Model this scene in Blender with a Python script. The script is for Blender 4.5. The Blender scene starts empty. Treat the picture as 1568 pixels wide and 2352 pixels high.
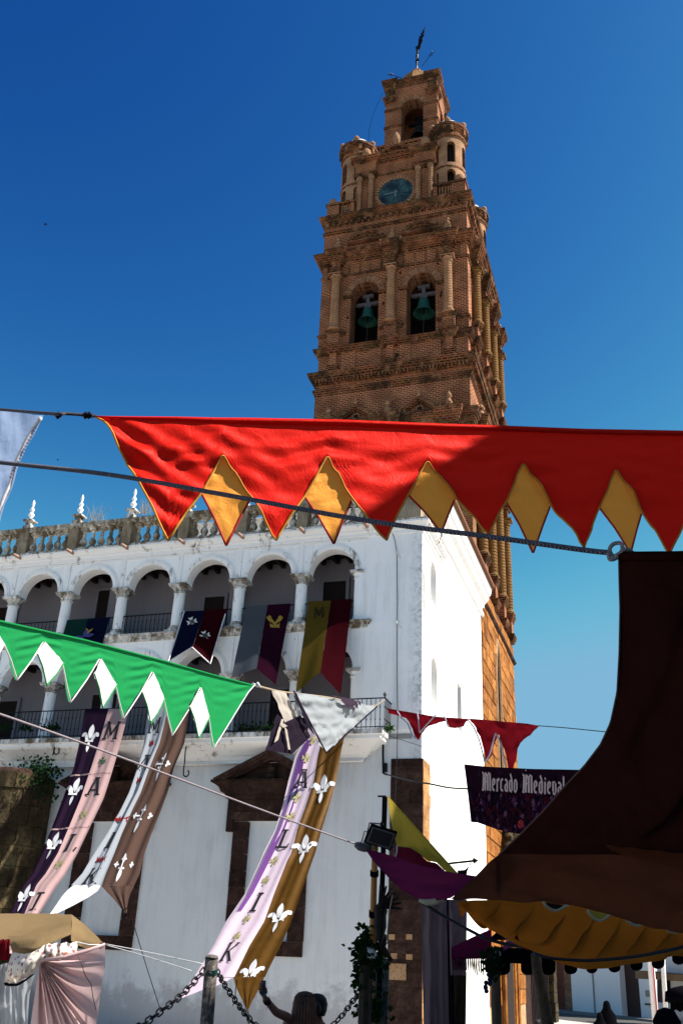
import bpy, math, random
from mathutils import Vector, Matrix
random.seed(7)
R = math.radians
sc = bpy.context.scene
COL = sc.collection
# ------------------------------------------------------------ camera
F_PX, CX, CY = 2227.15, 784.0, 1176.0          # picture measured on a 1568 x 2352 grid
PITCH, ROLL, YAW = R(25.603), R(2.5795), R(-18.2246)
EYE = Vector((6.705, -29.24, 2.0))
_f = Vector((math.sin(YAW)*math.cos(PITCH), math.cos(YAW)*math.cos(PITCH), math.sin(PITCH)))
_r0 = Vector((math.cos(YAW), -math.sin(YAW), 0)); _u0 = _r0.cross(_f)
_r = math.cos(ROLL)*_r0 + math.sin(ROLL)*_u0
_u = -math.sin(ROLL)*_r0 + math.cos(ROLL)*_u0
cam_d = bpy.data.cameras.new('camera'); cam = bpy.data.objects.new('camera', cam_d); COL.objects.link(cam)
M = Matrix((_r, _u, -_f)).transposed().to_4x4(); M.translation = EYE
cam.matrix_world = M
cam_d.sensor_fit = 'VERTICAL'; cam_d.sensor_height = 36.0; cam_d.lens = 36.0*F_PX/2352.0
cam_d.clip_start = 0.1; cam_d.clip_end = 3000
sc.camera = cam
# ------------------------------------------------------------ sky and sun
SUN_EL, SUN_AZ = R(48), R(6)                    # azimuth from +X towards +Y
S_DIR = Vector((math.cos(SUN_AZ)*math.cos(SUN_EL), math.sin(SUN_AZ)*math.cos(SUN_EL), math.sin(SUN_EL)))
w = bpy.data.worlds.new('World'); sc.world = w; w.use_nodes = True
nt = w.node_tree; nt.nodes.clear()
sky = nt.nodes.new('ShaderNodeTexSky'); sky.sky_type = 'NISHITA'; sky.sun_disc = False
sky.sun_elevation = SUN_EL; sky.sun_rotation = math.pi/2 - SUN_AZ
sky.altitude = 600; sky.air_density = 1.0; sky.dust_density = 0.6; sky.ozone_density = 2.6
hs = nt.nodes.new('ShaderNodeHueSaturation'); hs.inputs['Saturation'].default_value = 1.0
# deep polarised blue: per-channel contrast of the clear sky, capped to the pale blue it reaches low down
sp = nt.nodes.new('ShaderNodeSeparateColor'); cb = nt.nodes.new('ShaderNodeCombineColor'); nt.links.new(sky.outputs[0], sp.inputs[0])
for ch, (gain, power, cap) in enumerate(((.235, 3.9, 1.45), (.315, 2.75, 3.15), (.66, 1.4, 4.6))):
    p_ = nt.nodes.new('ShaderNodeMath'); p_.operation = 'POWER'; p_.inputs[1].default_value = power; nt.links.new(sp.outputs[ch], p_.inputs[0])
    q_ = nt.nodes.new('ShaderNodeMath'); q_.operation = 'MULTIPLY'; q_.inputs[1].default_value = gain; nt.links.new(p_.outputs[0], q_.inputs[0])
    s_ = nt.nodes.new('ShaderNodeMath'); s_.operation = 'SMOOTH_MIN'; s_.inputs[1].default_value = cap; s_.inputs[2].default_value = cap*.35; nt.links.new(q_.outputs[0], s_.inputs[0]); nt.links.new(s_.outputs[0], cb.inputs[ch])
bg = nt.nodes.new('ShaderNodeBackground'); bg.inputs['Strength'].default_value = 0.05
wo = nt.nodes.new('ShaderNodeOutputWorld')
nt.links.new(cb.outputs[0], hs.inputs['Color']); nt.links.new(hs.outputs[0], bg.inputs['Color']); nt.links.new(bg.outputs[0], wo.inputs['Surface'])
sd = bpy.data.lights.new('sun', 'SUN'); sd.energy = 4.2; sd.angle = R(0.5); sd.color = (1.0, 0.93, 0.83)
so = bpy.data.objects.new('sun', sd); COL.objects.link(so)
so.rotation_euler = S_DIR.to_track_quat('Z', 'Y').to_euler(); so.location = (40, 0, 60)
sc.view_settings.view_transform = 'Standard'; sc.view_settings.look = 'None'
sc.view_settings.exposure = 1.58; sc.view_settings.gamma = 1.0; sc.view_settings.use_curve_mapping = False
sc.render.engine = 'CYCLES'
sc.cycles.max_bounces = 8; sc.cycles.diffuse_bounces = 4; sc.cycles.transmission_bounces = 6

# ------------------------------------------------------------ projection helpers (pixel of the 1568x2352 grid -> world)
def ray(x, y): return _f + (x-CX)/F_PX*_r - (y-CY)/F_PX*_u
def at(x, y, d):                       # at distance d along the view axis
    return EYE + ray(x, y)*d
def onY(x, y, Y):
    d = ray(x, y); return EYE + d*((Y-EYE.y)/d.y)
def onX(x, y, X):
    d = ray(x, y); return EYE + d*((X-EYE.x)/d.x)
def onZ(x, y, Z):
    d = ray(x, y); return EYE + d*((Z-EYE.z)/d.z)
def vplane(A, B):                      # vertical plane through two points; returns (unproject function, normal towards camera)
    A = Vector(A); B = Vector(B)
    n = Vector((-(B.y-A.y), B.x-A.x, 0)).normalized()
    if n.dot(EYE-A) < 0: n = -n
    def f(x, y):
        d = ray(x, y); return EYE + d*(n.dot(A-EYE)/n.dot(d))
    f.n = n
    return f

# ------------------------------------------------------------ mesh builder
class MB:
    def __init__(s): s.v = []; s.f = []; s.uv = {}
    def add(s, vs, fs):
        b = len(s.v); s.v.extend([tuple(p) for p in vs]); s.f.extend([tuple(i+b for i in f) for f in fs])
    def box(s, x0, x1, y0, y1, z0, z1):
        s.add([(x0,y0,z0),(x1,y0,z0),(x1,y1,z0),(x0,y1,z0),(x0,y0,z1),(x1,y0,z1),(x1,y1,z1),(x0,y1,z1)],
              [(0,3,2,1),(4,5,6,7),(0,1,5,4),(1,2,6,5),(2,3,7,6),(3,0,4,7)])
        return s
    def obox(s, c, ax, ay, az):        # oriented box: centre and three half-axis vectors
        c = Vector(c); ax = Vector(ax); ay = Vector(ay); az = Vector(az)
        vs = [c+a*ax+b*ay+g*az for g in (-1,1) for a,b in ((-1,-1),(1,-1),(1,1),(-1,1))]
        s.add(vs, [(0,3,2,1),(4,5,6,7),(0,1,5,4),(1,2,6,5),(2,3,7,6),(3,0,4,7)]); return s
    def band(s, x0, x1, y0, y1, prof):  # moulding round a rectangle; prof = [(outward, z)...] bottom to top
        n = len(prof); vs = []
        for o, z in prof: vs += [(x0-o,y0-o,z),(x1+o,y0-o,z),(x1+o,y1+o,z),(x0-o,y1+o,z)]
        fs = [(0,3,2,1)]
        for i in range(n-1):
            a = 4*i; b = a+4
            for k in range(4):
                l = (k+1)%4; fs.append((a+k,a+l,b+l,b+k))
        b = 4*(n-1); fs.append((b,b+1,b+2,b+3))
        s.add(vs, fs); return s
    def lathe(s, cx, cy, prof, n=20, a0=0, a1=2*math.pi, cap=True):
        full = abs(a1-a0-2*math.pi) < 1e-6; m = n if full else n+1; vs = []; fs = []
        for r, z in prof:
            for k in range(m):
                a = a0+(a1-a0)*k/n; vs.append((cx+r*math.cos(a), cy+r*math.sin(a), z))
        for i in range(len(prof)-1):
            for k in range(n):
                l = (k+1) % m
                fs.append((i*m+k, i*m+l, (i+1)*m+l, (i+1)*m+k))
        if cap and full:
            fs.append(tuple(range(m-1,-1,-1))); fs.append(tuple((len(prof)-1)*m+k for k in range(m)))
        s.add(vs, fs); return s
    def tube(s, pts, r, n=6, cap=True):
        pts = [Vector(p) for p in pts]; rr = r if isinstance(r, (list,tuple)) else [r]*len(pts)
        t0 = (pts[1]-pts[0]).normalized(); up = Vector((0,0,1)) if abs(t0.z) < .9 else Vector((0,1,0))
        nrm = t0.cross(up).normalized(); vs = []; fs = []
        for i, p in enumerate(pts):
            t = (pts[min(i+1,len(pts)-1)]-pts[max(i-1,0)])
            if t.length < 1e-9: t = t0
            t = t.normalized(); nrm = (nrm - t*nrm.dot(t))
            nrm = nrm.normalized() if nrm.length > 1e-6 else t.orthogonal().normalized()
            bn = t.cross(nrm)
            for k in range(n):
                a = 2*math.pi*k/n; vs.append(p + rr[i]*(math.cos(a)*nrm+math.sin(a)*bn))
        for i in range(len(pts)-1):
            for k in range(n):
                l = (k+1)%n; fs.append((i*n+k,i*n+l,(i+1)*n+l,(i+1)*n+k))
        if cap: fs.append(tuple(range(n-1,-1,-1))); fs.append(tuple((len(pts)-1)*n+k for k in range(n)))
        s.add(vs, fs); return s
    def prism(s, poly, T, d0, d1):      # poly = [(u,v)], T(u,d,v) -> xyz
        n = len(poly); vs = [T(u,d0,v) for u,v in poly]+[T(u,d1,v) for u,v in poly]
        fs = [tuple(range(n)), tuple(range(2*n-1,n-1,-1))]+[(i,i+n,(i+1)%n+n,(i+1)%n) for i in range(n)]
        s.add(vs, fs); return s
    def grid(s, P):                     # P[i][j]
        n = len(P); m = len(P[0]); vs = [p for row in P for p in row]
        s.add(vs, [(i*m+j, i*m+j+1, (i+1)*m+j+1, (i+1)*m+j) for i in range(n-1) for j in range(m-1)]); return s
    def arch_wall(s, T, u0, u1, z0, z1, th, ops, du=9.0, seg=14, back=True, reveal=None, sillq=True):
        # wall in (u,d,z) space, openings = (centre, halfwidth, sill, spring, rise); spandrels above and wall below
        rv = reveal or s
        def q(a, b, c, d, D=0):
            s.add([T(a,D,c),T(b,D,c),T(b,D,d),T(a,D,d)], [(0,1,2,3)] if D == 0 else [(3,2,1,0)])
        def strip(a, b, c, d):
            k = max(1, int(math.ceil((b-a)/du)))
            for i in range(k):
                p = a+(b-a)*i/k; r_ = a+(b-a)*(i+1)/k
                q(p, r_, c, d)
                if back: q(p, r_, c, d, th)
        cur = u0
        for (c, h, sill, spr, rise) in sorted(ops):
            strip(cur, c-h, z0, z1)
            if sill > z0 + 1e-4: strip(c-h, c+h, z0, sill)
            pts = [(c-h*math.cos(math.pi*i/seg), spr+rise*math.sin(math.pi*i/seg)) for i in range(seg+1)]
            for i in range(seg):
                (a, za), (b, zb) = pts[i], pts[i+1]
                s.add([T(a,0,za),T(b,0,zb),T(b,0,z1),T(a,0,z1)], [(0,1,2,3)])
                if back: s.add([T(a,th,za),T(b,th,zb),T(b,th,z1),T(a,th,z1)], [(3,2,1,0)])
                rv.add([T(a,0,za),T(b,0,zb),T(b,th,zb),T(a,th,za)], [(3,2,1,0)])
            rv.add([T(c-h,0,sill),T(c-h,th,sill),T(c-h,th,spr),T(c-h,0,spr)], [(0,1,2,3)])
            rv.add([T(c+h,0,sill),T(c+h,th,sill),T(c+h,th,spr),T(c+h,0,spr)], [(3,2,1,0)])
            if sillq: rv.add([T(c-h,0,sill),T(c+h,0,sill),T(c+h,th,sill),T(c-h,th,sill)], [(0,1,2,3)])
            cur = c+h
        strip(cur, u1, z0, z1)
        return s

def base_of(vs):
    xs = [p[0] for p in vs]; ys = [p[1] for p in vs]; zs = [p[2] for p in vs]
    return Vector(((min(xs)+max(xs))/2, (min(ys)+max(ys))/2, min(zs)))
WLOC = {}
def obj(name, mb, mat, parent=None, smooth=False, label=None, kind=None, origin=None):
    o0 = Vector(origin) if origin is not None else (base_of(mb.v) if parent is None or len(mb.v) < 400 else WLOC[parent.name])
    me = bpy.data.meshes.new(name)
    me.from_pydata([(p[0]-o0.x, p[1]-o0.y, p[2]-o0.z) for p in mb.v], [], mb.f)
    me.validate()
    if smooth: me.polygons.foreach_set('use_smooth', [True]*len(me.polygons))
    if mat: me.materials.append(mat)
    o = bpy.data.objects.new(name, me); COL.objects.link(o)
    pw = WLOC[parent.name] if parent else Vector((0,0,0))
    o.parent = parent; o.location = o0 - pw; WLOC[o.name] = o0.copy()
    if label: o['label'] = label
    if kind: o['kind'] = kind
    return o
def dup(o, offset=None, parent=None, loc=None, rot=None, mat=None, scale=None):
    c = o.copy(); COL.objects.link(c)
    if parent is not None: c.parent = parent
    if loc is not None:
        pw = WLOC[c.parent.name] if c.parent else Vector((0,0,0))
        c.location = Vector(loc)-pw; WLOC[c.name] = Vector(loc)
    elif offset is not None:
        c.location = c.location + Vector(offset); WLOC[c.name] = WLOC[o.name] + Vector(offset)
    if rot is not None: c.rotation_euler = rot
    if scale is not None: c.scale = scale
    return c
def thing(name, label, cat, loc, group=None):
    o = bpy.data.objects.new(name, None); COL.objects.link(o); o.empty_display_size = .3
    o.location = loc; WLOC[o.name] = Vector(loc); o['label'] = label; o['category'] = cat
    if group: o['group'] = group
    return o
def tag(o, label, cat, group=None):
    o['label'] = label; o['category'] = cat
    if group: o['group'] = group
    return o

# ------------------------------------------------------------ materials
class N:
    def __init__(s, name):
        s.m = bpy.data.materials.new(name); s.m.use_nodes = True; s.t = s.m.node_tree; s.t.nodes.clear()
        s.out = s.n('ShaderNodeOutputMaterial')
    def n(s, typ, **kw):
        x = s.t.nodes.new(typ)
        for k, v in kw.items(): setattr(x, k, v)
        return x
    def l(s, a, b): s.t.links.new(a, b)
    def coord(s, kind='Object', scale=1.0):
        g = s.n('ShaderNodeNewGeometry') if kind == 'world' else s.n('ShaderNodeTexCoord')
        o = g.outputs['Position'] if kind == 'world' else g.outputs[kind]
        if scale == 1.0: return o
        mp = s.n('ShaderNodeMapping'); mp.inputs['Scale'].default_value = scale if not isinstance(scale, (int,float)) else (scale,)*3
        s.l(o, mp.inputs[0]); return mp.outputs[0]
    def noise(s, vec, scale, detail=6, rough=.6, dist=0):
        x = s.n('ShaderNodeTexNoise'); x.inputs['Scale'].default_value = scale; x.inputs['Detail'].default_value = detail
        x.inputs['Roughness'].default_value = rough; x.inputs['Distortion'].default_value = dist
        if vec is not None: s.l(vec, x.inputs['Vector'])
        return x.outputs['Fac']
    def ramp(s, fac, stops):
        x = s.n('ShaderNodeValToRGB'); e = x.color_ramp.elements
        while len(e) < len(stops): e.new(.5)
        for k, (p, c) in zip(e, stops):
            k.position = p; k.color = (*(c if not isinstance(c, (int,float)) else (c,)*3), 1)
        s.l(fac, x.inputs[0]); return x.outputs[0]
    def mix(s, fac, a, b, mode='MIX'):
        x = s.n('ShaderNodeMix', data_type='RGBA', blend_type=mode)
        for sock, v in ((x.inputs[0], fac), (x.inputs[6], a), (x.inputs[7], b)):
            if isinstance(v, (int,float)): sock.default_value = v
            elif isinstance(v, tuple): sock.default_value = (*v, 1)
            else: s.l(v, sock)
        return x.outputs[2]
    def math(s, op, a, b=0.0, clamp=False):
        x = s.n('ShaderNodeMath', operation=op, use_clamp=clamp)
        for sock, v in ((x.inputs[0], a), (x.inputs[1], b)):
            if isinstance(v, (int,float)): sock.default_value = v
            else: s.l(v, sock)
        return x.outputs[0]
    def sep(s, vec):
        x = s.n('ShaderNodeSeparateXYZ'); s.l(vec, x.inputs[0]); return x.outputs
    def comb(s, a, b, c=0.0):
        x = s.n('ShaderNodeCombineXYZ')
        for sock, v in zip(x.inputs, (a,b,c)):
            if isinstance(v, (int,float)): sock.default_value = v
            else: s.l(v, sock)
        return x.outputs[0]
    def bump(s, h, strength=.4, dist=.02):
        x = s.n('ShaderNodeBump'); x.inputs['Strength'].default_value = strength; x.inputs['Distance'].default_value = dist
        s.l(h, x.inputs['Height']); return x.outputs[0]
    def bsdf(s, col, rough=.8, normal=None, spec=.3, metal=0.0):
        b = s.n('ShaderNodeBsdfPrincipled'); b.inputs['Metallic'].default_value = metal
        b.inputs['Specular IOR Level'].default_value = spec
        if isinstance(rough, (int,float)): b.inputs['Roughness'].default_value = rough
        else: s.l(rough, b.inputs['Roughness'])
        if isinstance(col, tuple): b.inputs['Base Color'].default_value = (*col, 1)
        else: s.l(col, b.inputs['Base Color'])
        if normal is not None: s.l(normal, b.inputs['Normal'])
        s.l(b.outputs[0], s.out.inputs[0]); return s.m
    def rand(s):
        return s.n('ShaderNodeObjectInfo').outputs['Random']

def m_plaster(name, base=(.80,.80,.80), dirt=1.0, tint=(.30,.29,.27), corner=False):
    a = N(name); p = a.coord('world')
    big = a.noise(p, .55, 5, .6); fine = a.noise(p, 9, 6, .65)
    st = a.n('ShaderNodeMapping'); st.inputs['Scale'].default_value = (4, 4, .35); a.l(p, st.inputs[0])
    streak = a.noise(st.outputs[0], 1.2, 6, .7)
    m1 = a.ramp(a.math('MULTIPLY', big, streak), [(.22,(0,0,0)), (.40,(.30*dirt,)*3)])
    c = a.mix(m1, base, tuple(b*.72 for b in base))
    spk = a.ramp(a.noise(p, 16, 4, .85), [(.60,(0,0,0)), (.70,(.45*dirt,)*3)])
    spk2 = a.mix(a.ramp(a.noise(p, .8, 3, .5), [(.48,0.0),(.62,1.0)]), (0,0,0), spk)
    c = a.mix(spk2, c, tint)
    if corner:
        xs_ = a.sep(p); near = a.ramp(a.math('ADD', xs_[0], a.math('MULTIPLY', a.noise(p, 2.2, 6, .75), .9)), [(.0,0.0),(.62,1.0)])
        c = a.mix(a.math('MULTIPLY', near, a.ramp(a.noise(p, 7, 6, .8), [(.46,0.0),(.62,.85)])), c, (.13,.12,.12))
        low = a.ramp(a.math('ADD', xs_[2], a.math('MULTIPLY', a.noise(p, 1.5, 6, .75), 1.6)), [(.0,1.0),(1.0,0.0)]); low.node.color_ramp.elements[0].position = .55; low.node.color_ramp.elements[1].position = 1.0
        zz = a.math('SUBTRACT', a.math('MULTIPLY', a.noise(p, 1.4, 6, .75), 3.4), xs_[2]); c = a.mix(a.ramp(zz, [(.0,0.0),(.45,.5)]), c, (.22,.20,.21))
    nrm = a.bump(a.math('ADD', fine, a.math('MULTIPLY', a.noise(p, 1.7, 3), 1.5)), .5, .012)
    return a.bsdf(c, .9, nrm, .15)
def m_mildew(name, base=(.74,.74,.73), dark=(.05,.045,.038), lo=.44, hi=.60):   # whitewash with black lichen: cornices, balustrade
    a = N(name); p = a.coord('world')
    st = a.n('ShaderNodeMapping'); st.inputs['Scale'].default_value = (3, 3, 1.4); a.l(p, st.inputs[0])
    n1 = a.noise(st.outputs[0], 1.6, 9, .72, .6); n2 = a.noise(p, 1.1, 4, .5)
    f = a.ramp(a.math('MULTIPLY_ADD' if False else 'ADD', a.math('MULTIPLY', n1, .65), a.math('MULTIPLY', n2, .35)), [(lo,1.0),(hi,0.0)])
    br = a.mix(a.noise(p, 6, 4), dark, (.20,.15,.09))
    c = a.mix(f, base, br)
    return a.bsdf(c, .92, a.bump(a.noise(p, 14, 6, .7), .5, .015), .12)
def m_brick(name, brick=(.045,.010,.005), mortar=(.40,.165,.085), moss=0.25, course=.112, wear=.6, msize=.036, dirtc=(.085,.030,.017)):
    a = N(name); p = a.coord('world'); x, y, z = a.sep(p)
    g = a.n('ShaderNodeNewGeometry'); nx, ny, nz = a.sep(g.outputs['Normal'])
    u = a.mix(a.math('GREATER_THAN', a.math('ABSOLUTE', nx), a.math('ABSOLUTE', ny)), x, y)
    vec = a.comb(u, z)
    warp = a.math('MULTIPLY', a.math('SUBTRACT', a.noise(p, 2.3, 2), .5), .03)
    vec = a.comb(u, a.math('ADD', z, warp))
    b = a.n('ShaderNodeTexBrick'); b.inputs['Scale'].default_value = 1.0; b.offset = .5
    b.inputs['Brick Width'].default_value = .30; b.inputs['Row Height'].default_value = course
    b.inputs['Mortar Size'].default_value = msize; b.inputs['Mortar Smooth'].default_value = .25; b.inputs['Bias'].default_value = 0.0
    b.inputs['Color1'].default_value = (*brick, 1); b.inputs['Color2'].default_value = (*[q*.55 for q in brick], 1); b.inputs['Mortar'].default_value = (*mortar, 1)
    a.l(vec, b.inputs['Vector'])
    n1 = a.noise(p, .9, 6, .65); n2 = a.noise(p, 5, 5, .7)
    c = a.mix(a.ramp(n1, [(.40,0.0),(.60,wear)]), b.outputs['Color'], dirtc)
    c = a.mix(a.ramp(a.noise(p, 1.7, 5, .7), [(.52,0.0),(.70,wear*.8)]), c, (.34,.165,.09))
    c = a.mix(a.math('MULTIPLY', a.ramp(n2, [(.48,0.0),(.66,1.0)]), moss), c, (.16,.15,.035))
    up = a.math('MULTIPLY', a.ramp(nz, [(.55,0.0),(.75,1.0)]), .8)
    c = a.mix(up, c, (.035,.028,.018))
    nrm = a.bump(a.math('SUBTRACT', a.math('MULTIPLY', n2, .4), b.outputs['Fac']), .8, .03)
    return a.bsdf(c, .92, nrm, .12)
def m_stone(name, c1, c2, c3, rand=.5, scale=2.2, bump=.6):
    c1, c2, c3 = [tuple(q*.70 for q in c) for c in (c1, c2, c3)]
    a = N(name); p = a.coord('world'); n1 = a.noise(p, scale, 7, .68, .4); n2 = a.noise(p, scale*7, 6, .7)
    c = a.ramp(n1, [(.30,c1),(.52,c2),(.72,c3)])
    rv = a.math('ADD', a.math('MULTIPLY', a.rand(), rand), 1-rand*.5)
    c = a.mix(1.0, c, a.comb(rv, rv, rv), 'MULTIPLY')
    c = a.mix(a.ramp(n2, [(.36,.6),(.50,0.0)]), c, tuple(q*.35 for q in c1))
    return a.bsdf(c, .92, a.bump(a.math('ADD', n1, a.math('MULTIPLY', n2, .7)), bump, .05), .12)
def m_cloth(name, col, trans=.45, var=.12, weave=900, sheen=0.0, rough=.85, stripe=None):
    col = tuple(q*.66 for q in col)
    a = N(name); p = a.coord('Object'); n1 = a.noise(p, 3, 5, .6); n2 = a.noise(p, 60, 3, .6)
    c = a.mix(a.math('MULTIPLY', n1, var*2), tuple(q*(1+var*.4) for q in col), tuple(q*(1-var*1.6) for q in col))
    d = a.n('ShaderNodeBsdfDiffuse'); t = a.n('ShaderNodeBsdfTranslucent'); mx = a.n('ShaderNodeMixShader'); mx.inputs[0].default_value = trans
    nrm = a.bump(a.math('ADD', a.math('MULTIPLY', n2, .25), a.noise(p, 7, 4, .55, .8)), .35, .02)
    a.l(c, d.inputs[0]); a.l(c, t.inputs[0]); a.l(nrm, d.inputs['Normal']); a.l(nrm, t.inputs['Normal'])
    a.l(d.outputs[0], mx.inputs[1]); a.l(t.outputs[0], mx.inputs[2])
    if rough < .7:
        gl = a.n('ShaderNodeBsdfGlossy'); gl.inputs['Roughness'].default_value = rough; gl.inputs[0].default_value = (*[min(1,q*1.3+.08) for q in col], 1)
        m2 = a.n('ShaderNodeMixShader'); m2.inputs[0].default_value = .08; a.l(nrm, gl.inputs['Normal'])
        a.l(mx.outputs[0], m2.inputs[1]); a.l(gl.outputs[0], m2.inputs[2]); a.l(m2.outputs[0], a.out.inputs[0])
    else: a.l(mx.outputs[0], a.out.inputs[0])
    return a.m
def m_flat(name, col, rough=.7, metal=0.0, var=.25, scale=12, bump=.2, spec=.18):
    col = tuple(q*.72 for q in col)
    a = N(name); p = a.coord('Object'); n = a.noise(p, scale, 5, .65)
    c = a.mix(n, tuple(q*(1-var) for q in col), tuple(min(1,q*(1+var)) for q in col))
    return a.bsdf(c, rough, a.bump(n, bump, .01), spec, metal)
def m_wood(name, c1, c2, scale=6):
    a = N(name); p = a.coord('Object'); c1 = tuple(q*.75 for q in c1); c2 = tuple(q*.75 for q in c2); mp = a.n('ShaderNodeMapping'); mp.inputs['Scale'].default_value = (scale, scale, scale*.12); a.l(p, mp.inputs[0])
    n = a.noise(mp.outputs[0], 3, 7, .7, .5)
    return a.bsdf(a.ramp(n, [(.3,c1),(.7,c2)]), .75, a.bump(n, .5, .01), .2)

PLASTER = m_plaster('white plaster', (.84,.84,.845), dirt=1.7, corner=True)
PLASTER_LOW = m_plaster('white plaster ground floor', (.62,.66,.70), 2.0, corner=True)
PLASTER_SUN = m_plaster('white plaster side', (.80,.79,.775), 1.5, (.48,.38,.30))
MILDEW = m_mildew('lichened whitewash'); MILDEW2 = m_mildew('lightly stained whitewash', (.78,.78,.78), (.10,.09,.08), .36, .46)
BALUS = m_mildew('weathered balustrade stone', (.66,.63,.56), (.05,.04,.03), .46, .62)
PIER = m_mildew('brown weathered pier stone', (.36,.30,.22), (.10,.075,.05), .40, .66)
GALL_SHADE = m_plaster('shade-toned gallery plaster', (.18,.17,.19), 1.2)  # shade inside the galleries put into this darker plaster colour
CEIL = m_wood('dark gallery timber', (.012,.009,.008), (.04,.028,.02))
IRON = m_flat('black wrought iron', (.012,.012,.016), .5, .6)
BRICK = m_brick('old red brick')
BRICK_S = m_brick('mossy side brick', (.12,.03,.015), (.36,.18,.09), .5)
BRICK_M = m_brick('moulded brick', (.05,.011,.006), (.25,.092,.045), .35, .11, .95, .030, (.028,.013,.009))
COLB = m_brick('round brick column', (.10,.034,.018), (.36,.20,.115), .35, .085, .35, .034)
VOUS = m_stone('voussoir brick', (.20,.08,.04), (.38,.20,.11), (.52,.31,.19), .7, 4)
REVEAL_SHADE = m_brick('shade-darkened reveal brick', (.07,.02,.012), (.17,.085,.05), .2)  # darker brick: shade of reveals and soffits put into the colour
BLOCK = m_stone('orange sandstone block', (.17,.055,.014), (.38,.145,.030), (.50,.24,.075), .55, 1.3, .9)
BLOCK_W = m_stone('pale sandstone mortar', (.40,.22,.12), (.55,.33,.18), (.62,.42,.27), 0, 2)
DARKST = m_stone('dark brown door stone', (.020,.011,.010), (.060,.032,.025), (.125,.075,.055), .6, 2.4, .8)
TURST = m_stone('mossy turret stone', (.022,.015,.009), (.065,.046,.024), (.20,.16,.08), .5, 1.3, 1.0)
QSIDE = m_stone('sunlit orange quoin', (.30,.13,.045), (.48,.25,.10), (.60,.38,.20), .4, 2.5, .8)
TILE = m_flat('clay roof tile', (.22,.10,.06), .9, 0, .5, 5)
DOME = m_flat('white glazed dome tile', (.62,.63,.66), .5, 0, .25, 25)
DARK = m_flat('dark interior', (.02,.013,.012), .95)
# ============================================================ GROUND
GZ = 0.2
def m_ground():
    a = N('granite paving'); p = a.coord('world'); 
    b = a.n('ShaderNodeTexBrick'); b.inputs['Scale'].default_value = 1.0; b.inputs['Brick Width'].default_value = .6; b.inputs['Row Height'].default_value = .4
    b.inputs['Mortar Size'].default_value = .012; b.inputs['Color1'].default_value = (.44,.41,.37,1); b.inputs['Color2'].default_value = (.38,.36,.33,1); b.inputs['Mortar'].default_value = (.16,.14,.12,1)
    a.l(p, b.inputs['Vector']); n = a.noise(p, 1.1, 7, .7)
    c = a.mix(.45, b.outputs['Color'], a.ramp(n, [(.3,(.30,.28,.25)),(.7,(.50,.47,.43))]))
    return a.bsdf(c, .85, a.bump(a.math('SUBTRACT', n, b.outputs['Fac']), .4, .02), .25)
mb = MB(); mb.add([(-900,-900,GZ),(900,-900,GZ),(900,900,GZ),(-900,900,GZ)], [(0,1,2,3)])
obj('ground', mb, m_ground(), kind='structure', origin=(0,0,GZ))

# ============================================================ BELL TOWER
TX0, TX1, TY0, TY1 = -8.52, -0.28, 11.65, 21.75
tower = thing('bell_tower', 'tall red brick bell tower with clock and corner turrets rising behind the white building', 'tower', ((TX0+TX1)/2, (TY0+TY1)/2, GZ))
def TF(y): return lambda u, d, z: (u, y+d, z)             # front face, u = x
def TS(x): return lambda u, d, z: (x-d, u, z)             # right face, u = y
# stone base
mb = MB(); mb.box(-8.9, -0.02, TY0+.03, 22.05, GZ, 9.2); mb.box(-8.9, -0.42, TY0+.03, 22.05, 9.2, 18.3)
obj('stone_wall', mb, BLOCK_W, tower)
# side skin round the lancet window
mb = MB(); rv = MB()
mb.arch_wall(TS(-0.02), TY0+.03, 22.05, 9.2, 18.3, .40, [(15.95, .62, 9.3, 15.2, 1.75)], reveal=rv, seg=10, back=False)
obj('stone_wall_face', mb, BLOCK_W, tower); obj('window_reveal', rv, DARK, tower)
bl = None; z = 1.2; row = 0; nb = 0
while z < 18.0:
    h = .62; y = TY0+.05 + (0 if row % 2 else -.5)
    while y < 22.0:
        wdt = random.choice((.95, 1.15, 1.35, 1.6)); a0 = max(y, TY0+.05); b0 = min(y+wdt, 22.03)
        segs = [(a0, b0)]
        def cut(segs, lo, hi):
            o = []
            for a_, b_ in segs:
                if b_ <= lo or a_ >= hi: o.append((a_, b_))
                else:
                    if a_ < lo-.15: o.append((a_, lo))
                    if b_ > hi+.15: o.append((hi, b_))
            return o
        if 9.0 < z+h/2 < 16.9: 
            zz = z+h; hw = .66 if zz < 15.2 else max(.12, .66*math.sqrt(max(0, 1-((zz-15.2)/1.9)**2)))
            segs = cut(segs, 15.95-hw, 15.95+hw)
        if z < 8.0:
            zz = z+h*.5; hw = 2.1 if zz < 4.5 else max(0, 2.1*(1-((zz-4.5)/3.3)**1.6)) if zz < 7.8 else 0
            if hw > .1: segs = cut(segs, 16.6-hw, 16.6+hw)
        for a_, b_ in segs:
            if b_-a_ < .12: continue
            pr = random.uniform(.0, .035); g = .016
            m1 = MB(); e = .025; x1 = .015+pr
            m1.add([(-.02,a_+g,z+g),(-.02,b_-g,z+g),(-.02,b_-g,z+h-g),(-.02,a_+g,z+h-g),
                    (x1,a_+g+e,z+g+e),(x1,b_-g-e,z+g+e),(x1,b_-g-e,z+h-g-e),(x1,a_+g+e,z+h-g-e)],
                   [(4,5,6,7),(0,1,5,4),(1,2,6,5),(2,3,7,6),(3,0,4,7)])
            obj('stone_block', m1, BLOCK, tower); nb += 1
        y += wdt
    z += h; row += 1
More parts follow.
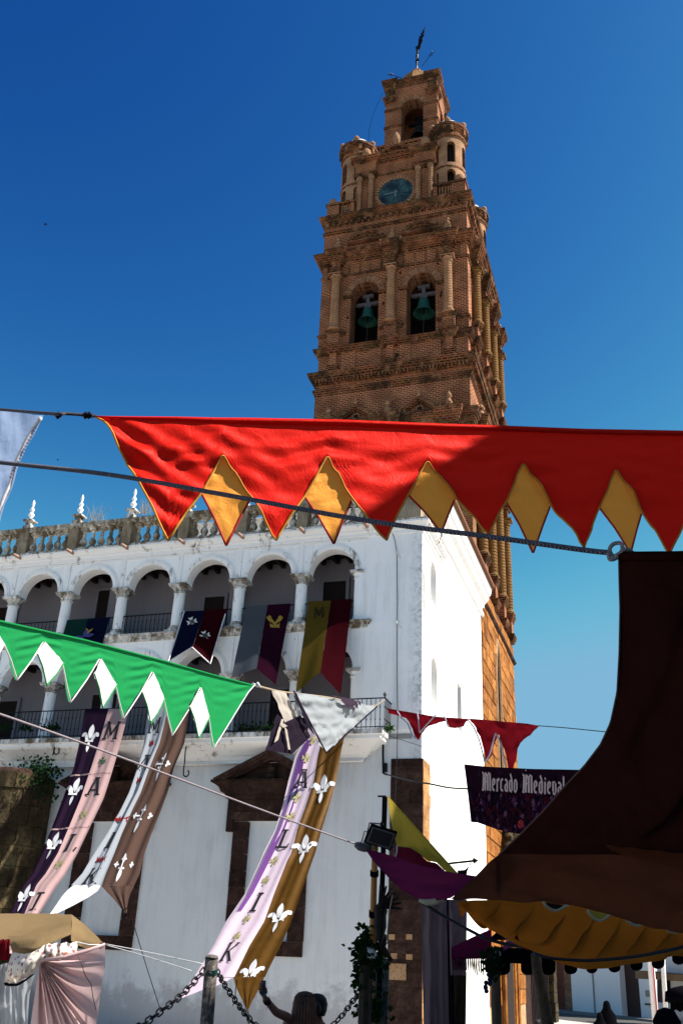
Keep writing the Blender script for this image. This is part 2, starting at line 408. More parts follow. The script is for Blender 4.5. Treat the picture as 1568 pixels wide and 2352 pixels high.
# lancet surround: pointed hood and window slats
mb = MB(); mb.tube([onX_ for onX_ in [(.05, 15.27, 9.3),(.05,15.27,15.2),(.05,15.45,16.2),(.05,15.95,17.05),(.05,16.45,16.2),(.05,16.63,15.2),(.05,16.63,9.3)]], .09, 5)
obj('window_surround', mb, BLOCK_W, tower)
mb = MB()
for k in range(9): mb.box(-.42,-.12,15.33,16.57, 9.7+k*.7, 9.82+k*.7)
obj('window_louvre', mb, DARKST, tower, kind=None)
# string course and brick mouldings over the stone
mb = MB(); mb.band(-8.92, 0.0, TY0+.02, 22.05, [(.0,17.55),(.12,17.68),(.16,17.74),(.0,17.80)]); obj('string_course', mb, DARKST, tower)
def band(name, prof, mat=BRICK_M, rect=(TX0, TX1, TY0, TY1)):
    m = MB(); m.band(*rect, prof); return obj(name, m, mat, tower)
def corn(z0, z1, o, steps=5):          # stepped brick cornice profile growing outwards
    pr = [(0.0, z0-.004)]
    for i in range(steps):
        oo = o*(i+1)/steps; a = z0+(z1-z0)*.85*i/steps; b = z0+(z1-z0)*.85*(i+1)/steps
        pr += [(oo, a), (oo, b)]
    pr += [(o+.03, z0+(z1-z0)*.86), (o+.03, z1-.03), (0.0, z1)]
    return pr
def box_part(name, b, mat, par=None): m = MB(); m.box(*b); return obj(name, m, mat, par or tower)
SIDE_Y = (12.85, 15.75, 18.65, 21.2); FRONT_X = (-7.6, -4.45, -1.3)
def ressaut(z0, z1, hw, dep, steps=5, o=.16, name='cornice_break', mat=BRICK_M, cols=True):
    for x in FRONT_X:
        m = MB(); m.band(x-hw, x+hw, TY0-dep, TY0+.1, corn(z0, z1, o, steps)); obj(name, m, mat, tower)
    for y in SIDE_Y:
        m = MB(); m.band(TX1-.1, TX1+dep, y-hw, y+hw, corn(z0, z1, o, steps)); obj(name, m, mat, tower)
def plain_break(z0, z1, hw, dep, name='pedestal', mat=BRICK):
    for x in FRONT_X: box_part(name, (x-hw, x+hw, TY0-dep, TY0+.1, z0, z1), mat)
    for y in SIDE_Y: box_part(name, (TX1-.1, TX1+dep, y-hw, y+hw, z0, z1), mat)
def columns(z0, z1, r, out, name='column'):
    pr = [(r*1.45,z0),(r*1.45,z0+.07),(r*1.25,z0+.10),(r*1.3,z0+.16),(r*1.08,z0+.22)]
    n = int((z1-z0-.6)/.17)
    for i in range(n):
        a = z0+.24+i*(z1-z0-.62)/n; s = (z1-z0-.62)/n; t = 1-.12*i/n
        pr += [(r*t*1.03, a+.01), (r*t*1.03, a+s*.62), (r*t*.93, a+s*.66), (r*t*.93, a+s*.97)]
    pr += [(r*1.1,z1-.36),(r*1.1,z1-.30),(r*.95,z1-.28),(r*1.0,z1-.18),(r*1.3,z1-.10)]
    first = None
    for i, (x, y) in enumerate([(x, TY0-out) for x in FRONT_X]+[(TX1+out, y) for y in SIDE_Y]):
        m = MB(); m.lathe(x, y, pr, 18); m.box(x-r*1.5, x+r*1.5, y-r*1.5, y+r*1.5, z1-.10, z1)
        mt = COLB if i < 3 else COLM
        obj(name, m, mt, tower, smooth=False)
COLM = m_brick('mossy round brick column', (.06,.022,.009), (.22,.115,.04), .4, .085, .35, .034)
def urn(x, y, z0, h, r, name='urn_finial', par=None, mat=None):
    pr = [(r,0),(r,.10),(r*.55,.13),(r*.55,.2),(r*1.05,.28),(r*1.1,.36),(r*.7,.46),(r*.42,.56),(r*.42,.62),(r*.95,.68),(r*.75,.78),(r*.5,.86),(r*.3,.92),(r*.02,1.0)]
    m = MB(); m.lathe(x, y, [(a, z0+b*h) for a, b in pr], 12)
    return obj(name, m, mat or COLB, par or tower, smooth=True)
# ---- stage 0 (z 18.3 - 28)
band('moulding', [(.0,18.3),(.30,18.34),(.32,18.5),(.18,18.56),(.22,18.72),(.05,18.9)])
box_part('brick_wall', (TX0, TX1, TY0, TY1, 18.3, 20.6), BRICK)
ressaut(18.6, 19.0, .36, .42, 3, .12); plain_break(19.0, 19.75, .36, .42); ressaut(19.75, 20.15, .36, .42, 3, .12)
band('moulding', corn(19.8, 20.1, .14, 2))
columns(20.15, 25.9, .24, .26)
m = MB(); rvm = MB()
m.arch_wall(TF(TY0), TX0, TX1, 20.6, 26.2, .8, [(-6.02,.75,20.9,24.2,.75),(-2.88,.75,20.9,24.2,.75)], reveal=rvm, back=False)
m.arch_wall(TS(TX1), TY0, TY1, 20.6, 26.2, .8, [(14.3,.75,20.9,24.2,.75),(17.2,.75,20.9,24.2,.75),(19.95,.5,20.9,24.2,.5)], reveal=rvm, back=False)
obj('brick_wall', m, BRICK_S, tower); obj('arch_reveal', rvm, BRICK, tower)
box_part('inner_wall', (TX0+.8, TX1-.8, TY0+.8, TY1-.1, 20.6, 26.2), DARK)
box_part('brick_wall', (TX0, TX1, TY0+.01, TY1, 26.2, 30.3), BRICK)
plain_break(25.9, 26.5, .30, .40, 'impost', BRICK_M)
band('cornice', corn(26.5, 27.6, .42, 6)); ressaut(26.5, 27.62, .34, .42, 5, .36)
# ---- stage 1
for x in (-6.2, -2.85):
    T = TF(TY0)
    m = MB()
    def tri(hw, zb, za): return [(x-hw, zb), (x+hw, zb), (x, za)]
    m.prism([(x-1.12,27.62),(x+1.12,27.62),(x+1.12,27.76),(x-1.12,27.76)], T, -.30, .0)
    m.prism([(x-1.12,27.76),(x-.92,27.76),(x,28.46),(x,28.64)], T, -.28, .0); m.prism([(x+1.12,27.76),(x,28.64),(x,28.46),(x+.92,27.76)], T, -.28, .0)
    m.prism([(x-.88,27.765),(x-.78,27.765),(x,28.34),(x,28.42)], T, -.18, .0); m.prism([(x+.88,27.765),(x,28.42),(x,28.34),(x+.78,27.765)], T, -.18, .0)
    p_ = obj('triangular_pediment', m, BRICK_M, tower)
    m = MB(); c = (x, 28.0); ring = [(c[0]+.2*math.cos(t*math.pi/10), c[1]+.2*math.sin(t*math.pi/10)) for t in range(20)]
    for i in range(20):
        a = ring[i]; b = ring[(i+1)%20]; s_ = .68
        ai = (c[0]+(a[0]-c[0])*s_, c[1]+(a[1]-c[1])*s_); bi = (c[0]+(b[0]-c[0])*s_, c[1]+(b[1]-c[1])*s_)
        m.prism([a, b, bi, ai], T, -.06, .01)
    obj('oculus_ring', m, COLB, tower)
    m = MB(); m.prism([(c[0]+.135*math.cos(t*math.pi/8), c[1]+.135*math.sin(t*math.pi/8)) for t in range(16)], T, -.02, .0); obj('oculus', m, DARK, tower)
    urn(x, TY0-.2, 28.6, .5, .09)
for x in (-7.6, -6.95, -5.45, -4.45, -3.6, -2.1, -1.3):
    big = x in FRONT_X
    urn(x, TY0-(.32 if big else .2), 27.62, 1.05 if big else .45, .17 if big else .09)
for y in SIDE_Y: urn(TX1+.34, y, 27.62, 1.0, .2)
band('string_course', corn(29.55, 29.9, .12, 3)); 
band('cornice', corn(30.15, 30.88, .36, 5))
def dentils(z0, z1, o, step, wdt, name='dentil'):
    m = MB(); n = int((TX1-TX0)/step)
    for i in range(n): 
        x = TX0+(i+.5)*(TX1-TX0)/n; m.box(x-wdt/2, x+wdt/2, TY0-o, TY0-.0, z0, z1)
    n = int((TY1-TY0)/step)
    for i in range(n):
        y = TY0+(i+.5)*(TY1-TY0)/n; m.box(TX1, TX1+o, y-wdt/2, y+wdt/2, z0, z1)
    obj(name+'_row', m, BRICK_M, tower, kind='stuff')
dentils(30.22, 30.40, .31, .19, .095)
# ---- bell stage
box_part('brick_wall', (TX0+.06, TX1-.06, TY0+.06, TY1, 30.3, 32.3), BRICK)
for x0, x1 in ((-7.15,-6.35),(-5.6,-4.95),(-3.95,-3.35),(-2.3,-1.75)):
    box_part('wall_panel', (x0, x1, TY0-.02, TY0+.1, 30.9, 32.1), BRICK)
plain_break(31.35, 32.1, .19, .16, 'corbel', BRICK)
ressaut(31.0, 31.35, .19, .05, 3, .1, 'corbel_foot')
band('sill_moulding', corn(32.1, 32.5, .20, 4)); ressaut(32.08, 32.52, .33, .30, 4, .16)
plain_break(32.52, 33.2, .33, .32); ressaut(33.2, 33.5, .33, .32, 3, .09)
for (a, b) in ((TX0+.02, -7.05), (-5.05,-3.85), (-1.9,-.3)): 
    m = MB(); m.band(a, b, TY0-.02, TY0+.3, corn(33.22, 33.42, .08, 2)); obj('moulding', m, BRICK_M, tower)
m = MB(); rvm = MB()
A1, A2 = (-5.98,.79,32.5,35.85,.83), (-2.83,.79,32.5,35.85,.83)
m.arch_wall(TF(TY0), TX0, TX1, 32.3, 38.0, .95, [A1, A2], reveal=rvm, back=False, seg=20)
m.arch_wall(TS(TX1), TY0, TY1, 32.3, 38.0, .95, [(14.3,.79,32.5,35.85,.83),(17.2,.79,32.5,35.85,.83),(19.95,.6,32.5,35.85,.6)], reveal=rvm, back=False)
obj('brick_wall', m, BRICK, tower); obj('arch_reveal', rvm, REVEAL_SHADE, tower)
m = MB(); m.box(TX0+.02, TX0+.5, TY0+.05, TY1, 32.3, 38.0); m.box(TX0+.5, TX1-.0, TY1-.6, TY1, 32.3, 38.0); obj('rear_wall', m, BRICK, tower)
box_part('bell_floor', (TX0+.1, TX1-.1, TY0+.1, TY1-.1, 32.2, 32.38), DARK)
box_part('bell_ceiling', (TX0+.5, TX1-.05, TY0+.05, TY1-.6, 37.6, 37.9), REVEAL_SHADE)
box_part('inner_partition', (TX0+.5, TX1-1.2, TY0+2.6, TY0+3.2, 32.38, 37.6), DARK)
# voussoirs of the two front arches, each brick a piece
def voussoirs(T, c, spr, r, n, L=.36, wd=.6, par=None, mat=VOUS, prd=.05, start=0, rise=None):
    for i in range(n):
        a = math.pi*(i+.5)/n; hw = math.pi*r/n*wd/2
        ca, sa = math.cos(a), math.sin(a); tx, tz = -sa, ca
        poly = [(c+ca*r-tx*hw, spr+sa*r-tz*hw), (c+ca*r+tx*hw, spr+sa*r+tz*hw), (c+ca*(r+L)+tx*hw*1.25, spr+sa*(r+L)+tz*hw*1.25), (c+ca*(r+L)-tx*hw*1.25, spr+sa*(r+L)-tz*hw*1.25)]
        m = MB(); m.prism(poly, T, -prd-random.uniform(0,.02), .01); obj('voussoir_brick', m, mat, par or tower)
    m = MB()
    for i in range(24):
        a = math.pi*i/24; b = math.pi*(i+1)/24
        m.prism([(c+math.cos(a)*(r+.01), spr+math.sin(a)*(r+.01)), (c+math.cos(a)*(r+L-.01), spr+math.sin(a)*(r+L-.01)), (c+math.cos(b)*(r+L-.01), spr+math.sin(b)*(r+L-.01)), (c+math.cos(b)*(r+.01), spr+math.sin(b)*(r+.01))], T, -.025, .005)
    obj('arch_mortar', m, COLB, par or tower)
for A in (A1, A2):
    voussoirs(TF(TY0), A[0], A[3], A[1]+.02, 30)
    for sgn in (-1, 1):
        x = A[0]+sgn*(A[1]+.20); m = MB(); m.band(x-.17, x+.17, TY0-.05, TY0+.3, corn(35.68, 35.88, .06, 2)); obj('arch_impost', m, BRICK_M, tower)
columns(33.5, 37.2, .235, .26)
plain_break(37.2, 37.95, .21, .36, 'impost', BRICK_M); ressaut(37.2, 37.42, .24, .36, 2, .1, 'capital')
box_part('brick_wall', (TX0, TX1, TY0-.02, TY1, 38.0, 41.0), BRICK)
m = MB()
for x in [TX0+.35+i*.62 for i in range(13)]: 
    if min(abs(x-c) for c in FRONT_X) > .3: m.box(x-.04, x+.04, TY0-.06, TY0+.1, 37.3, 38.1)
obj('frieze_block_row', m, BRICK_M, tower, kind='stuff')
band('architrave', corn(37.22, 37.36, .06, 1)); band('cornice', corn(38.12, 38.86, .42, 5)); ressaut(37.98, 38.9, .25, .36, 5, .34)
# ---- attic with segmental pediments
for c in (-5.97, -2.83):
    T = TF(TY0-.02); m = MB(); m.prism([(c-1.1,39.40),(c+1.1,39.40),(c+1.1,39.56),(c-1.1,39.56)], T, -.26, 0.0)
    R1, hw = 1.35, 1.08; zc = 39.56-math.sqrt(R1*R1-hw*hw); a0 = math.asin(hw/R1)
    for (ri, ro, dp) in ((R1-.13, R1+.02, -.28), (R1-.27, R1-.17, -.17), (R1-.40, R1-.33,-.10)):
        for i in range(16):
            a = -a0+2*a0*i/16; b = -a0+2*a0*(i+1)/16
            q = [(c+ri*math.sin(a), zc+ri*math.cos(a)), (c+ro*math.sin(a), zc+ro*math.cos(a)), (c+ro*math.sin(b), zc+ro*math.cos(b)), (c+ri*math.sin(b), zc+ri*math.cos(b))]
            if min(z_ for _, z_ in q) > 39.5: m.prism(q, T, dp, 0.0)
    obj('segmental_pediment', m, BRICK_M, tower)
for x in FRONT_X:
    box_part('finial_base', (x-.17, x+.17, TY0-.42, TY0-.02, 38.9, 39.35), COLB); urn(x, TY0-.22, 39.35, .7, .13)
for y in SIDE_Y: urn(TX1+.3, y, 38.9, .75, .16)
band('string_course', corn(40.35, 40.58, .10, 3), rect=(TX0, TX1, TY0-.02, TY1))
dentils(40.95, 41.22, .20, .36, .19, 'modillion'); band('cornice', corn(41.22, 41.68, .30, 3), rect=(TX0, TX1, TY0-.02, TY1)); band('frieze', [(.0,41.0),(.03,41.0),(.03,41.3),(0,41.3)], BRICK, rect=(TX0, TX1, TY0, TY1))
# ---- parapet
for (x0, x1) in ((TX0+.05,-7.75),(-7.05,-6.85),(-2.15,-1.95),(-1.1,TX1-.05)): box_part('parapet_pier', (x0, x1, TY0-.05, TY0+.45, 41.68, 42.62), BRICK)
def bal_prof(z0, h, r): return [(r*a, z0+b*h) for a, b in ((.95,0),(.95,.07),(.6,.10),(.6,.16),(1.0,.24),(1.05,.33),(.55,.46),(.5,.5),(.62,.53),(.62,.57),(.45,.62),(.85,.74),(.8,.84),(.5,.92),(.95,.94),(.95,1.0))]
for x in (-7.62,-7.47,-7.32,-7.17,-1.83,-1.66,-1.49,-1.32,-1.18):
    m = MB(); m.lathe(x, TY0+.15, bal_prof(41.68, .94, .075), 10); obj('parapet_baluster', m, COLB, tower, smooth=True)
box_part('parapet_rail', (TX0-.02, -6.8, TY0-.12, TY0+.5, 42.62, 42.78), BRICK_M); box_part('parapet_rail', (-2.2, TX1+.02, TY0-.12, TY0+.5, 42.62, 42.78), BRICK_M)
box_part('parapet_wall', (TX1-.5, TX1-.05, TY0+.45, TY1, 41.68, 42.62), BRICK_S); box_part('parapet_rail', (TX1-.6, TX1+.02, TY0+.5, TY1, 42.62, 42.78), BRICK_M)
m = MB(); m.lathe(-8.2, TY0+.2, [(.2,42.78),(.26,42.95),(.26,43.1),(.15,43.3),(.02,43.38)], 12); obj('ball_finial', m, COLB, tower, smooth=True)
m = MB(); m.lathe(-.68, TY0+.2, [(.2,42.78),(.3,42.9),(.3,43.15),(.2,43.3),(.02,43.38)], 12); obj('ball_finial', m, COLB, tower, smooth=True)
# ---- clock body
CY_ = 12.15
box_part('clock_stage_wall', (-7.0, -2.05, CY_, 21.2, 41.6, 45.2), BRICK)
def cb(name, z0, z1, o, st=4, rect=(-7.0, -2.05, CY_, 21.2)): m = MB(); m.band(*rect, corn(z0, z1, o, st)); obj(name, m, BRICK_M, tower)
cb('moulding', 44.75, 44.92, .06, 2)
box_part('clock_stage_frieze', (-6.98, -2.07, CY_+.02, 21.2, 45.2, 46.2), BRICK)
for x0, x1 in ((-6.95,-5.65),(-3.4,-2.1)):
    box_part('column_pedestal', (x0+.05, x1-.05, CY_-.34, CY_+.05, 41.68, 42.12), BRICK)
    for z0, z1, o in ((44.72, 44.95, .06), (45.75, 46.15, .22)):
        m = MB(); m.band(x0, x1, CY_-.32, CY_+.1, corn(z0, z1, o, 3)); obj('cornice_break', m, BRICK_M, tower)
    box_part('frieze_block', (x0+.03, x1-.03, CY_-.28, CY_+.1, 44.95, 45.75), BRICK)
cb('cornice', 45.75, 46.12, .22, 4)
for x in (-6.66, -5.95, -3.13, -2.38):
    pr = [(.2,42.12),(.2,42.2),(.15,42.26)]
    for i in range(14): a = 42.28+i*.158; pr += [(.155,a),(.155,a+.10),(.138,a+.105),(.138,a+.152)]
    pr += [(.15,44.5),(.2,44.6),(.2,44.72)]
    m = MB(); m.lathe(x, CY_-.17, pr, 14); obj('column', m, COLB, tower)
m = MB(); T = TF(CY_)
for (za, zb, dp) in ((46.12,46.22,-.3),): m.prism([(-5.6,za),(-3.45,za),(-3.45,zb),(-5.6,zb)], T, dp, 0)
for i in range(12):
    R1 = 1.45; hw = 1.15; zc = 46.2-math.sqrt(R1*R1-hw*hw); a0 = math.asin(hw/R1); a = -a0+2*a0*i/12; b = -a0+2*a0*(i+1)/12; ri, ro = R1-.16, R1; c = -4.52
    m.prism([(c+ri*math.sin(a), max(46.2,zc+ri*math.cos(a))), (c+ro*math.sin(a), zc+ro*math.cos(a)+.01), (c+ro*math.sin(b), zc+ro*math.cos(b)+.01), (c+ri*math.sin(b), max(46.2,zc+ri*math.cos(b)))], T, -.34, 0)
obj('segmental_pediment', m, BRICK_M, tower)
m = MB(); m.prism([(-5.5,46.2),(-3.55,46.2),(-4.0,46.66),(-4.52,46.8),(-5.0,46.66)], T, -.05, .05); obj('tympanum', m, BRICK, tower)
box_part('upper_plinth', (-6.9, -2.15, CY_+.3, 20.8, 46.1, 47.0), BRICK); 
for x, z0, r in ((-6.35,46.15,.26),(-4.52,46.98,.2),(-2.75,46.15,.28)):
    m = MB(); m.lathe(x, CY_, [(r*.9,z0),(r*.9,z0+.3),(r*1.15,z0+.36),(r*1.15,z0+.6),(r*.9,z0+.85),(r*.35,z0+1.05),(.02,z0+1.1)], 14); obj('dome_finial', m, COLB, tower, smooth=True)
# clock
clock_c = Vector((-4.48, CY_, 43.26))
CT = TF(CY_)
m = MB()
for i in range(36):
    a = 2*math.pi*(i+.5)/36; ri, ro, hw = 1.02, 1.24, .058
    ca, sa = math.cos(a), math.sin(a); tx, tz = -sa*hw, ca*hw; cx_, cz_ = clock_c.x, clock_c.z
    mm = MB(); mm.prism([(cx_+ca*ri-tx,cz_+sa*ri-tz),(cx_+ca*ri+tx,cz_+sa*ri+tz),(cx_+ca*ro+tx*1.15,cz_+sa*ro+tz*1.15),(cx_+ca*ro-tx*1.15,cz_+sa*ro-tz*1.15)], CT, -.08, .01)
    obj('voussoir_brick', mm, COLB, tower)
def m_clock():
    a = N('clock glass'); p = a.coord('world'); n = a.noise(p, 1.4, 4, .5)
    return a.bsdf(a.ramp(n, [(.35,(.010,.020,.035)),(.65,(.035,.085,.095))]), .7, None, .1)
clk = MB(); clk.prism([(clock_c.x+1.03*math.cos(t*math.pi/24), clock_c.z+1.03*math.sin(t*math.pi/24)) for t in range(48)], CT, -.03, .0)
clock = obj('clock_face', clk, m_clock(), tower)
CLKL = m_flat('dark clock paint', (.008,.012,.02), .6)
def ctext(s, size, pos_uv, T, mat, parent, name='numeral', depth=-.045, thick=.012):
    cu = bpy.data.curves.new('txt', 'FONT'); cu.body = s; cu.size = size; cu.align_x = 'CENTER'; cu.align_y = 'CENTER'; cu.resolution_u = 3
    to = bpy.data.objects.new('txt', cu); COL.objects.link(to); bpy.context.view_layer.update()
    me = to.evaluated_get(bpy.context.evaluated_depsgraph_get()).to_mesh()
    vs = [tuple(v.co) for v in me.vertices]; fs = [tuple(p.vertices) for p in me.polygons]
    to.to_mesh_clear(); bpy.data.objects.remove(to); bpy.data.curves.remove(cu)
    m = MB(); m.add([T(pos_uv[0]+v[0], depth, pos_uv[1]+v[1]) for v in vs], fs)
    return obj(name, m, mat, parent)
for h in range(1, 13):
    a = math.pi/2-h*math.pi/6
    ctext(str(h), .30, (clock_c.x+.82*math.cos(a), clock_c.z+.82*math.sin(a)), CT, CLKL, clock)
for i in range(12):
    a = math.pi/2-(i+.5)*math.pi/6; m = MB(); ca, sa = math.cos(a), math.sin(a)
    m.prism([(clock_c.x+ca*.15+sa*.012,clock_c.z+sa*.15-ca*.012),(clock_c.x+ca*.15-sa*.012,clock_c.z+sa*.15+ca*.012),(clock_c.x+ca*1.0-sa*.012,clock_c.z+sa*1.0+ca*.012),(clock_c.x+ca*1.0+sa*.012,clock_c.z+sa*1.0-ca*.012)], CT, -.04, -.03); obj('dial_spoke', m, CLKL, clock)
for a, L, wd in ((math.radians(-93), .42, .06), (math.radians(184), .78, .045)):
    m = MB(); ca, sa = math.cos(a), math.sin(a); px, pz = -sa*wd, ca*wd
    m.prism([(clock_c.x-ca*.15-px,clock_c.z-sa*.15-pz),(clock_c.x-ca*.15+px,clock_c.z-sa*.15+pz),(clock_c.x+ca*L*.7+px*1.4,clock_c.z+sa*L*.7+pz*1.4),(clock_c.x+ca*L,clock_c.z+sa*L),(clock_c.x+ca*L*.7-px*1.4,clock_c.z+sa*L*.7-pz*1.4)], CT, -.075, -.06)
    obj('clock_hand', m, m_flat('grey clock hand', (.10,.16,.19), .5) if L > .5 else bpy.data.materials['grey clock hand'] if 'grey clock hand' in bpy.data.materials else m_flat('grey clock hand', (.10,.16,.19), .5), clock)
m = MB(); m.prism([(clock_c.x+.11*math.cos(t*math.pi/8), clock_c.z+.11*math.sin(t*math.pi/8)) for t in range(16)], CT, -.10, -.03); obj('clock_hub', m, bpy.data.materials['grey clock hand'], clock)
# ---- corner turrets
def turret(cx, cy, front=True):
    t = thing('turret', 'x', 'x', (cx, cy, 41.6)); del t['category']; del t['label']; t.parent = tower; t.location = Vector((cx, cy, 41.6))-WLOC[tower.name]
    Rr = .98
    def T(u, d, z): a = u/Rr; return (cx+(Rr-d)*math.cos(a), cy+(Rr-d)*math.sin(a), z)
    m = MB(); rv = MB(); P = math.pi
    for (z0, z1, si, sp) in ((41.6, 44.45, 42.3, 43.95), (44.45, 46.75, 44.75, 46.1)):
        ops = [(Rr*(-P/2+k*P/3+.35), .25, si, sp, .25) for k in range(6)]
        m.arch_wall(T, Rr*(-P/2-.17), Rr*(1.5*P-.17), z0, z1, .24, ops, du=.14, reveal=rv, seg=8)
    obj('turret_wall', m, BRICK_T, t); obj('turret_reveal', rv, REVEAL_SHADE, t)
    m = MB(); m.lathe(cx, cy, [(Rr-.2,44.36),(Rr+.03,44.38),(Rr+.05,44.46),(Rr+.02,44.52),(Rr-.2,44.54)], 32, cap=False); obj('turret_band', m, BRICK_M, t)
    m = MB(); m.lathe(cx, cy, [(.55,41.6),(.55,46.7)], 12, cap=False); obj('turret_core', m, DARK, t)
    pr = [(Rr-.1,46.7),(Rr+.04,46.72),(Rr+.04,46.84),(Rr+.09,46.86),(Rr+.09,46.98),(Rr-.0,47.0),(Rr-.0,47.3),(Rr+.08,47.34),(Rr+.08,47.46),(Rr+.15,47.48),(Rr+.15,47.58),(Rr+.22,47.6),(Rr+.24,47.74),(.4,47.78)]
    m = MB(); m.lathe(cx, cy, pr, 36); obj('turret_cornice', m, BRICK_M, t)
    for k in range(8):
        a = P/8+k*P/4; m = MB(); d = Vector((math.cos(a), math.sin(a), 0)); tg = Vector((-d.y, d.x, 0))
        m.obox(Vector((cx,cy,47.35))+d*(Rr+.05), tg*.09, d*.14, Vector((0,0,.22))); obj('cornice_bracket', m, BRICK_M, t)
    dm = [(.86,47.76),(.86,47.95)]+[(.84*math.cos(q*P/2/8), 47.95+.78*math.sin(q*P/2/8)) for q in range(1, 8)]+[(.10,48.74)]
    m = MB(); m.lathe(cx, cy, dm, 28); obj('dome', m, DOME, t, smooth=True)
    m = MB(); m.lathe(cx, cy, [(.16,48.68),(.17,48.8),(.10,48.95),(.02,49.12)], 12); obj('dome_knob', m, TILE, t, smooth=True)
    for k in range(6):
        a = -P/2+.15+k*P/3; m = MB(); x, y = cx+1.05*math.cos(a), cy+1.05*math.sin(a)
        m.lathe(x, y, [(.13,47.74),(.13,47.86),(.18,47.92),(.17,48.05),(.09,48.18),(.02,48.24)], 10); obj('turret_finial', m, COLB, t, smooth=True)
BRICK_T = m_brick('turret brick', (.12,.04,.02), (.42,.25,.15), .3, .085, .5, .032)
turret(-7.12, 12.98); turret(-1.53, 12.98); turret(-1.50, 20.2); turret(-7.12, 20.2)
# ---- belfry
BX0, BX1, BY0, BY1 = -5.68, -2.32, 13.6, 16.35
m = MB(); m.band(BX0-.3, BX1+.3, BY0-.3, BY1+.3, [(0,47.0),(0,48.2),(.12,48.25),(.12,48.4),(0,48.45)]); obj('belfry_plinth', m, BRICK, tower)
bc = (BX0+BX1)/2+.03
m = MB(); rvm = MB(); op = (bc+.05, .70, 48.55, 51.55, .74)
m.arch_wall(TF(BY0), BX0, BX1, 48.45, 53.6, .8, [op], reveal=rvm, back=False, seg=18)
m.arch_wall(TS(BX1), BY0, BY1, 48.45, 53.6, .8, [((BY0+BY1)/2,.55,48.9,51.5,.55)], reveal=rvm, back=False)
obj('belfry_wall', m, BRICK, tower); obj('belfry_reveal', rvm, REVEAL_SHADE, tower)
m = MB(); m.box(BX0, BX0+.5, BY0+.01, BY1, 48.45, 53.6); m.box(BX0+.5, BX1-.01, BY1-.5, BY1, 48.45, 53.6); m.box(BX0+.5, BX1-.02, BY0+.02, BY1-.5, 53.2, 53.55); obj('belfry_rear_wall', m, BRICK, tower)
voussoirs(TF(BY0), op[0], op[3], op[1]+.03, 24, .30)
for z0 in (50.0, 51.45):
    for (a, b) in ((BX0, op[0]-.74), (op[0]+.76, BX1)):
        m = MB(); m.band(a, b, BY0-.02, BY0+.2 if b < BX1 else BY1, corn(z0+.1, z0+.24, .05, 2)); obj('moulding', m, BRICK_M, tower)
for (a, b) in ((BX0-.02, BX0+.62), (BX1-.62, BX1+.02)):
    for yy in ((BY0-.10, BY0+.55), (BY1-.55, BY1+.10)):
        m = MB(); m.band(a, b, yy[0], yy[1], corn(52.35, 52.75, .12, 3)+[(-.02,52.8),(-.02,53.55)]+corn(53.6, 54.2, .2, 4)[1:]); obj('cornice_break', m, BRICK_M, tower)
m = MB(); m.band(BX0, BX1, BY0, BY1, [(0,53.5),(.03,53.55),(.03,53.75)]+corn(53.75, 54.12, .18, 4)[1:]); obj('cornice', m, BRICK_M, tower)
m = MB(); m.lathe(-4.0, 15.0, [(1.25,54.1),(1.25,54.6),(1.1,55.1),(.85,55.6),(.5,56.0),(.35,56.1),(.34,56.35),(.1,56.4)], 8); obj('roof_dome', m, m_brick('mossy dome brick', (.16,.06,.025), (.28,.15,.06), .6), tower)
# weather vane
m = MB(); b0 = (-4.0, 15.0, 56.3)
m.tube([b0, (-3.98,15,57.6), (-3.85,15,59.6)], [.06,.05,.03], 6)
for k in range(12):
    z = 57.0+k*.16; m.obox((-3.98+random.uniform(-.04,.04),15,z), (.06+.03*random.random(),0,.03), (0,.03,0), (0,0,.05))
m.lathe(-3.97, 15, [(.02,57.35),(.14,57.45),(.02,57.55)], 8)
obj('weather_vane_pole', m, IRON, tower)
m = MB(); T = TF(15.0)
feather = [(-3.93,58.4),(-3.74,58.55),(-3.66,58.9),(-3.52,59.25),(-3.56,59.5),(-3.36,59.75),(-3.50,59.8),(-3.30,60.15),(-3.48,60.1),(-3.22,60.6),(-3.55,60.2),(-3.60,59.95),(-3.72,60.05),(-3.68,59.75),(-3.85,59.75),(-3.78,59.45),(-3.93,59.4),(-3.84,59.05),(-3.96,58.9)]
feather = [(-3.93+(x+3.55)*.75+.30-(.0), z) for x, z in feather]; m.prism(feather, T, -.02, .02); obj('weather_vane', m, IRON, tower)
m = MB()
for a, b in (((-3.55,14.6,56.3),(-2.85,14.6,57.4)), ((-4.9,14.6,55.6),(-5.75,14.6,56.25))):
    m = MB(); a = Vector(a); b = Vector(b); m.tube([a, b], .022, 5)
    d = (b-a).normalized(); n_ = Vector((-d.z,0,d.x))
    for k in range(4):
        q = a.lerp(b, .7+k*.1); m.tube([q, q+n_*.16*(1-k*.12)+d*.14], .014, 4); m.tube([q, q-n_*.16*(1-k*.12)+d*.14], .014, 4)
    obj('lightning_rod', m, IRON, tower)
m = MB(); P0 = Vector((-5.8,13.4,53.2)); P1 = Vector((-6.55,13.0,48.7)); m.tube([P0.lerp(P1,t/8)+Vector((-.25*math.sin(math.pi*t/8),0,0)) for t in range(9)], .012, 4); obj('lightning_cable', m, IRON, tower)
# putlog holes
for x, z in ((-7.0,36.3),(-4.9,35.0),(-4.0,36.9),(-1.72,33.6 +1.5),(-1.9,37.1),(-6.9,34.4),(-1.75,34.9),(-4.75,36.6),(-5.35,31.4),(-4.1,31.5),(-1.75,31.9),(-3.3,44.6 -3.9)):
    m = MB(); m.box(x-.06,x+.06,TY0-.004,TY0+.05,z-.08,z+.08)
    if z < 40: obj('putlog_hole', m, DARK, tower)
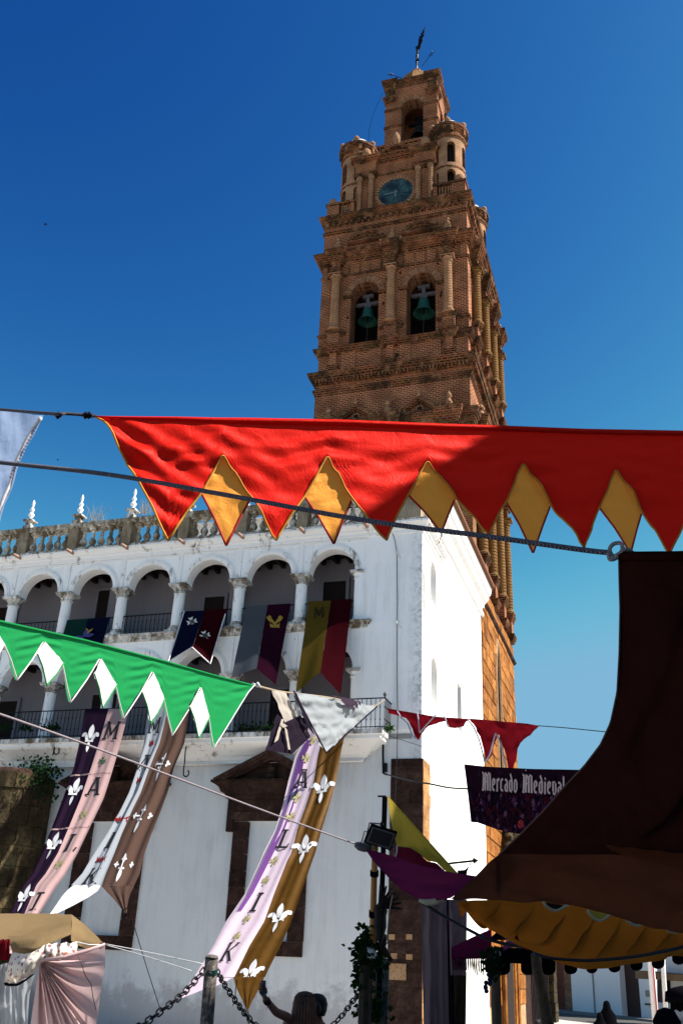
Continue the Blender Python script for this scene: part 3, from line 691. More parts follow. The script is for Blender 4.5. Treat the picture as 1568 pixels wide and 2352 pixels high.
# portal with archivolts on the side of the tower
m = MB()
def pointed(hw, spr, rise, n=10):
    pts = []
    for i in range(n+1):
        t = i/n; pts.append((16.6-hw*math.cos(t*math.pi/2), spr+rise*math.sin(t*math.pi/2)))
    return pts + [(33.2-a, b) for a, b in pts[-2::-1]]
for k in range(5):
    hw = 1.1+.21*k; pts = pointed(hw, 3.6, 2.5+.25*k); x = -.28+.10*k
    path = [(x, 16.6-hw, GZ)]+[(x, a, b) for a, b in pts]+[(x, 16.6+hw, GZ)]
    mm = MB(); mm.tube(path, .11, 6); obj('archivolt', mm, BLOCK, tower)
mm = MB(); mm.prism([(16.6-1.2, GZ)]+pointed(1.2,3.6,2.5)+[(16.6+1.2, GZ)], TS(0), -.06, .10); obj('portal_opening', mm, DARK, tower)
mm = MB(); mm.prism([(16.6-2.3,5.6),(16.6+2.3,5.6),(16.6,9.0)], TS(0), -.16, .0); obj('portal_gable', mm, BLOCK, tower)
for sgn in (-1, 1):
    mm = MB(); mm.tube([(.30, 16.6+sgn*2.35, 5.4), (.30, 16.6+sgn*.15, 8.9)], [.18,.22], 6)
    for k in range(9):
        q = Vector((.36, 16.6+sgn*2.35, 5.5)).lerp(Vector((.36, 16.6+sgn*.15, 8.9)), k/8.0)
        mm.lathe(q.x, q.y, [(.05,q.z),(.2,q.z+.12),(.22,q.z+.25),(.08,q.z+.4)], 7)
    obj('gable_crocket_moulding', mm, TURST, tower)
mm = MB(); mm.lathe(.3, 16.6, [(.2,8.8),(.42,9.0),(.3,9.15),(.5,9.35),(.42,9.6),(.15,9.75),(.25,9.95),(.05,10.2)], 9); obj('gable_finial', mm, TURST, tower)

# bells
BRONZE = m_flat('verdigris bronze', (.020,.105,.082), .55, .25, .45, 6)
GREYW = m_flat('grey painted iron', (.10,.095,.105), .7, 0, .6, 10)
def bell(cx, cy, ztop, r, label, mat=None):
    b = thing('bronze_bell', label, 'bell', (cx, cy, ztop-1.3*r*2)); s = r
    pr = [(.02,ztop),(.25*s,ztop-.02),(.45*s,ztop-.12*s),(.52*s,ztop-.4*s),(.58*s,ztop-.9*s),(.70*s,ztop-1.25*s),(.92*s,ztop-1.5*s),(1.0*s,ztop-1.62*s),(.95*s,ztop-1.62*s),(.6*s,ztop-1.2*s),(.5*s,ztop-.5*s)]
    m = MB(); m.lathe(cx, cy, pr, 28, cap=False); obj('bell_body', m, mat or BRONZE, b, smooth=True)
    m = MB(); h = ztop+.02
    m.box(cx-.32*s,cx+.32*s,cy-.09,cy+.09,h,h+.18); m.box(cx-1.12*s,cx+1.12*s,cy-.08,cy+.08,h+.18,h+.36); m.box(cx-.17*s,cx+.17*s,cy-.10,cy+.10,h+.36,h+.72); m.box(cx-.55*s,cx+.55*s,cy-.09,cy+.09,h+.72,h+.9)
    m.box(cx-.7,cx+.7,cy-.05,cy+.05,h+.22,h+.30)
    obj('headstock', m, GREYW if mat is None else IRON, b)
    m = MB(); m.tube([(cx,cy,ztop-.3*s),(cx,cy,ztop-1.5*s)], .03, 6); m.lathe(cx,cy,[(.02,ztop-1.72*s),(.09,ztop-1.62*s),(.02,ztop-1.5*s)],8); obj('clapper', m, IRON, b)
    m = MB(); m.tube([(cx,cy,ztop-1.7*s),(cx-.04,cy,32.5 if ztop<40 else ztop-2)], .012, 4); obj('bell_rope', m, GREYW, b)
    return b
bell(-5.98, 12.35, 35.35, .55, 'green bronze bell with grey yoke in the left brick arch')
bell(-2.83, 12.35, 35.40, .60, 'larger green bronze bell with grey yoke in the right brick arch')
bell(op[0]+.2, 14.7, 50.9, .55, 'dark bell hanging in the single arch at the top of the tower', m_flat('dark bronze', (.03,.03,.028), .5, .3))
# ============================================================ WHITE ARCADED BUILDING
HX0 = -25.5
hall = thing('arcaded_building', 'white plastered building with two storeys of open arches, balustrade and plain sunlit side wall', 'building', (-12, 5, GZ))
def hp(name, mb, mat, smooth=False, par=None, **k): return obj(name, mb, mat, par or hall, smooth, **k)
def hbox(name, b, mat, par=None): m = MB(); m.box(*b); return hp(name, m, mat, par=par)
# columns grid
CX_ = [-4.31-2.322*i for i in range(9)]        # free columns
BAYS = [-3.17]+[(CX_[i]+CX_[i+1])/2 for i in range(8)]
BAYS[0] = -3.17
FT = lambda u, d, z: (u, d, z)
# ground floor wall with two blind framed windows (recesses)
m = MB(); rv = MB()
W2 = (-5.98, -3.50, 2.47, 6.28); W1 = (-11.50, -9.03, 2.47, 6.28)
ops = []
for wd in (W1, W2): ops.append(((wd[0]+wd[1])/2, 0.76, 2.87, 6.27, .0005))
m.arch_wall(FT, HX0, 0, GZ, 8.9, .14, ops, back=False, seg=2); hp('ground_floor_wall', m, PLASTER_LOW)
for wd in (W1, W2):
    c = (wd[0]+wd[1])/2; hbox('blind_window_infill', (c-.8, c+.8, .10, .2, 2.8, 6.3), PLASTER_LOW)
    fr = thing('window_frame', 'x', 'x', (c, -.05, 2.47)); del fr['label']; del fr['category']; fr.parent = hall; fr.location = Vector((c,-.05,2.47))-WLOC[hall.name]
    n = 7
    for sx in (-1, 1):
        for i in range(n):
            z0 = 2.88+(6.26-2.88)*i/n; z1 = 2.88+(6.26-2.88)*(i+1)/n-.01; j = random.uniform(0,.02)
            a, b = (wd[0], c-.76) if sx < 0 else (c+.76, wd[1])
            m = MB(); m.box(a-j, b+j*.4, -.07-j, .12, z0, z1); obj('jamb_stone', m, DARKST, fr)
    for i in range(4):
        a = wd[0]+(wd[1]-wd[0])*i/4; m = MB(); m.box(a, a+.61, -.08-random.uniform(0,.015), .12, 2.47, 2.87); obj('sill_stone', m, DARKST, fr)
    for i in range(4):
        a = wd[0]-.1+(wd[1]-wd[0]+.2)*i/4; m = MB(); m.box(a, a+.66, -.12-random.uniform(0,.02), .12, 6.28, 6.55); obj('lintel_stone', m, DARKST, fr)
    for i in range(4):
        a = wd[0]-.14+(wd[1]-wd[0]+.28)*i/4; m = MB(); m.box(a, a+.685, -.10-random.uniform(0,.02), .12, 6.56, 6.95); obj('frieze_stone', m, DARKST, fr)
    for s_, x in ((1, wd[0]), (-1, wd[1])):    # consoles at the ends
        m = MB(); m.box(min(x-s_*.22,x), max(x-s_*.22,x), -.16, .1, 5.95, 6.95); obj('console', m, DARKST, fr)
    m = MB(); m.band(wd[0]-.28, wd[1]+.28, -.16, .1, [(0,6.95),(.05,7.0),(.05,7.08),(.16,7.14),(.22,7.28),(.30,7.34),(.42,7.40),(.42,7.47),(.0,7.48)]); obj('cornice', m, DARKST, fr)
    xl, xr = wd[0]-.62, wd[1]+.62
    m = MB()
    for s_ in (-1, 1):
        xe = xl if s_ < 0 else xr
        for (o0, o1, dp) in ((0, .11, -.66), (.11, .20, -.58), (.20, .29, -.46)):
            sl = (8.36-7.47)/abs(c-xe)
            def lin(x, off): return 7.48+sl*abs(x-xe)-off
            p = [(xe+(-s_)*o1/sl*1.0, 7.482), (xe+(-s_)*o0/sl, 7.482), (c, 8.38-o0), (c, 8.38-o1)]
            m.prism(p, FT, dp, .0)
    obj('pediment', m, DARKST, fr)
    m = MB(); m.prism([(xl+.4,7.481),(xr-.4,7.481),(c,8.20)], FT, -.22, .05); obj('tympanum', m, DARKST, fr)
    m = MB(); m.lathe(c, -.3, [(.16,7.48),(.2,7.6),(.13,7.7),(.15,7.85),(.08,7.95)], 9); obj('carved_shield', m, DARKST, fr)
# lower and upper arcades
def arcade(z0, z1, spr, rad, th=.44):
    m = MB(); rv = MB()
    ops = [(b, rad, z0+.001, spr, rad) for b in BAYS]
    m.arch_wall(FT, HX0, 0.0, z0, z1, th, ops, seg=22, reveal=rv, back=True)
    hp('arcade_wall', m, PLASTER); 
    hp('arch_soffit', rv, PLASTER)
    for b in BAYS:
        if b < -21: continue
        m = MB()
        for (ra, rb, dp) in ((rad+.005, rad+.06, -.035), (rad+.06, rad+.14, -.055), (rad+.14, rad+.205, -.03)):
            n = 26
            for i in range(n):
                a0 = math.pi*i/n; a1 = math.pi*(i+1)/n
                m.prism([(b+ra*math.cos(a0),spr+ra*math.sin(a0)),(b+rb*math.cos(a0),spr+rb*math.sin(a0)),(b+rb*math.cos(a1),spr+rb*math.sin(a1)),(b+ra*math.cos(a1),spr+ra*math.sin(a1))], FT, dp, .002)
        hp('archivolt', m, MILDEW2)
# real arcade needs the piers removed below the springing: build only above the springing
def arcade2(z0, z1, spr, rad, capz, th=.44):
    m = MB(); rv = MB()
    m.arch_wall(FT, HX0, 0.0, spr, z1, th, [(b, rad, spr, spr+.001, rad) for b in BAYS], seg=22, reveal=rv, sillq=False)
    hp('arcade_wall', m, PLASTER)
    for b in BAYS:
        rv = MB(); MB().arch_wall(FT, b-rad, b+rad, spr, z1, th, [(b, rad, spr, spr+.001, rad)], seg=22, reveal=rv, sillq=False); hp('arch_soffit', rv, PLASTER)
    rj = BAYS[0]+rad
    hbox('arcade_pier', (rj, 0.0, 0.0, th, z0, spr), PLASTER)
    m = MB(); m.box(HX0, CX_[-1]-.2, 0, th, z0, spr); hp('arcade_pier', m, PLASTER)
    for b in BAYS:
        if b < -20.5: continue
        m = MB()
        for (ra, rb, dp) in ((rad+.004, rad+.07, -.03), (rad+.07, rad+.15, -.055), (rad+.15, rad+.215, -.03)):
            n = 26
            for i in range(n):
                a0 = math.pi*i/n; a1 = math.pi*(i+1)/n
                m.prism([(b+ra*math.cos(a0),spr+ra*math.sin(a0)),(b+rb*math.cos(a0),spr+rb*math.sin(a0)),(b+rb*math.cos(a1),spr+rb*math.sin(a1)),(b+ra*math.cos(a1),spr+ra*math.sin(a1))], FT, dp, .002)
        hp('archivolt', m, MILDEW2)
arcade2(12.50, 15.70, 14.50, .83, 14.5); arcade2(8.9, 12.42, 11.06, .86, 11.06)
def column(x, z0, z1, r, first={}):
    key = (round(z0,2),)
    if key in first:
        src, parts = first[key]
        c = src.copy(); COL.objects.link(c); WLOC[c.name] = Vector((x, .20, z0)); c.location = Vector((x,.20,z0))-WLOC[hall.name]
        for p in parts: q = p.copy(); COL.objects.link(q); q.parent = c; WLOC[q.name] = WLOC[c.name]
        return
    c = thing('column', 'x', 'x', (x, .20, z0)); del c['label']; del c['category']; c.parent = hall; c.location = Vector((x,.20,z0))-WLOC[hall.name]
    h = z1-z0; y = .20; parts = []
    m = MB(); m.box(x-.30,x+.30,y-.30,y+.30,z0,z0+.10); m.lathe(x,y,[(.29,z0+.10),(.30,z0+.16),(.24,z0+.20),(.25,z0+.25),(.20,z0+.29)],24); parts.append(obj('base', m, MILDEW, c, origin=(x,y,z0)))
    m = MB(); m.lathe(x,y,[(r,z0+.28),(r*1.0,z0+.6),(r*.93,z1-.3)],24,cap=False); parts.append(obj('shaft', m, MILDEW2, c, smooth=True, origin=(x,y,z0)))
    m = MB(); m.lathe(x,y,[(r*.93,z1-.34),(r*1.12,z1-.32),(r*1.12,z1-.28),(r*.98,z1-.26),(r*1.0,z1-.21),(r*1.3,z1-.17),(r*1.4,z1-.10)],24); m.box(x-.315,x+.315,y-.30,y+.30,z1-.10,z1-.03); m.box(x-.345,x+.345,y-.33,y+.33,z1-.03,z1); parts.append(obj('capital', m, MILDEW, c, origin=(x,y,z0)))
    first[key] = (c, parts)
for x in CX_:
    column(x, 12.66, 14.50, .205); column(x, 8.9, 11.06, .205)
    m = MB(); m.box(x-.075, x+.075, -.035, .01, 14.5, 15.70); hp('pilaster_strip', m, MILDEW2); m = MB(); m.box(x-.06,x+.06,-.03,.01,11.06,12.3); hp('pilaster_strip', m, MILDEW2)
for z1, z0 in ((14.50, 12.66), (11.06, 8.9)):
    x = BAYS[0]+.83+.10
    m = MB(); m.lathe(x-.02, .12, [(.15,z0),(.17,z0+.1),(.12,z0+.25),(.12,z1-.3),(.15,z1-.28),(.13,z1-.2),(.2,z1-.05),(.2,z1)], 16); hp('half_column', m, MILDEW2, smooth=False)
    m = MB(); m.band(x-.24, x+.16, -.06, .3, [(0,z1-.11),(.03,z1-.09),(.03,z1-.01),(0,z1-.002)]); hp('impost', m, MILDEW)
# floor band between the arcades
m = MB(); m.band(HX0, -1.88, -.02, .40, [(0,12.40),(.05,12.42),(.05,12.50),(.12,12.53),(.12,12.58),(.17,12.61),(.17,12.66),(0,12.665)]); hp('floor_moulding', m, MILDEW)
hbox('gallery_floor', (HX0, -.3, .44, 2.7, 12.35, 12.62), GALL_SHADE); hbox('gallery_floor', (HX0, -.3, .0, 2.7, 8.72, 8.89), PLASTER)
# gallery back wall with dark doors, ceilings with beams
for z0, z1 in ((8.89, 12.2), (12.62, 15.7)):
    hbox('gallery_back_wall', (HX0, -.3, 1.6, 1.8, z0, z1), GALL_SHADE)
    hbox('gallery_end_wall', (-.6, -.4, .44, 1.6, z0, z1), GALL_SHADE)
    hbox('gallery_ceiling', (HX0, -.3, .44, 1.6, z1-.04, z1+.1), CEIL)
    m0 = None
    for i in range(int((0.0-HX0)/.52)):
        x = -.9-i*.52
        if x < -21: break
        if m0 is None: m = MB(); m.box(x-.07,x+.07,.44,1.6,z1-.24,z1-.05); m0 = hp('ceiling_beam', m, CEIL)
        else: dup(m0, offset=(x-(-.9),0,0))
    for x, w_, h_ in ((-3.55,.85,2.15),(-8.2,.8,1.9),(-12.6,1.1,2.5),(-17.3,1.0,2.1)) if z0 > 10 else ((-5.2,1.0,2.0),(-9.4,.95,2.1),(-12.2,1.0,2.1),(-16.4,1.0,2.0)):
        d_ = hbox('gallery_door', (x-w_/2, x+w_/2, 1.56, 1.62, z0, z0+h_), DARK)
        m = MB(); m.box(x-w_/2-.12,x-w_/2,1.50,1.60,z0,z0+h_+.12); m.box(x+w_/2,x+w_/2+.12,1.50,1.60,z0,z0+h_+.12); m.box(x-w_/2,x+w_/2,1.50,1.60,z0+h_,z0+h_+.12); hp('door_surround', m, GALL_SHADE)
for x in (-7.3, -12.3): hbox('gallery_buttress', (x-.2, x+.2, 1.25, 1.6, 12.62, 15.6), GALL_SHADE)
# upper frieze, cornice
m = MB(); m.box(HX0, -1.96, -.03, .01, 15.58, 15.66); hp('frieze_fillet', m, MILDEW2)
hbox('parapet_base_wall', (HX0, -.002, .0, .44, 15.70, 16.1), PLASTER)
hbox('corner_panel', (-1.94, -.002, -.03, .0, 9.0, 15.70), PLASTER)
m = MB(); m.band(HX0, 0.0, -.02, 2.9, [(.0,15.68),(.05,15.70),(.05,15.82),(.12,15.86),(.12,15.92),(.20,15.98),(.26,16.03),(.26,16.09),(.0,16.12)]); hp('main_cornice', m, MILDEW2)
m = MB(); m.band(HX0, .02, -.04, 2.9, [(.16,16.095),(.25,16.10),(.25,16.14),(.0,16.16)]); hp('cornice_top', m, MILDEW)
hbox('terrace_roof', (HX0, -.1, .44, 3.0, 15.9, 16.0), TILE)
# balustrade
PIERS = [-1.75-2.26*0 , -4.30, -6.62, -8.93, -11.27, -13.57, -15.77, -18.1, -20.4]
pier0 = None
for i, x in enumerate(PIERS[1:]):
    m = MB(); m.box(x-.20, x+.20, -.20, .22, 16.15, 17.06); hp('parapet_pier', m, PIER)
    m = MB(); m.box(x-.17, x+.17, -.16, .18, 17.25, 17.44); m.box(x-.11, x+.11, -.10, .12, 17.44, 17.62); m.box(x-.2,x+.2,-.19,.21,17.62,17.69); hp('finial_pedestal', m, MILDEW)
    pr = [(.10,0),(.07,.05),(.045,.12),(.11,.20),(.12,.26),(.07,.32),(.04,.38),(.09,.44),(.095,.48),(.045,.55),(.035,.6),(.055,.68),(.06,.76),(.035,.84),(.01,.90)]
    m = MB(); m.lathe(x, 0, [(a, 17.69+b) for a, b in pr], 14)
    hp('finial', m, MILDEW2, smooth=True)
m = MB(); m.box(HX0, -1.9, -.22, .24, 17.06, 17.13); m.box(HX0, -1.9, -.26, .28, 17.13, 17.25); hp('balustrade_rail', m, BALUS)
m = MB(); m.box(HX0, -1.9, -.17, .2, 16.15, 16.24); hp('balustrade_plinth', m, BALUS)
hbox('corner_parapet', (-1.9, -.05, -.10, .5, 16.15, 17.5), PIER); hbox('side_parapet_pier', (-.30, .02, 2.3, 2.75, 16.15, 17.3), PLASTER_SUN)
b0 = None
def bpr(x, y): 
    m = MB(); m.box(x-.12,x+.12,y-.12,y+.12,16.24,16.31)
    m.lathe(x, y, [(.06,16.31),(.085,16.35),(.145,16.46),(.14,16.54),(.075,16.66),(.055,16.74),(.085,16.76),(.085,16.79),(.055,16.81),(.06,16.88),(.10,16.94),(.075,16.97)], 14)
    m.box(x-.13,x+.13,y-.13,y+.13,16.97,17.06); return m
edges = PIERS[1:]
for i in range(len(edges)-1):
    a, b = edges[i]-.2, edges[i+1]+.2; n = 5
    for k in range(n):
        x = a+(b-a)*(k+.5)/n
        if b0 is None: b0 = hp('baluster', bpr(x, 0), BALUS); bx = x
        else: dup(b0, offset=(x-bx, 0, 0))
for k in range(6): dup(b0, offset=(-2.15-k*.35-bx, 0, 0))
for k in range(6): dup(b0, offset=(-.1-bx, .75+k*.3, 0))
m = MB(); m.box(-.28, .05, .5, 2.35, 17.06, 17.2); hp('side_balustrade_rail', m, PLASTER_SUN)
# roof tiles glimpsed behind the balustrade
m = MB(); m.add([(HX0,2.95,16.75),(-.6,2.95,16.75),(-.6,8,18.3),(HX0,8,18.3)], [(0,1,2,3)]); hp('roof', m, TILE)
hbox('rear_wall', (HX0, -.4, 2.9, 3.0, 16.0, 16.75), PLASTER)
t0 = None
for i in range(72):
    x = -.9-i*.27
    if t0 is None:
        m = MB(); P = []
        for j in range(9):
            a = math.pi*j/8; P.append([(x+.11*math.cos(a), 2.72, 16.75+.09*math.sin(a)), (x+.11*math.cos(a), 4.0, 17.15+.09*math.sin(a))])
        m.grid(P); t0 = hp('roof_tile', m, TILE, smooth=True)
    else: dup(t0, offset=(-i*.27, 0, 0))
# drain spouts
s0 = None
for x in (-1.9, -4.2, -6.5, -8.82, -11.12, -13.42, -15.72, -18.0):
    if s0 is None: m = MB(); m.tube([(x, .0, 16.02), (x, -.62, 15.97)], .062, 10); s0 = hp('drain_spout', m, m_flat('pink clay spout', (.45,.27,.20), .8), smooth=True); sx = x
    else: dup(s0, offset=(x-sx, 0, 0))
# side wall
m = MB(); rv = MB()
m.arch_wall(TS(0.0), 0.44, 11.63, GZ, 16.05, .55, [(1.73,.49,13.75,14.85,.47)], seg=18, back=False, reveal=rv) if False else None
def side_wall():
    m = MB(); rv = MB(); X = 0.0
    T = TS(X)
    m.arch_wall(T, .0, 2.9, 12.4, 16.05, .5, [(1.72,.485,13.74,14.80,.49)], seg=18, back=False, reveal=rv)
    hp('niche_reveal', rv, PLASTER_SUN); rv = MB()
    m.arch_wall(T, .0, 2.9, 9.0, 12.4, .5, [(1.79,.485,10.35,11.35,.49)], seg=18, back=False, reveal=rv)
    hp('niche_reveal', rv, PLASTER_SUN); rv = MB()
    m.arch_wall(T, .0, 11.63, GZ, 9.0, .5, [], back=False)
    m.arch_wall(T, 2.9, 11.63, 9.0, 16.98, .5, [(6.27,.42,10.42,12.14,.002)], seg=2, back=False, reveal=rv)
    hp('side_wall', m, PLASTER_SUN); hp('niche_reveal', rv, PLASTER_SUN)
    hbox('niche_back', (-.55,-.50,1.1,2.4,10.2,15.4), PLASTER_SUN); hbox('window_back', (-.55,-.50,5.7,6.8,10.3,12.3), DARK)
    hbox('inner_core', (-.56+(-10), -.56, 3.0, 11.6, 16.0, 16.9), PLASTER)
    m = MB(); m.box(-10, 0, 11.57, 11.62, 9.0, 16.98); m.box(-10,0,2.9,2.95,16.06,16.98); hp('rear_gable', m, PLASTER_SUN)
side_wall()
# side cornices: short one under the terrace, long one under the eaves
def sidemould(name, y0, y1, prof, mat, x=0.0):
    m = MB(); n = len(prof); vs = [(x+o, y0, z) for o, z in prof]+[(x+o, y1, z) for o, z in prof]+[(x-.1,y0,prof[0][1]),(x-.1,y0,prof[-1][1]),(x-.1,y1,prof[0][1]),(x-.1,y1,prof[-1][1])]
    fs = [(i, i+n, i+n+1, i+1) for i in range(n-1)]+[tuple([2*n]+list(range(n))+[2*n+1]), tuple([2*n+3]+list(range(2*n-1,n-1,-1))+[2*n+2])]
    m.add(vs, fs); return hp(name, m, mat)
sidemould('eaves_cornice', 2.95, 11.9, [(.0,16.80),(.09,16.84),(.09,16.98),(.03,17.02),(.03,17.22),(.12,17.26),(.12,17.36),(.26,17.50),(.33,17.62),(.33,17.74),(.40,17.78),(.46,17.96),(.46,18.10),(.0,18.14)], PLASTER_SUN)
m = MB(); m.band(-10, .0, 2.98, 11.6, [(.0,16.98),(.0,18.12),(.46,18.12),(.46,18.14)]); hp('eaves_block', m, PLASTER_SUN)
m0 = None
for i in range(44):
    y = 3.0+i*.205
    if m0 is None: m = MB(); m.tube([(-.4,y,18.38),(.60,y,18.20)], .09, 8); m0 = hp('eave_tile', m, TILE, smooth=True)
    else: dup(m0, offset=(0, i*.205, 0))
# balcony
m = MB(); m.band(HX0, -1.60, -.30, .0, [(-.25,8.02),(-.20,8.06),(-.16,8.12),(-.10,8.16),(-.06,8.24),(.02,8.28),(.08,8.34),(.20,8.42),(.34,8.50),(.44,8.54),(.50,8.60),(.50,8.70),(.56,8.72),(.56,8.86),(.0,8.87)]); hp('balcony_slab', m, MILDEW2)
m = MB(); m.box(HX0, -1.02, -.875, -.80, 8.72, 8.865); hp('balcony_edge', m, MILDEW)
def railing(x0, x1, y, z0, z1, step, name='railing', ret=0.0, bulb=True):
    g = thing(name, 'x', 'x', ((x0+x1)/2, y, z0)); del g['label']; del g['category']; g.parent = hall; g.location = Vector(((x0+x1)/2,y,z0))-WLOC[hall.name]
    m = MB(); m.box(x0,x1,y-.02,y+.02,z1-.03,z1); m.box(x0,x1,y-.015,y+.015,z0+.05,z0+.075)
    if ret: m.box(x1-.02,x1+.02,y+.02,y+ret,z1-.03,z1); m.box(x1-.015,x1+.015,y+.015,y+ret,z0+.05,z0+.075)
    obj('rail', m, IRON, g); b0 = None; n = int((x1-x0)/step)
    for i in range(n+1):
        x = x0+(x1-x0)*i/n
        if b0 is None:
            m = MB(); m.tube([(x,y,z0),(x,y,z1-.03)], .011, 5); h = z1-z0
            for t in (.3,.7): m.lathe(x,y,[(.011,z0+h*t-.03),(.025,z0+h*t),(.011,z0+h*t+.03)],6)
            b0 = obj('bar', m, IRON, g); xx = x
        else: dup(b0, offset=(x-xx,0,0))
    if ret:
        k = int(ret/step)
        for i in range(1, k+1): dup(b0, offset=(x1-xx, ret*i/(k+.5), 0))
        m = MB(); m.lathe(x1, y, [(.02,z1),(.03,z1+.03),(.06,z1+.08),(.05,z1+.12),(.02,z1+.16),(.004,z1+.18)], 10); obj('ball_finial', m, GREYW, g, smooth=True)
railing(-20.5, -.98, -.80, 8.87, 9.83, .145, ret=.78)
for b in BAYS:
    if b > -21: railing(b-.96, b+.96 if b < -4 else b+.86, .14, 12.66, 13.46, .15)
# hanging scroll hooks and pipes under the balcony
for px, py0, py1 in ((4, 1700, 1790), (148, 1700, 1735), (439+6*.28, 1705, 1785), ):
    a = onY(px, py1, -.12); m = MB(); top = Vector((a.x, -.75, 8.5)); b = Vector((a.x, -.30, a.z))
    pts = [top, Vector((a.x,-.78,8.3)), Vector((a.x,-.75,a.z+.4)), Vector((a.x,-.75,a.z))]+[Vector((a.x+.10-.10*math.cos(t*.6), -.75, a.z-.10*math.sin(t*.6))) for t in range(1,8)]
    m.tube(pts, .022, 6); hp('iron_bracket', m, IRON)
# corner quoin: dark stone pier set on the corner, sunlight on its side put into the stone colour
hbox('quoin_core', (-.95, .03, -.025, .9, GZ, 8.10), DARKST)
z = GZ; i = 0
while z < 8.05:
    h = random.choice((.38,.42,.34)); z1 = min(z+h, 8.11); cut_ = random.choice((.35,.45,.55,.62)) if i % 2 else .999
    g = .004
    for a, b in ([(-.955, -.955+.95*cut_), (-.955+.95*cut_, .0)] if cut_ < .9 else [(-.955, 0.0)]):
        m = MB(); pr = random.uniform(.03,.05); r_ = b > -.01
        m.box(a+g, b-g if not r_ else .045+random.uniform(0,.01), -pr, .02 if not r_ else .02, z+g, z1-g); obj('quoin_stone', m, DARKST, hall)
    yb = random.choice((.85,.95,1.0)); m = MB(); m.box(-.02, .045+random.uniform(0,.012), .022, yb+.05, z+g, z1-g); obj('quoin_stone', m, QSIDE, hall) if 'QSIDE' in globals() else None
    z = z1; i += 1
for px, py in ((904,2196),(1+938,2198),(899,2152),(939,2152),(911,2232)):
    c = onY(px, py, -.06); s_ = .09 if py != 2232 else .26
    m = MB(); m.box(c.x-s_, c.x+s_, -.062, -.03, c.z-s_*.8, c.z+s_*.8); hp('mortar_patch', m, BLOCK_W)
# cable down the facade with porcelain insulators
m = MB(); pts = [onY(x,y,-.06) for x,y in ((900,1222),(906,1240),(911,1270),(911,1330),(912,1380),(911,1430),(911,1560),(913,1640),(911,1740),(908,1830),(903,1990))]
m.tube(pts, .012, 5); hp('facade_cable', m, GREYW)
for px, py in ((911,1270),(911,1430)):
    c = onY(px, py, -.06); m = MB(); m.lathe(c.x, -.10, [(.02,c.z-.06),(.05,c.z-.03),(.03,c.z),(.05,c.z+.03),(.02,c.z+.05)], 8); m.tube([(c.x,-.1,c.z),(c.x+.14,-.02,c.z-.2)], .012, 5); hp('insulator', m, m_flat('white porcelain', (.75,.75,.75), .3) if 'white porcelain' not in bpy.data.materials else bpy.data.materials['white porcelain'])
# drainpipe at the balcony corner
m = MB(); pts = [onY(x,y,-.12) for x,y in ((877,1674),(880,1690),(879,1730),(880,1776),(888,1779))]
m.tube(pts, .035, 6); hp('conduit', m, IRON); m = MB(); a = onY(884,1762,-.12); m.box(a.x-.05,a.x+.05,-.16,-.0,a.z-.14,a.z+.12); hp('junction_box', m, IRON); a = onY(875,1680,-.14); m = MB(); m.box(a.x-.1,a.x+.06,-.22,-.04,a.z-.14,a.z+.1); hp('junction_box', m, IRON)
# ============================================================ CLOTH HELPERS
from mathutils import noise as MN
def lerp_poly(P, x):
    if x <= P[0][0]: return P[0][1]
    for (a, b), (c, d) in zip(P, P[1:]):
        if x <= c: return b+(d-b)*(x-a)/(c-a) if c > a else d
    return P[-1][1]
def xs_for(P, Q, step):
    ks = sorted(set([p[0] for p in P]+[q[0] for q in Q])); lo = max(P[0][0], Q[0][0]); hi = min(P[-1][0], Q[-1][0])
    ks = [k for k in ks if lo <= k <= hi]; out = []
    for a, b in zip(ks, ks[1:]):
        n = max(1, int((b-a)/step)); out += [a+(b-a)*i/n for i in range(n)]
    return out+[ks[-1]]
def hang(name, top, bot, U, mat, parent=None, nt=16, step=6, disp=None, off=0.0, **k):
    P = []
    for x in xs_for(top, bot, step):
        a, b = lerp_poly(top, x), lerp_poly(bot, x); row = []
        for j in range(nt+1):
            t = j/nt; y = a+(b-a)*t; p = U(x, y)
            row.append(p + U.n*(off+(disp(x, y, t) if disp else 0)))
        P.append(row)
    m = MB(); m.grid(P); return obj(name, m, mat, parent, smooth=True, **k)
def trim(name, pts, U, r, mat, parent, off=0.0, disp=None, n=5, sub=4):
    q = []
    for (a, b) in zip(pts, pts[1:]):
        for i in range(sub): x = a[0]+(b[0]-a[0])*i/sub; y = a[1]+(b[1]-a[1])*i/sub; q.append(U(x, y)+U.n*(off+(disp(x,y,1) if disp else 0)))
    x, y = pts[-1]; q.append(U(x, y)+U.n*(off+(disp(x,y,1) if disp else 0)))
    m = MB(); m.tube(q, r, n); return obj(name, m, mat, parent, smooth=True)
def curve3(pts, n=8):                 # Catmull-Rom through points
    pts = [Vector(p) for p in pts]; P = [pts[0]*2-pts[1]]+pts+[pts[-1]*2-pts[-2]]; out = []
    for i in range(1, len(P)-2):
        for k in range(n):
            t = k/n; a, b, c, d = P[i-1], P[i], P[i+1], P[i+2]
            out.append(.5*((2*b)+(c-a)*t+(2*a-5*b+4*c-d)*t*t+(3*b-a-3*c+d)*t**3))
    return out+[pts[-1]]
def rope(name, pts, r, mat, label=None, cat=None, parent=None, n=6, k=8, group=None):
    m = MB(); m.tube(curve3(pts, k), r, n); o = obj(name, m, mat, parent, smooth=True)
    if label: tag(o, label, cat, group)
    return o
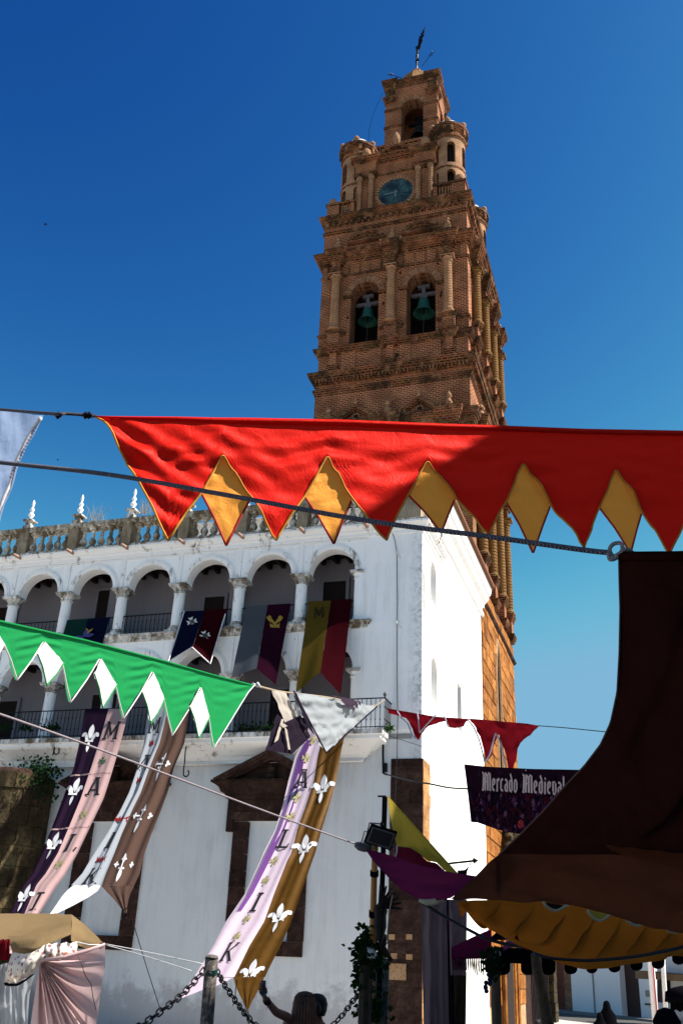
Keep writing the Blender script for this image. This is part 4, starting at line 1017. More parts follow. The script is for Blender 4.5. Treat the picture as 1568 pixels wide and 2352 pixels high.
def m_rope(name, c1, c2, c3, freq=60):
    a = N(name); p = a.coord('world'); x, y, z = a.sep(p)
    wv = a.n('ShaderNodeTexWave'); wv.wave_type = 'BANDS'; wv.bands_direction = 'DIAGONAL'; wv.inputs['Scale'].default_value = freq; wv.inputs['Distortion'].default_value = 1.5; wv.inputs['Detail'].default_value = 2
    a.l(p, wv.inputs['Vector']); n = a.noise(p, 160, 3, .6)
    c = a.mix(a.ramp(wv.outputs['Fac'], [(.35,0.0),(.6,1.0)]), c1, c2); c = a.mix(a.ramp(n, [(.55,0.0),(.62,.8)]), c, c3)
    return a.bsdf(c, .85, a.bump(wv.outputs['Fac'], .8, .004), .15)
RED = m_cloth('red satin cloth', (.86,.014,.006), .26, .10, rough=.5); RED_D = m_cloth('crimson cloth', (.20,.010,.018), .4)
OCHRE = m_cloth('ochre satin cloth', (1.1,.44,.065), .42, .10, rough=.5); TRIMY = m_flat('yellow binding', (.60,.27,.03), .7); TRIMR = m_flat('red binding', (.42,.015,.015), .7)
GREEN = m_cloth('green cloth', (.025,.37,.11), .42, .12); WHITEC = m_cloth('white cotton', (1.15,1.15,1.15), .35, .06); TRIMW = m_flat('white binding', (.72,.72,.74), .8); TRIMG = m_flat('green binding', (.02,.26,.07), .8)
PINK = m_cloth('dusty pink cloth', (.66,.44,.44), .38, .10); PURPLED = m_cloth('dark purple cloth', (.020,.010,.026), .2, .15); LILAC = m_cloth('lilac cloth', (.78,.64,.78), .4, .10)
GOLD = m_cloth('gold brown satin', (.145,.068,.012), .38, .42, rough=.5); BROWNC = m_cloth('brown cloth', (.13,.078,.062), .35, .14); BLUEG = m_cloth('pale blue grey cloth', (.42,.46,.52), .4, .10)
NAVY = m_cloth('navy cloth', (.006,.009,.032), .25); CRIM = m_cloth('crimson banner cloth', (.040,.004,.007), .3); PURP = m_cloth('purple banner cloth', (.032,.006,.018), .3); YEL = m_cloth('mustard cloth', (.14,.095,.016), .35)
GREYC = m_cloth('sheer grey cloth', (.11,.125,.15), .35); INK = m_flat('black print', (.006,.006,.010), .8); WHITEP = m_flat('white applique', (.62,.62,.64), .8, 0, .05); OLIVEP = m_flat('olive print', (.30,.28,.12), .8); GREENP = m_flat('dark green print', (.03,.10,.05), .8); REDP = m_flat('red print', (.16,.006,.012), .8); GOLDP = m_flat('gold print', (.30,.20,.03), .7)
MAROON = m_cloth('dark red cloth', (.17,.006,.012), .35)
def wr(fx, fy, amp, seed=0.0):
    def f(x, y, t): return amp*(MN.noise(Vector((x*fx+seed, y*fy, seed)))+.5*MN.noise(Vector((x*fx*2.3+seed, y*fy*2.1, seed+5))))
    return f

# ------------------------------------------------------------ long rope with the loop knot (nearest the camera)
ROPE = m_rope('grey flecked rope', (.045,.04,.065), (.18,.17,.18), (.03,.015,.06), 55)
KN = at(1425, 1270, 4.0)
rope('rope', [at(-60,1052,5.2), at(0,1062,5.1), at(250,1090,4.95), at(520,1137,4.75), at(830,1194,4.5), at(1110,1231,4.25), at(1330,1262,4.08), at(1402,1270,4.02)], .0115, ROPE, 'thick grey flecked rope crossing the whole picture in front of the red pennant', 'rope', n=10)
kn = [at(x, y, 4.0+d) for x, y, d in ((1396,1270,.0),(1400,1285,-.015),(1415,1281,-.02),(1428,1262,-.01),(1424,1248,.01),(1407,1250,.02),(1399,1263,.02),(1407,1277,.01),(1420,1272,-.02),(1434,1262,-.03),(1450,1268,-.02),(1456,1280,.0),(1448,1292,.015),(1440,1284,.02),(1432,1272,.02))]
rope('rope_knot', kn, .0085, m_rope('pale rope', (.20,.18,.17), (.34,.30,.28), (.12,.07,.14), 70), 'pale knotted rope loop tied to the corner of the dark canopy', 'knot', n=8)

# ------------------------------------------------------------ red pennant banner
A = at(200, 960, 6.8); B = at(1700, 1000, 9.2); UR = vplane(A, B)
red = thing('pennant_banner', 'large red pointed pennant banner with ochre kites and yellow binding, stretched across the tower', 'banner', UR(880, 1250))
rtop = [(220,954.7),(400,959),(500,963),(784,968),(984,976),(1154,981),(1334,988),(1568,992),(1680,996)]
tips = [(387,1241),(634,1241),(887,1241),(1121,1229),(1341,1258),(1536,1274),(1740,1288)]
apx = [(510,1051),(750,1053),(981,1062),(1200,1068),(1413,1082),(1638,1095)]
kites = [((465,1131),(522,1246),(577,1143)),((702,1138),(769,1242),(809,1148)),((939,1133),(1016,1216),(1046,1146)),((1164,1148),(1227,1263),(1266,1161)),((1379,1163),(1451,1263),(1476,1178))]
rbot = [(220,955.5),(240,966),(265,1011),(305,1083),(350,1163)]
for i, t in enumerate(tips):
    if i:
        a = apx[i-1]; r0 = kites[i-1][2] if i-1 < len(kites) else (a[0]+60, a[1]+85)
        rbot += [(a[0]+3, a[1]+1), (a[0]+(r0[0]-a[0])*.45, a[1]+(r0[1]-a[1])*.36), (r0[0], r0[1]-1), (r0[0]+(t[0]-r0[0])*.45, r0[1]+(t[1]-r0[1])*.42)]
    rbot += [(t[0], t[1])]
    if i < len(apx):
        a = apx[i]; l0 = kites[i][0] if i < len(kites) else (a[0]-50, a[1]+75)
        rbot += [(t[0]+(l0[0]-t[0])*.5, t[1]+(l0[1]-t[1])*.56), (l0[0], l0[1]-1), (a[0]-2, a[1])]
rbot = [p for p in rbot if p[0] <= 1680]
_w1 = wr(.0030, .020, .019); _w2 = wr(.008, .06, .007, 3)
def rdisp(x, y, t):
    e = max(0.0, min(1.0, t*3))
    sag = 0
    for a in apx:
        dx = x-a[0]; dy = y-(a[1]-6)
        sag += .015*math.exp(-abs(dx)/120)*math.cos(dy*.14-abs(dx)*.03)*math.exp(-abs(dy)/46)
    vert = .016*math.sin(x*.05+y*.02)*max(0, t-.55)
    g = .030*math.sin((y-955)*.11-(x-220)*.075)*math.exp(-(x-220)/200) if x < 1100 else 0
    return e*(_w1(x,y,t)*1.6+_w2(x,y,t)+sag+vert+g)
hang('banner_body', rtop, rbot, UR, RED, red, nt=56, step=7, disp=rdisp)
# rolled top hem
m = MB(); hem = [UR(x, lerp_poly(rtop, x)+4)+UR.n*.012 for x in range(222, 1690, 26)]; m.tube(hem, [.004+min(.020,.00006*(i*26)) for i in range(len(hem))], 8); obj('top_hem', m, RED, red, smooth=True)
for (l, b, r_), a in zip(kites, apx):
    d2 = wr(.02, .04, .012, a[0])
    top = [(l[0]-7, l[1]-8), (a[0]-1, a[1]-9), (a[0]+3, a[1]-9), (a[0]+(r_[0]-a[0])*.5+9, a[1]+(r_[1]-a[1])*.42-8), (r_[0]+9, r_[1]-8)]; bot = [(l[0]-7, l[1]-7), (l[0]+1, l[1]), (l[0]+(b[0]-l[0])*.5, l[1]+(b[1]-l[1])*.47), b, (r_[0]+(b[0]-r_[0])*.42, r_[1]+(b[1]-r_[1])*.42), (r_[0]-1, r_[1]), (r_[0]+9, r_[1]-7)]
    bot = sorted(bot); hang('ochre_kite', top, bot, UR, OCHRE, red, nt=18, step=4, disp=lambda x,y,t: d2(x,y,t), off=-.03)
    trim('kite_binding', [l, (l[0]+(b[0]-l[0])*.5, l[1]+(b[1]-l[1])*.47), (b[0]-1, b[1]+3), (b[0]+1,b[1]+3), (r_[0]+(b[0]-r_[0])*.42, r_[1]+(b[1]-r_[1])*.42), r_], UR, .0085, TRIMR, red, off=-.025)
lead = [(220,955),(240,966),(265,1011),(305,1083),(350,1163),(387,1243)]
trim('edge_binding', lead, UR, .0085, TRIMY, red, disp=rdisp)
for i in range(len(tips)-1):
    i0 = rbot.index(tips[i]) if tips[i] in rbot else None
    if i0 is None: continue
    j = i0
    while j < len(rbot) and rbot[j][0] < apx[i][0]-1: j += 1
    trim('edge_binding', rbot[i0:j+1], UR, .0085, TRIMY, red, disp=rdisp, off=.004)
    k = j
    while k < len(rbot) and (rbot[k] not in tips): k += 1
    if k < len(rbot): trim('edge_binding', rbot[j:k+1], UR, .0085, TRIMY, red, disp=rdisp, off=.004)
rope('banner_cord', [UR(220,954), UR(203,957), UR(190,953), UR(150,950), UR(118,950), at(-40,937,8.2)], .012, m_rope('dark cord', (.02,.02,.03), (.07,.07,.09), (.1,.1,.1), 80), 'dark cord with knots joining the red pennant to the pale blue one', 'cord')
for x in (205, 197, 134): m = MB(); m.lathe(UR(x,954).x, UR(x,954).y, [(.004,UR(x,954).z-.03),(.028,UR(x,954).z),(.004,UR(x,954).z+.03)], 8); obj('knot', m, IRON, red)
rope('rope', [at(110,1075,9.0), at(200,1085,8.9), at(320,1096,8.6)], .010, m_flat('green cord paint', (.02,.14,.14), .7), 'thin green cord running behind the red pennant at the left', 'cord')
# ------------------------------------------------------------ pale blue banner top left
UB = vplane(at(-80, 1000, 8.6), at(110, 1000, 7.9))
blue = thing('pale_banner', 'pale blue and white banner corner with frayed border at the top left', 'banner', UB(0, 1200))
BLUEP = m_cloth('pale blue satin', (.62,.78,1.1), .45, .10, rough=.5)
edge = [(100,955),(84,985),(62,1030),(40,1080),(20,1140),(0,1200),(-30,1290)]
bd = wr(.03, .012, .018, 9)
hang('banner_body', [(-90,936),(0,942),(100,954)], [(-90,1400),(-30,1288),(0,1199),(20,1139),(40,1079),(62,1029),(84,984),(100,955)], UB, BLUEP, blue, nt=24, step=6, disp=bd)
trim('white_border', [(97,960)]+[(x-6, y) for x, y in edge[1:]], UB, .016, TRIMW, blue, off=.012, disp=bd)
m = MB()
for i in range(17):
    t = i/17; x, y = 88-t*60, 985+t*120; a = UB(x-3, y)+UB.n*.03; b = UB(x+3, y+3)+UB.n*.03; m.tube([a, b], .003, 4)
obj('border_lettering', m, m_flat('navy stitching', (.02,.03,.12), .8), blue, kind='stuff')

# ------------------------------------------------------------ green pennant, on the line to the balcony corner
BC = Vector((-.99, -.80, 9.75)); UG = vplane(at(0, 1425, 11.5), BC)
grn = thing('green_pennant', 'green and white pointed pennant banner stretched across the lower left of the arcades', 'banner', UG(300, 1700))
gtop = [(-60,1410),(0,1425.6),(190,1468),(380,1517.6),(494,1550),(583,1572.7)]
gt = [(37,1562),(160,1613),(282,1650),(394,1689),(489,1718)]; ga = [(98,1474),(228,1512),(348,1544),(459,1580)]
gk = [((80,1502),(101,1575),(141,1523)),((211,1548),(230,1626),(263,1573)),((321,1590),(341,1663),(374,1605)),((431,1624),(451,1696),(477,1645))]
gbot = [(-60,1480),(-18,1440),(7,1481),(22,1515)]
for i, t in enumerate(gt):
    gbot.append(t)
    if i < 4:
        a = ga[i]; gbot += [(t[0]+(a[0]-t[0])*.55, t[1]+(a[1]-t[1])*.55+3), (a[0]-1.5, a[1]), (a[0]+1.5, a[1])]
        l, b, r_ = gk[i]; gbot += [(r_[0], r_[1])]; n_ = gt[i+1]; gbot += [(r_[0]+(n_[0]-r_[0])*.45, r_[1]+(n_[1]-r_[1])*.5)]
gbot += [(517,1673),(547,1624),(568,1590),(583,1573.5)]
def gdisp(x, y, t):
    s = 0
    for a in ga+[(583,1573)]:
        dx = x-a[0]; dy = y-a[1]-abs(dx)*.22
        s += .020*math.exp(-abs(dx)/70)*math.cos(dy*.30)*math.exp(-abs(dy)/34)
    return min(1, t*4)*(s+.03*math.sin(x*.085+y*.03)*max(0,t-.45)+ .012*MN.noise(Vector((x*.02, y*.06, 2))))
hang('banner_body', gtop, gbot, UG, GREEN, grn, nt=30, step=3.5, disp=gdisp)
m = MB(); hem = [UG(x, lerp_poly(gtop, x)+2.5)+UG.n*.02 for x in range(-50, 584, 12)]; m.tube(hem, .018, 7); obj('top_hem', m, GREEN, grn, smooth=True)
for (l, b, r_), a in zip(gk, ga):
    bot = sorted([(l[0], l[1]), (l[0]+(b[0]-l[0])*.55, l[1]+(b[1]-l[1])*.4), b, (r_[0]+(b[0]-r_[0])*.5, r_[1]+(b[1]-r_[1])*.55), (r_[0]-.5, r_[1])])
    hang('white_kite', [(l[0], l[1]-1), (a[0], a[1]+2), (r_[0]-.5, r_[1]-1)], bot, UG, WHITEC, grn, nt=12, step=3, disp=wr(.03,.05,.02,a[0]), off=.035)
    trim('kite_binding', [l, (l[0]+(b[0]-l[0])*.55, l[1]+(b[1]-l[1])*.4), b, (r_[0]+(b[0]-r_[0])*.5, r_[1]+(b[1]-r_[1])*.55), r_], UG, .011, TRIMG, grn, off=.045)
pts = gbot
for i in range(len(gt)):
    j = pts.index(gt[i])
    if i < 4: trim('edge_binding', [gt[i], pts[j+1], pts[j+2]], UG, .011, TRIMW, grn, off=.02)
    if i: trim('edge_binding', [(ga[i-1][0]+1, ga[i-1][1]), gk[i-1][2], pts[j-1], gt[i]], UG, .011, TRIMW, grn, off=.02)
    else: trim('edge_binding', [(-18,1440),(7,1481),(22,1515),gt[0]], UG, .011, TRIMW, grn, off=.02)
trim('edge_binding', [gt[4],(517,1673),(547,1624),(568,1590),(583,1573)], UG, .012, TRIMW, grn, off=.02)
hang('white_kite', [(-45,1465),(-18,1442),(7,1480)], [(-45,1466),(-20,1525),(7,1481)], UG, WHITEC, grn, nt=8, step=4, off=.03)
rope('pennant_line', [UG(583,1573), UG(620,1583), UG(655,1590), UG(760,1603), UG(850,1622), BC], .022, m_rope('tan cord', (.20,.15,.10), (.34,.27,.2), (.1,.08,.06), 40), 'tan cord from the green pennant past the grey flag to the balcony corner', 'cord')
m = MB(); c = UG(588,1574); m.tube([c+Vector((-.08,0,.03)), c, c+Vector((.1,0,-.05)), c+Vector((.02,0,.05))], .03, 6); obj('tie_knot', m, TRIMW, grn, smooth=True)

# ------------------------------------------------------------ strips hung from the balcony: rows (y, L, M, R, Y depth)
def poly_area(name, poly, F, mat, parent, lift=0.0):   # fan-triangulated polygon mapped by F(u, v, lift)
    m = MB(); m.add([F(u, v, lift) for u, v in poly], [tuple(range(len(poly)))]); return obj(name, m, mat, parent)
class Strip:
    def __init__(s, rows, amp=.03, seed=0.0): s.rows = rows; s.amp = amp; s.seed = seed
    def row(s, v):                    # v = image y; columns at that height
        R_ = s.rows
        for a, b in zip(R_, R_[1:]):
            if v <= b[0] or b is R_[-1]:
                t = (v-a[0])/(b[0]-a[0]); return [p+(q-p)*t for p, q in zip(a, b)]
    def P(s, u, v, lift=0.0):         # u: 0..1 left strip, 1..2 right strip
        y, L, Mx, Rr, Y = s.row(v); x = L+(Mx-L)*u if u <= 1 else Mx+(Rr-Mx)*(u-1)
        sl = (s.row(v+6)[1]-s.row(v-6)[1])/12.0
        p = onY(x, v-sl*0, Y)
        k = s.amp*(math.sin(u*9+v*.006+s.seed)+.6*math.sin(u*17+2*s.seed+v*.011))*min(1,(v-s.rows[0][0])/160.0)
        return p+Vector((0, -lift-k, 0))
    def build(s, parent, u0, u1, v0, v1, mat, name, nu=14, step=7):
        n = int((v1-v0)/step); P = [[s.P(u0+(u1-u0)*i/nu, v0+(v1-v0)*j/n) for i in range(nu+1)] for j in range(n+1)]
        m = MB(); m.grid(P); return obj(name, m, mat, parent, smooth=True)
    def put(s, polys, uc, vc, su, sv, mat, parent, name, lift=.022, rot=0.0):
        # polys in a unit square centred at 0; screen-size su x sv pixels, leaning along the strip
        y, L, Mx, Rr, Y = s.row(vc); W = (Mx-L) if uc < 1 else (Rr-Mx); x0 = L+(Mx-L)*uc if uc <= 1 else Mx+(Rr-Mx)*(uc-1)
        sl = (s.row(vc+10)[2]-s.row(vc-10)[2])/20.0
        m = MB()
        for i, pl in enumerate(polys):
            vs = []
            for a, b in pl:
                a, b = a*math.cos(rot)-b*math.sin(rot), a*math.sin(rot)+b*math.cos(rot)
                dv = -b*sv; du = (a*su)/W; vv = vc+dv; uu = uc+du*1.0
                vs.append(s.P(max(.0, min(2, uu)), vv, lift+i*.0015))
            m.add(vs, [tuple(range(len(vs)))])
        return obj(name, m, mat, parent)
def stroke(x0, y0, x1, y1, w): 
    d = math.hypot(x1-x0, y1-y0); nx, ny = -(y1-y0)/d*w/2, (x1-x0)/d*w/2
    return [(x0+nx,y0+ny),(x0-nx,y0-ny),(x1-nx,y1-ny),(x1+nx,y1+ny)]
G = {'M': [stroke(-.34,-.5,-.30,.5,.10), stroke(.30,.5,.34,-.5,.15), stroke(-.30,.46,0,-.30,.15), stroke(0,-.30,.30,.46,.09), stroke(-.46,-.5,-.22,-.5,.09), stroke(.18,-.5,.48,-.5,.09), stroke(-.44,.5,-.24,.5,.08), stroke(.24,.5,.44,.5,.08)],
     'A': [stroke(-.06,.44,-.34,-.5,.09), stroke(.04,.44,.32,-.5,.17), stroke(-.22,-.22,.24,-.22,.09), stroke(-.18,.5,.18,.5,.10), stroke(-.46,-.5,-.2,-.5,.09), stroke(.16,-.5,.46,-.5,.09)],
     'L': [stroke(-.14,-.5,-.10,.5,.17), stroke(-.3,.5,.1,.5,.09), stroke(-.32,-.48,.40,-.48,.12), stroke(.36,-.5,.42,-.26,.08)],
     'I': [stroke(0,-.5,0,.5,.19), stroke(-.22,.5,.22,.5,.10), stroke(-.22,-.5,.22,-.5,.10)],
     'K': [stroke(-.24,-.5,-.24,.5,.16), stroke(-.18,-.04,.30,.46,.09), stroke(-.10,.06,.32,-.48,.16), stroke(-.38,.5,-.1,.5,.09), stroke(-.38,-.5,-.1,-.5,.09), stroke(.16,.5,.44,.5,.08), stroke(.2,-.5,.48,-.5,.09)]}
def petal(cx, cy, L, W, ang, n=6):
    pts = []
    for i in range(n+1): t = i/n; pts.append((t*L, W*math.sin(math.pi*t)**.8))
    for i in range(n-1, 0, -1): t = i/n; pts.append((t*L, -W*math.sin(math.pi*t)**.8))
    c, s_ = math.cos(ang), math.sin(ang); return [(cx+a*c-b*s_, cy+a*s_+b*c) for a, b in pts]
FLEUR = [petal(0,-.02,.54,.13,math.pi/2), petal(-.06,-.12,.42,.085,2.15), petal(.06,-.12,.42,.085,.99), petal(-.24,.20,.24,.075,3.7), petal(.24,.20,.24,.075,5.72), stroke(-.2,-.10,.2,-.10,.07), petal(0,-.08,.44,.07,-math.pi/2)]
CROSSF = [petal(0,.05,.44,.075,math.pi/2), petal(0,-.06,.60,.085,-math.pi/2), stroke(-.36,.04,.36,.04,.06), stroke(0,-.1,0,.3,.06), petal(-.34,.04,.16,.05,math.pi), petal(.34,.04,.16,.05,0), petal(-.36,.04,.13,.045,1.6), petal(-.36,.04,.13,.045,-1.6), petal(.36,.04,.13,.045,1.6), petal(.36,.04,.13,.045,-1.6), petal(-.03,.22,.12,.045,2.6), petal(.03,.22,.12,.045,.5), petal(-.03,-.1,.12,.045,3.4), petal(.03,-.1,.12,.045,-.3)]
def patty(w=.32): 
    o = []
    for k in range(4):
        a = k*math.pi/2+.0; c, s_ = math.cos(a), math.sin(a)
        q = [(.04,-.06),(.5,-w*.75),(.42,0),(.5,w*.75),(.04,.06)]; o.append([(p*c-r_*s_, p*s_+r_*c) for p, r_ in q])
    return o
PATTY = patty()
CROWN = [[(-.5,-.45),(.5,-.45),(.42,.0),(-.42,.0)], [(-.5,.5),(-.45,-.1),(-.25,-.1)], [(-.25,.42),(-.3,-.1),(-.05,-.1)], [(0,.55),(-.12,-.1),(.12,-.1)], [(.25,.42),(.05,-.1),(.3,-.1)], [(.5,.5),(.25,-.1),(.45,-.1)]]
def vert(rows, y0, y1, d0, d1):       # adds the depth column
    return [(*r, d0+(d1-d0)*((r[0]-y0)/(y1-y0))**1.25 if r[0] > y0 else d0) for r in rows]
# first: dark purple and pink, M A L I
S1 = Strip(vert([(1628,197,250,298),(1708,182,228,276),(1764,169,211,259),(1834,144,188,237),(1901,119,160,206),(1960,95,134,179),(2007,75,105,153),(2032,55,84,134),(2099,25,55,92),(2150,3,30,58),(2190,-12,12,34)],1628,2190,-.90,-8.0), .03, 1.0)
b1 = thing('long_banner', 'long dark purple and pink banner with white fleurs-de-lis, leftmost below the balcony', 'banner', S1.P(1, 2190), 'lettered strips hung from the balcony')
S1.build(b1, 0, 1, 1628, 2190, PURPLED, 'purple_half'); S1.build(b1, 1, 2, 1628, 2190, PINK, 'pink_half')
for v in (1696, 1818, 1942, 2062): S1.put(FLEUR, .50, v, 44, 62, WHITEP, b1, 'fleur_de_lis')
for ch, v in zip('MALI', (1678, 1806, 1936, 2070)): S1.put(G[ch], 1.46, v, 36, 38, INK, b1, 'letter')
for v in (1748, 1870, 1985): S1.put(PATTY, 1.42, v, 18, 20, GREENP if v < 1800 else OLIVEP, b1, 'printed_cross')
for v in (1781, 1905):
    m = MB(); m.grid([[S1.P(u/10, v-u*.4, .045), S1.P(u/10, v+3-u*.4, .02)] for u in range(0, 21)]); obj('cloth_seam', m, PINK, b1)
# second: pale blue white and brown
S2 = Strip(vert([(1596,347,392,440),(1666,335,378,430),(1708,330,367,423),(1764,316,343,400),(1820,298,322,386),(1859,280,302,372),(1915,249,277,349),(1960,221,260,333),(2007,193,241,322),(2034,168,232,309)],1596,2034,-.90,-6.6), .05, 2.4)
b2 = thing('long_banner', 'long white and brown banner with white crosses and red crowns, between two other strips', 'banner', S2.P(1, 2034), 'lettered strips hung from the balcony')
S2.build(b2, 0, 1, 1596, 2034, BLUEG, 'pale_half', nu=18); S2.build(b2, 1, 2, 1596, 2034, BROWNC, 'brown_half', nu=18)
def tail(name, poly_rows, mat, parent, Y, sl=.0163):   # rows (y, left x, right x)
    P = []
    for y, a, b in poly_rows: P.append([onY(a+(b-a)*i/10, y, Y-sl*(y-poly_rows[0][0]))+Vector((0,-.05*math.sin(i*1.9)*(1-abs(i/5-1)),0)) for i in range(11)])
    m = MB(); m.grid(P); return obj(name, m, mat, parent, smooth=True)
tail('pale_tail', [(2034,168,232),(2046,154,225),(2060,142,205),(2078,130,172),(2090,122,148),(2103,112,120)], WHITEC, b2, -6.62)
tail('brown_tail', [(2034,232,309),(2040,238,306),(2050,247,301),(2062,259,297),(2075,270,294),(2090,281,293),(2106,290,292)], BROWNC, b2, -6.62)
for v in (1625, 1757, 1876, 1988): S2.put(CROSSF, 1.46 if v > 1700 else 1.7, v, 44 if v > 1800 else 36, 58 if v > 1700 else 40, WHITEP, b2, 'cross_fleury')
for ch, v in (('M',1666),('A',1752),('I',1930),('K',2012)): S2.put(G[ch], .5, v, 28 if v < 1800 else 34, 34, INK, b2, 'letter')
for v in (1705, 1790, 1880, 1973): S2.put(CROWN, .5, v, 11 if v < 1850 else 26, 15, REDP, b2, 'red_crown')
# third: lilac and gold, A L I K
S3 = Strip(vert([(1640,715,760,815),(1694,702,740,790),(1736,678,730,781),(1792,662,722,771),(1848,649,705,755),(1904,632,685,737),(1960,603,671,722),(1976,597,662,716),(2054,561,630,690),(2116,519,607,670),(2172,491,572,645),(2228,457,544,617),(2250,445,533,607)],1640,2250,-1.0,-9.0), .04, .3)
b3 = thing('long_banner', 'long lilac and gold brown banner with black letters and white fleurs-de-lis, ending beside the post', 'banner', S3.P(1, 2250), 'lettered strips hung from the balcony')
S3.build(b3, 0, 1, 1640, 2244, LILAC, 'lilac_half', nu=18); S3.build(b3, 1, 2, 1640, 2244, GOLD, 'gold_half', nu=20)
PLUM = m_cloth('violet cloth fold', (.22,.09,.34), .35)
m = MB(); m.grid([[S3.P(.18+.10*math.sin(v*.01)*(0), v, .05), S3.P(.48-max(0,(v-1860))*.0009, v, .05)] for v in range(1700, 2100, 8)]); obj('violet_band', m, PLUM, b3, smooth=True)
P = []
for y, a, b in ((2244,449,536),(2250,443,524),(2256,438,512),(2264,431,494),(2272,424,468),(2280,419,444),(2290,413,420)): P.append([onY(a+(b-a)*i/10, y+(2.5*random.random() if i > 5 else 0), -9.0-.0164*(y-2244)) for i in range(11)])
m = MB(); m.grid(P); obj('ragged_tail', m, LILAC, b3)
tail('gold_tail', [(2244,536,607),(2264,541,600),(2280,548,590),(2300,558,579),(2320,566,570)], GOLD, b3, -9.0)
for v in (1812, 1950, 2108, 2236): S3.put(FLEUR, 1.5, v, 62, 66, WHITEP, b3, 'fleur_de_lis', rot=.12)
for ch, v in (('A',1789),('L',1927),('I',2072),('K',2186)): S3.put(G[ch], .56, v, 34, 40, INK, b3, 'letter', lift=.045)
for v in (1700, 1741, 1832, 1876, 1977, 2022, 2110, 2150): S3.put(PATTY, .52, v, 18, 22, OLIVEP, b3, 'printed_cross', lift=.045)

# ------------------------------------------------------------ banners over the balcony rails of the gallery
def swallow(label, top, bot, cols, Yt, Yb, group, border=None, name='swallowtail_banner'):
    # top = L M R pixel points, bottom = L tip, M notch, R tip
    b = thing(name, label, 'banner', onY(*bot[1], Yb), group)
    for h in (0, 1):
        P = []
        for j in range(15):
            t = j/14; row = []
            for i in range(9):
                s_ = i/8; tx = top[h][0]+(top[h+1][0]-top[h][0])*s_; ty = top[h][1]+(top[h+1][1]-top[h][1])*s_
                bx = bot[h][0]+(bot[h+1][0]-bot[h][0])*s_; by = bot[h][1]+(bot[h+1][1]-bot[h][1])*s_
                Y = Yt+(Yb-Yt)*t**1.4; row.append(onY(tx+(bx-tx)*t, ty+(by-ty)*t, Y)+Vector((0,-.02*math.sin(s_*7+h*2+t*3)*t,0)))
            P.append(row)
        m = MB(); m.grid(P); obj('banner_half', m, cols[h], b, smooth=True)
    if border:
        ring = [(*top[0],Yt),(*bot[0],Yb),(*bot[1],Yb),(*bot[2],Yb),(*top[2],Yt)]; pts = []
        for a, c in zip(ring, ring[1:]):
            for k in range(10): t = k/10; tt = t**1.4 if a[2] == Yt and c[2] != Yt else (1-(1-t)**1.4 if a[2] != Yt and c[2] == Yt else t); pts.append(onY(a[0]+(c[0]-a[0])*t, a[1]+(c[1]-a[1])*t, a[2]+(c[2]-a[2])*tt)+Vector((0,-.02,0)))
        m = MB(); m.tube(pts, .022, 4); obj('banner_border', m, border, b)
    return b
def emblem(par, polys, px, py, sx, sy, Y, mat, name, rot=0.0):
    m = MB()
    for i, pl in enumerate(polys):
        vs = []
        for a, c in pl:
            a, c = a*math.cos(rot)-c*math.sin(rot), a*math.sin(rot)+c*math.cos(rot); vs.append(onY(px+a*sx, py-c*sy, Y-.001*i))
        m.add(vs, [tuple(range(len(vs)))])
    obj(name, m, mat, par)
gg = 'banners hung over the upper gallery rails'
s1 = swallow('navy and crimson swallowtail banner with white border and two crosses on the upper gallery', ((424,1404),(471,1402),(522,1398)), ((387.5,1520),(442,1487),(483.5,1525)), (NAVY, CRIM), -.06, -.9, gg, TRIMW)
emblem(s1, PATTY, 441, 1428, 24, 22, -.22, WHITEP, 'white_cross', .3); emblem(s1, PATTY, 471, 1460, 24, 22, -.50, WHITEP, 'white_cross', .3)
emblem(s1, PATTY, 441, 1428, 11, 10, -.24, INK, 'cross_centre', .3); emblem(s1, PATTY, 471, 1460, 13, 12, -.52, INK, 'cross_centre', .3)
s2 = swallow('sheer grey and purple swallowtail banner with gold emblem on the upper gallery', ((566,1393),(615,1389),(667.5,1386)), ((531.5,1557),(589,1535),(633,1573)), (GREYC, PURP), -.06, -1.0, gg)
emblem(s2, [petal(0,-.1,.6,.10,.75), petal(0,-.1,.6,.10,2.4), petal(.2,.1,.3,.08,1.2), petal(-.2,.1,.3,.08,1.9)]+[[(a*.55,b*.55-.25) for a,b in q] for q in patty(.4)], 631, 1428, 44, 40, -.25, GOLDP, 'gold_emblem')
s3 = swallow('mustard and crimson swallowtail banner with letter M, nearest the corner on the upper gallery', ((709,1381),(760,1379.5),(808,1375)), ((679,1591),(735,1544),(782,1595.5)), (YEL, CRIM), -.06, -1.6, gg)
emblem(s3, G['M'], 732, 1407, 26, 24, -.24, m_flat('brown print', (.012,.008,.004), .8), 'letter')
s0 = swallow('dark green and navy banner with blue bird in the upper gallery, left', ((155,1424),(203,1421),(253,1418)), ((128,1520),(176,1512),(222,1525)), (m_cloth('dark green banner cloth', (.010,.045,.040), .25), NAVY), -.06, -.6, gg)
emblem(s0, [petal(0,0,.5,.10,.3), petal(0,0,.5,.09,3.3), petal(0,.0,.45,.08,1.2), petal(.0,0,.42,.07,-1.9)], 192, 1462, 52, 40, -.30, m_flat('blue print', (.04,.05,.22), .8), 'bird_emblem')
emblem(s0, [petal(-.5,-.4,1.2,.10,.65), petal(0,0,.5,.08,2.4)], 205, 1450, 22, 22, -.30, GOLDP, 'gold_emblem')
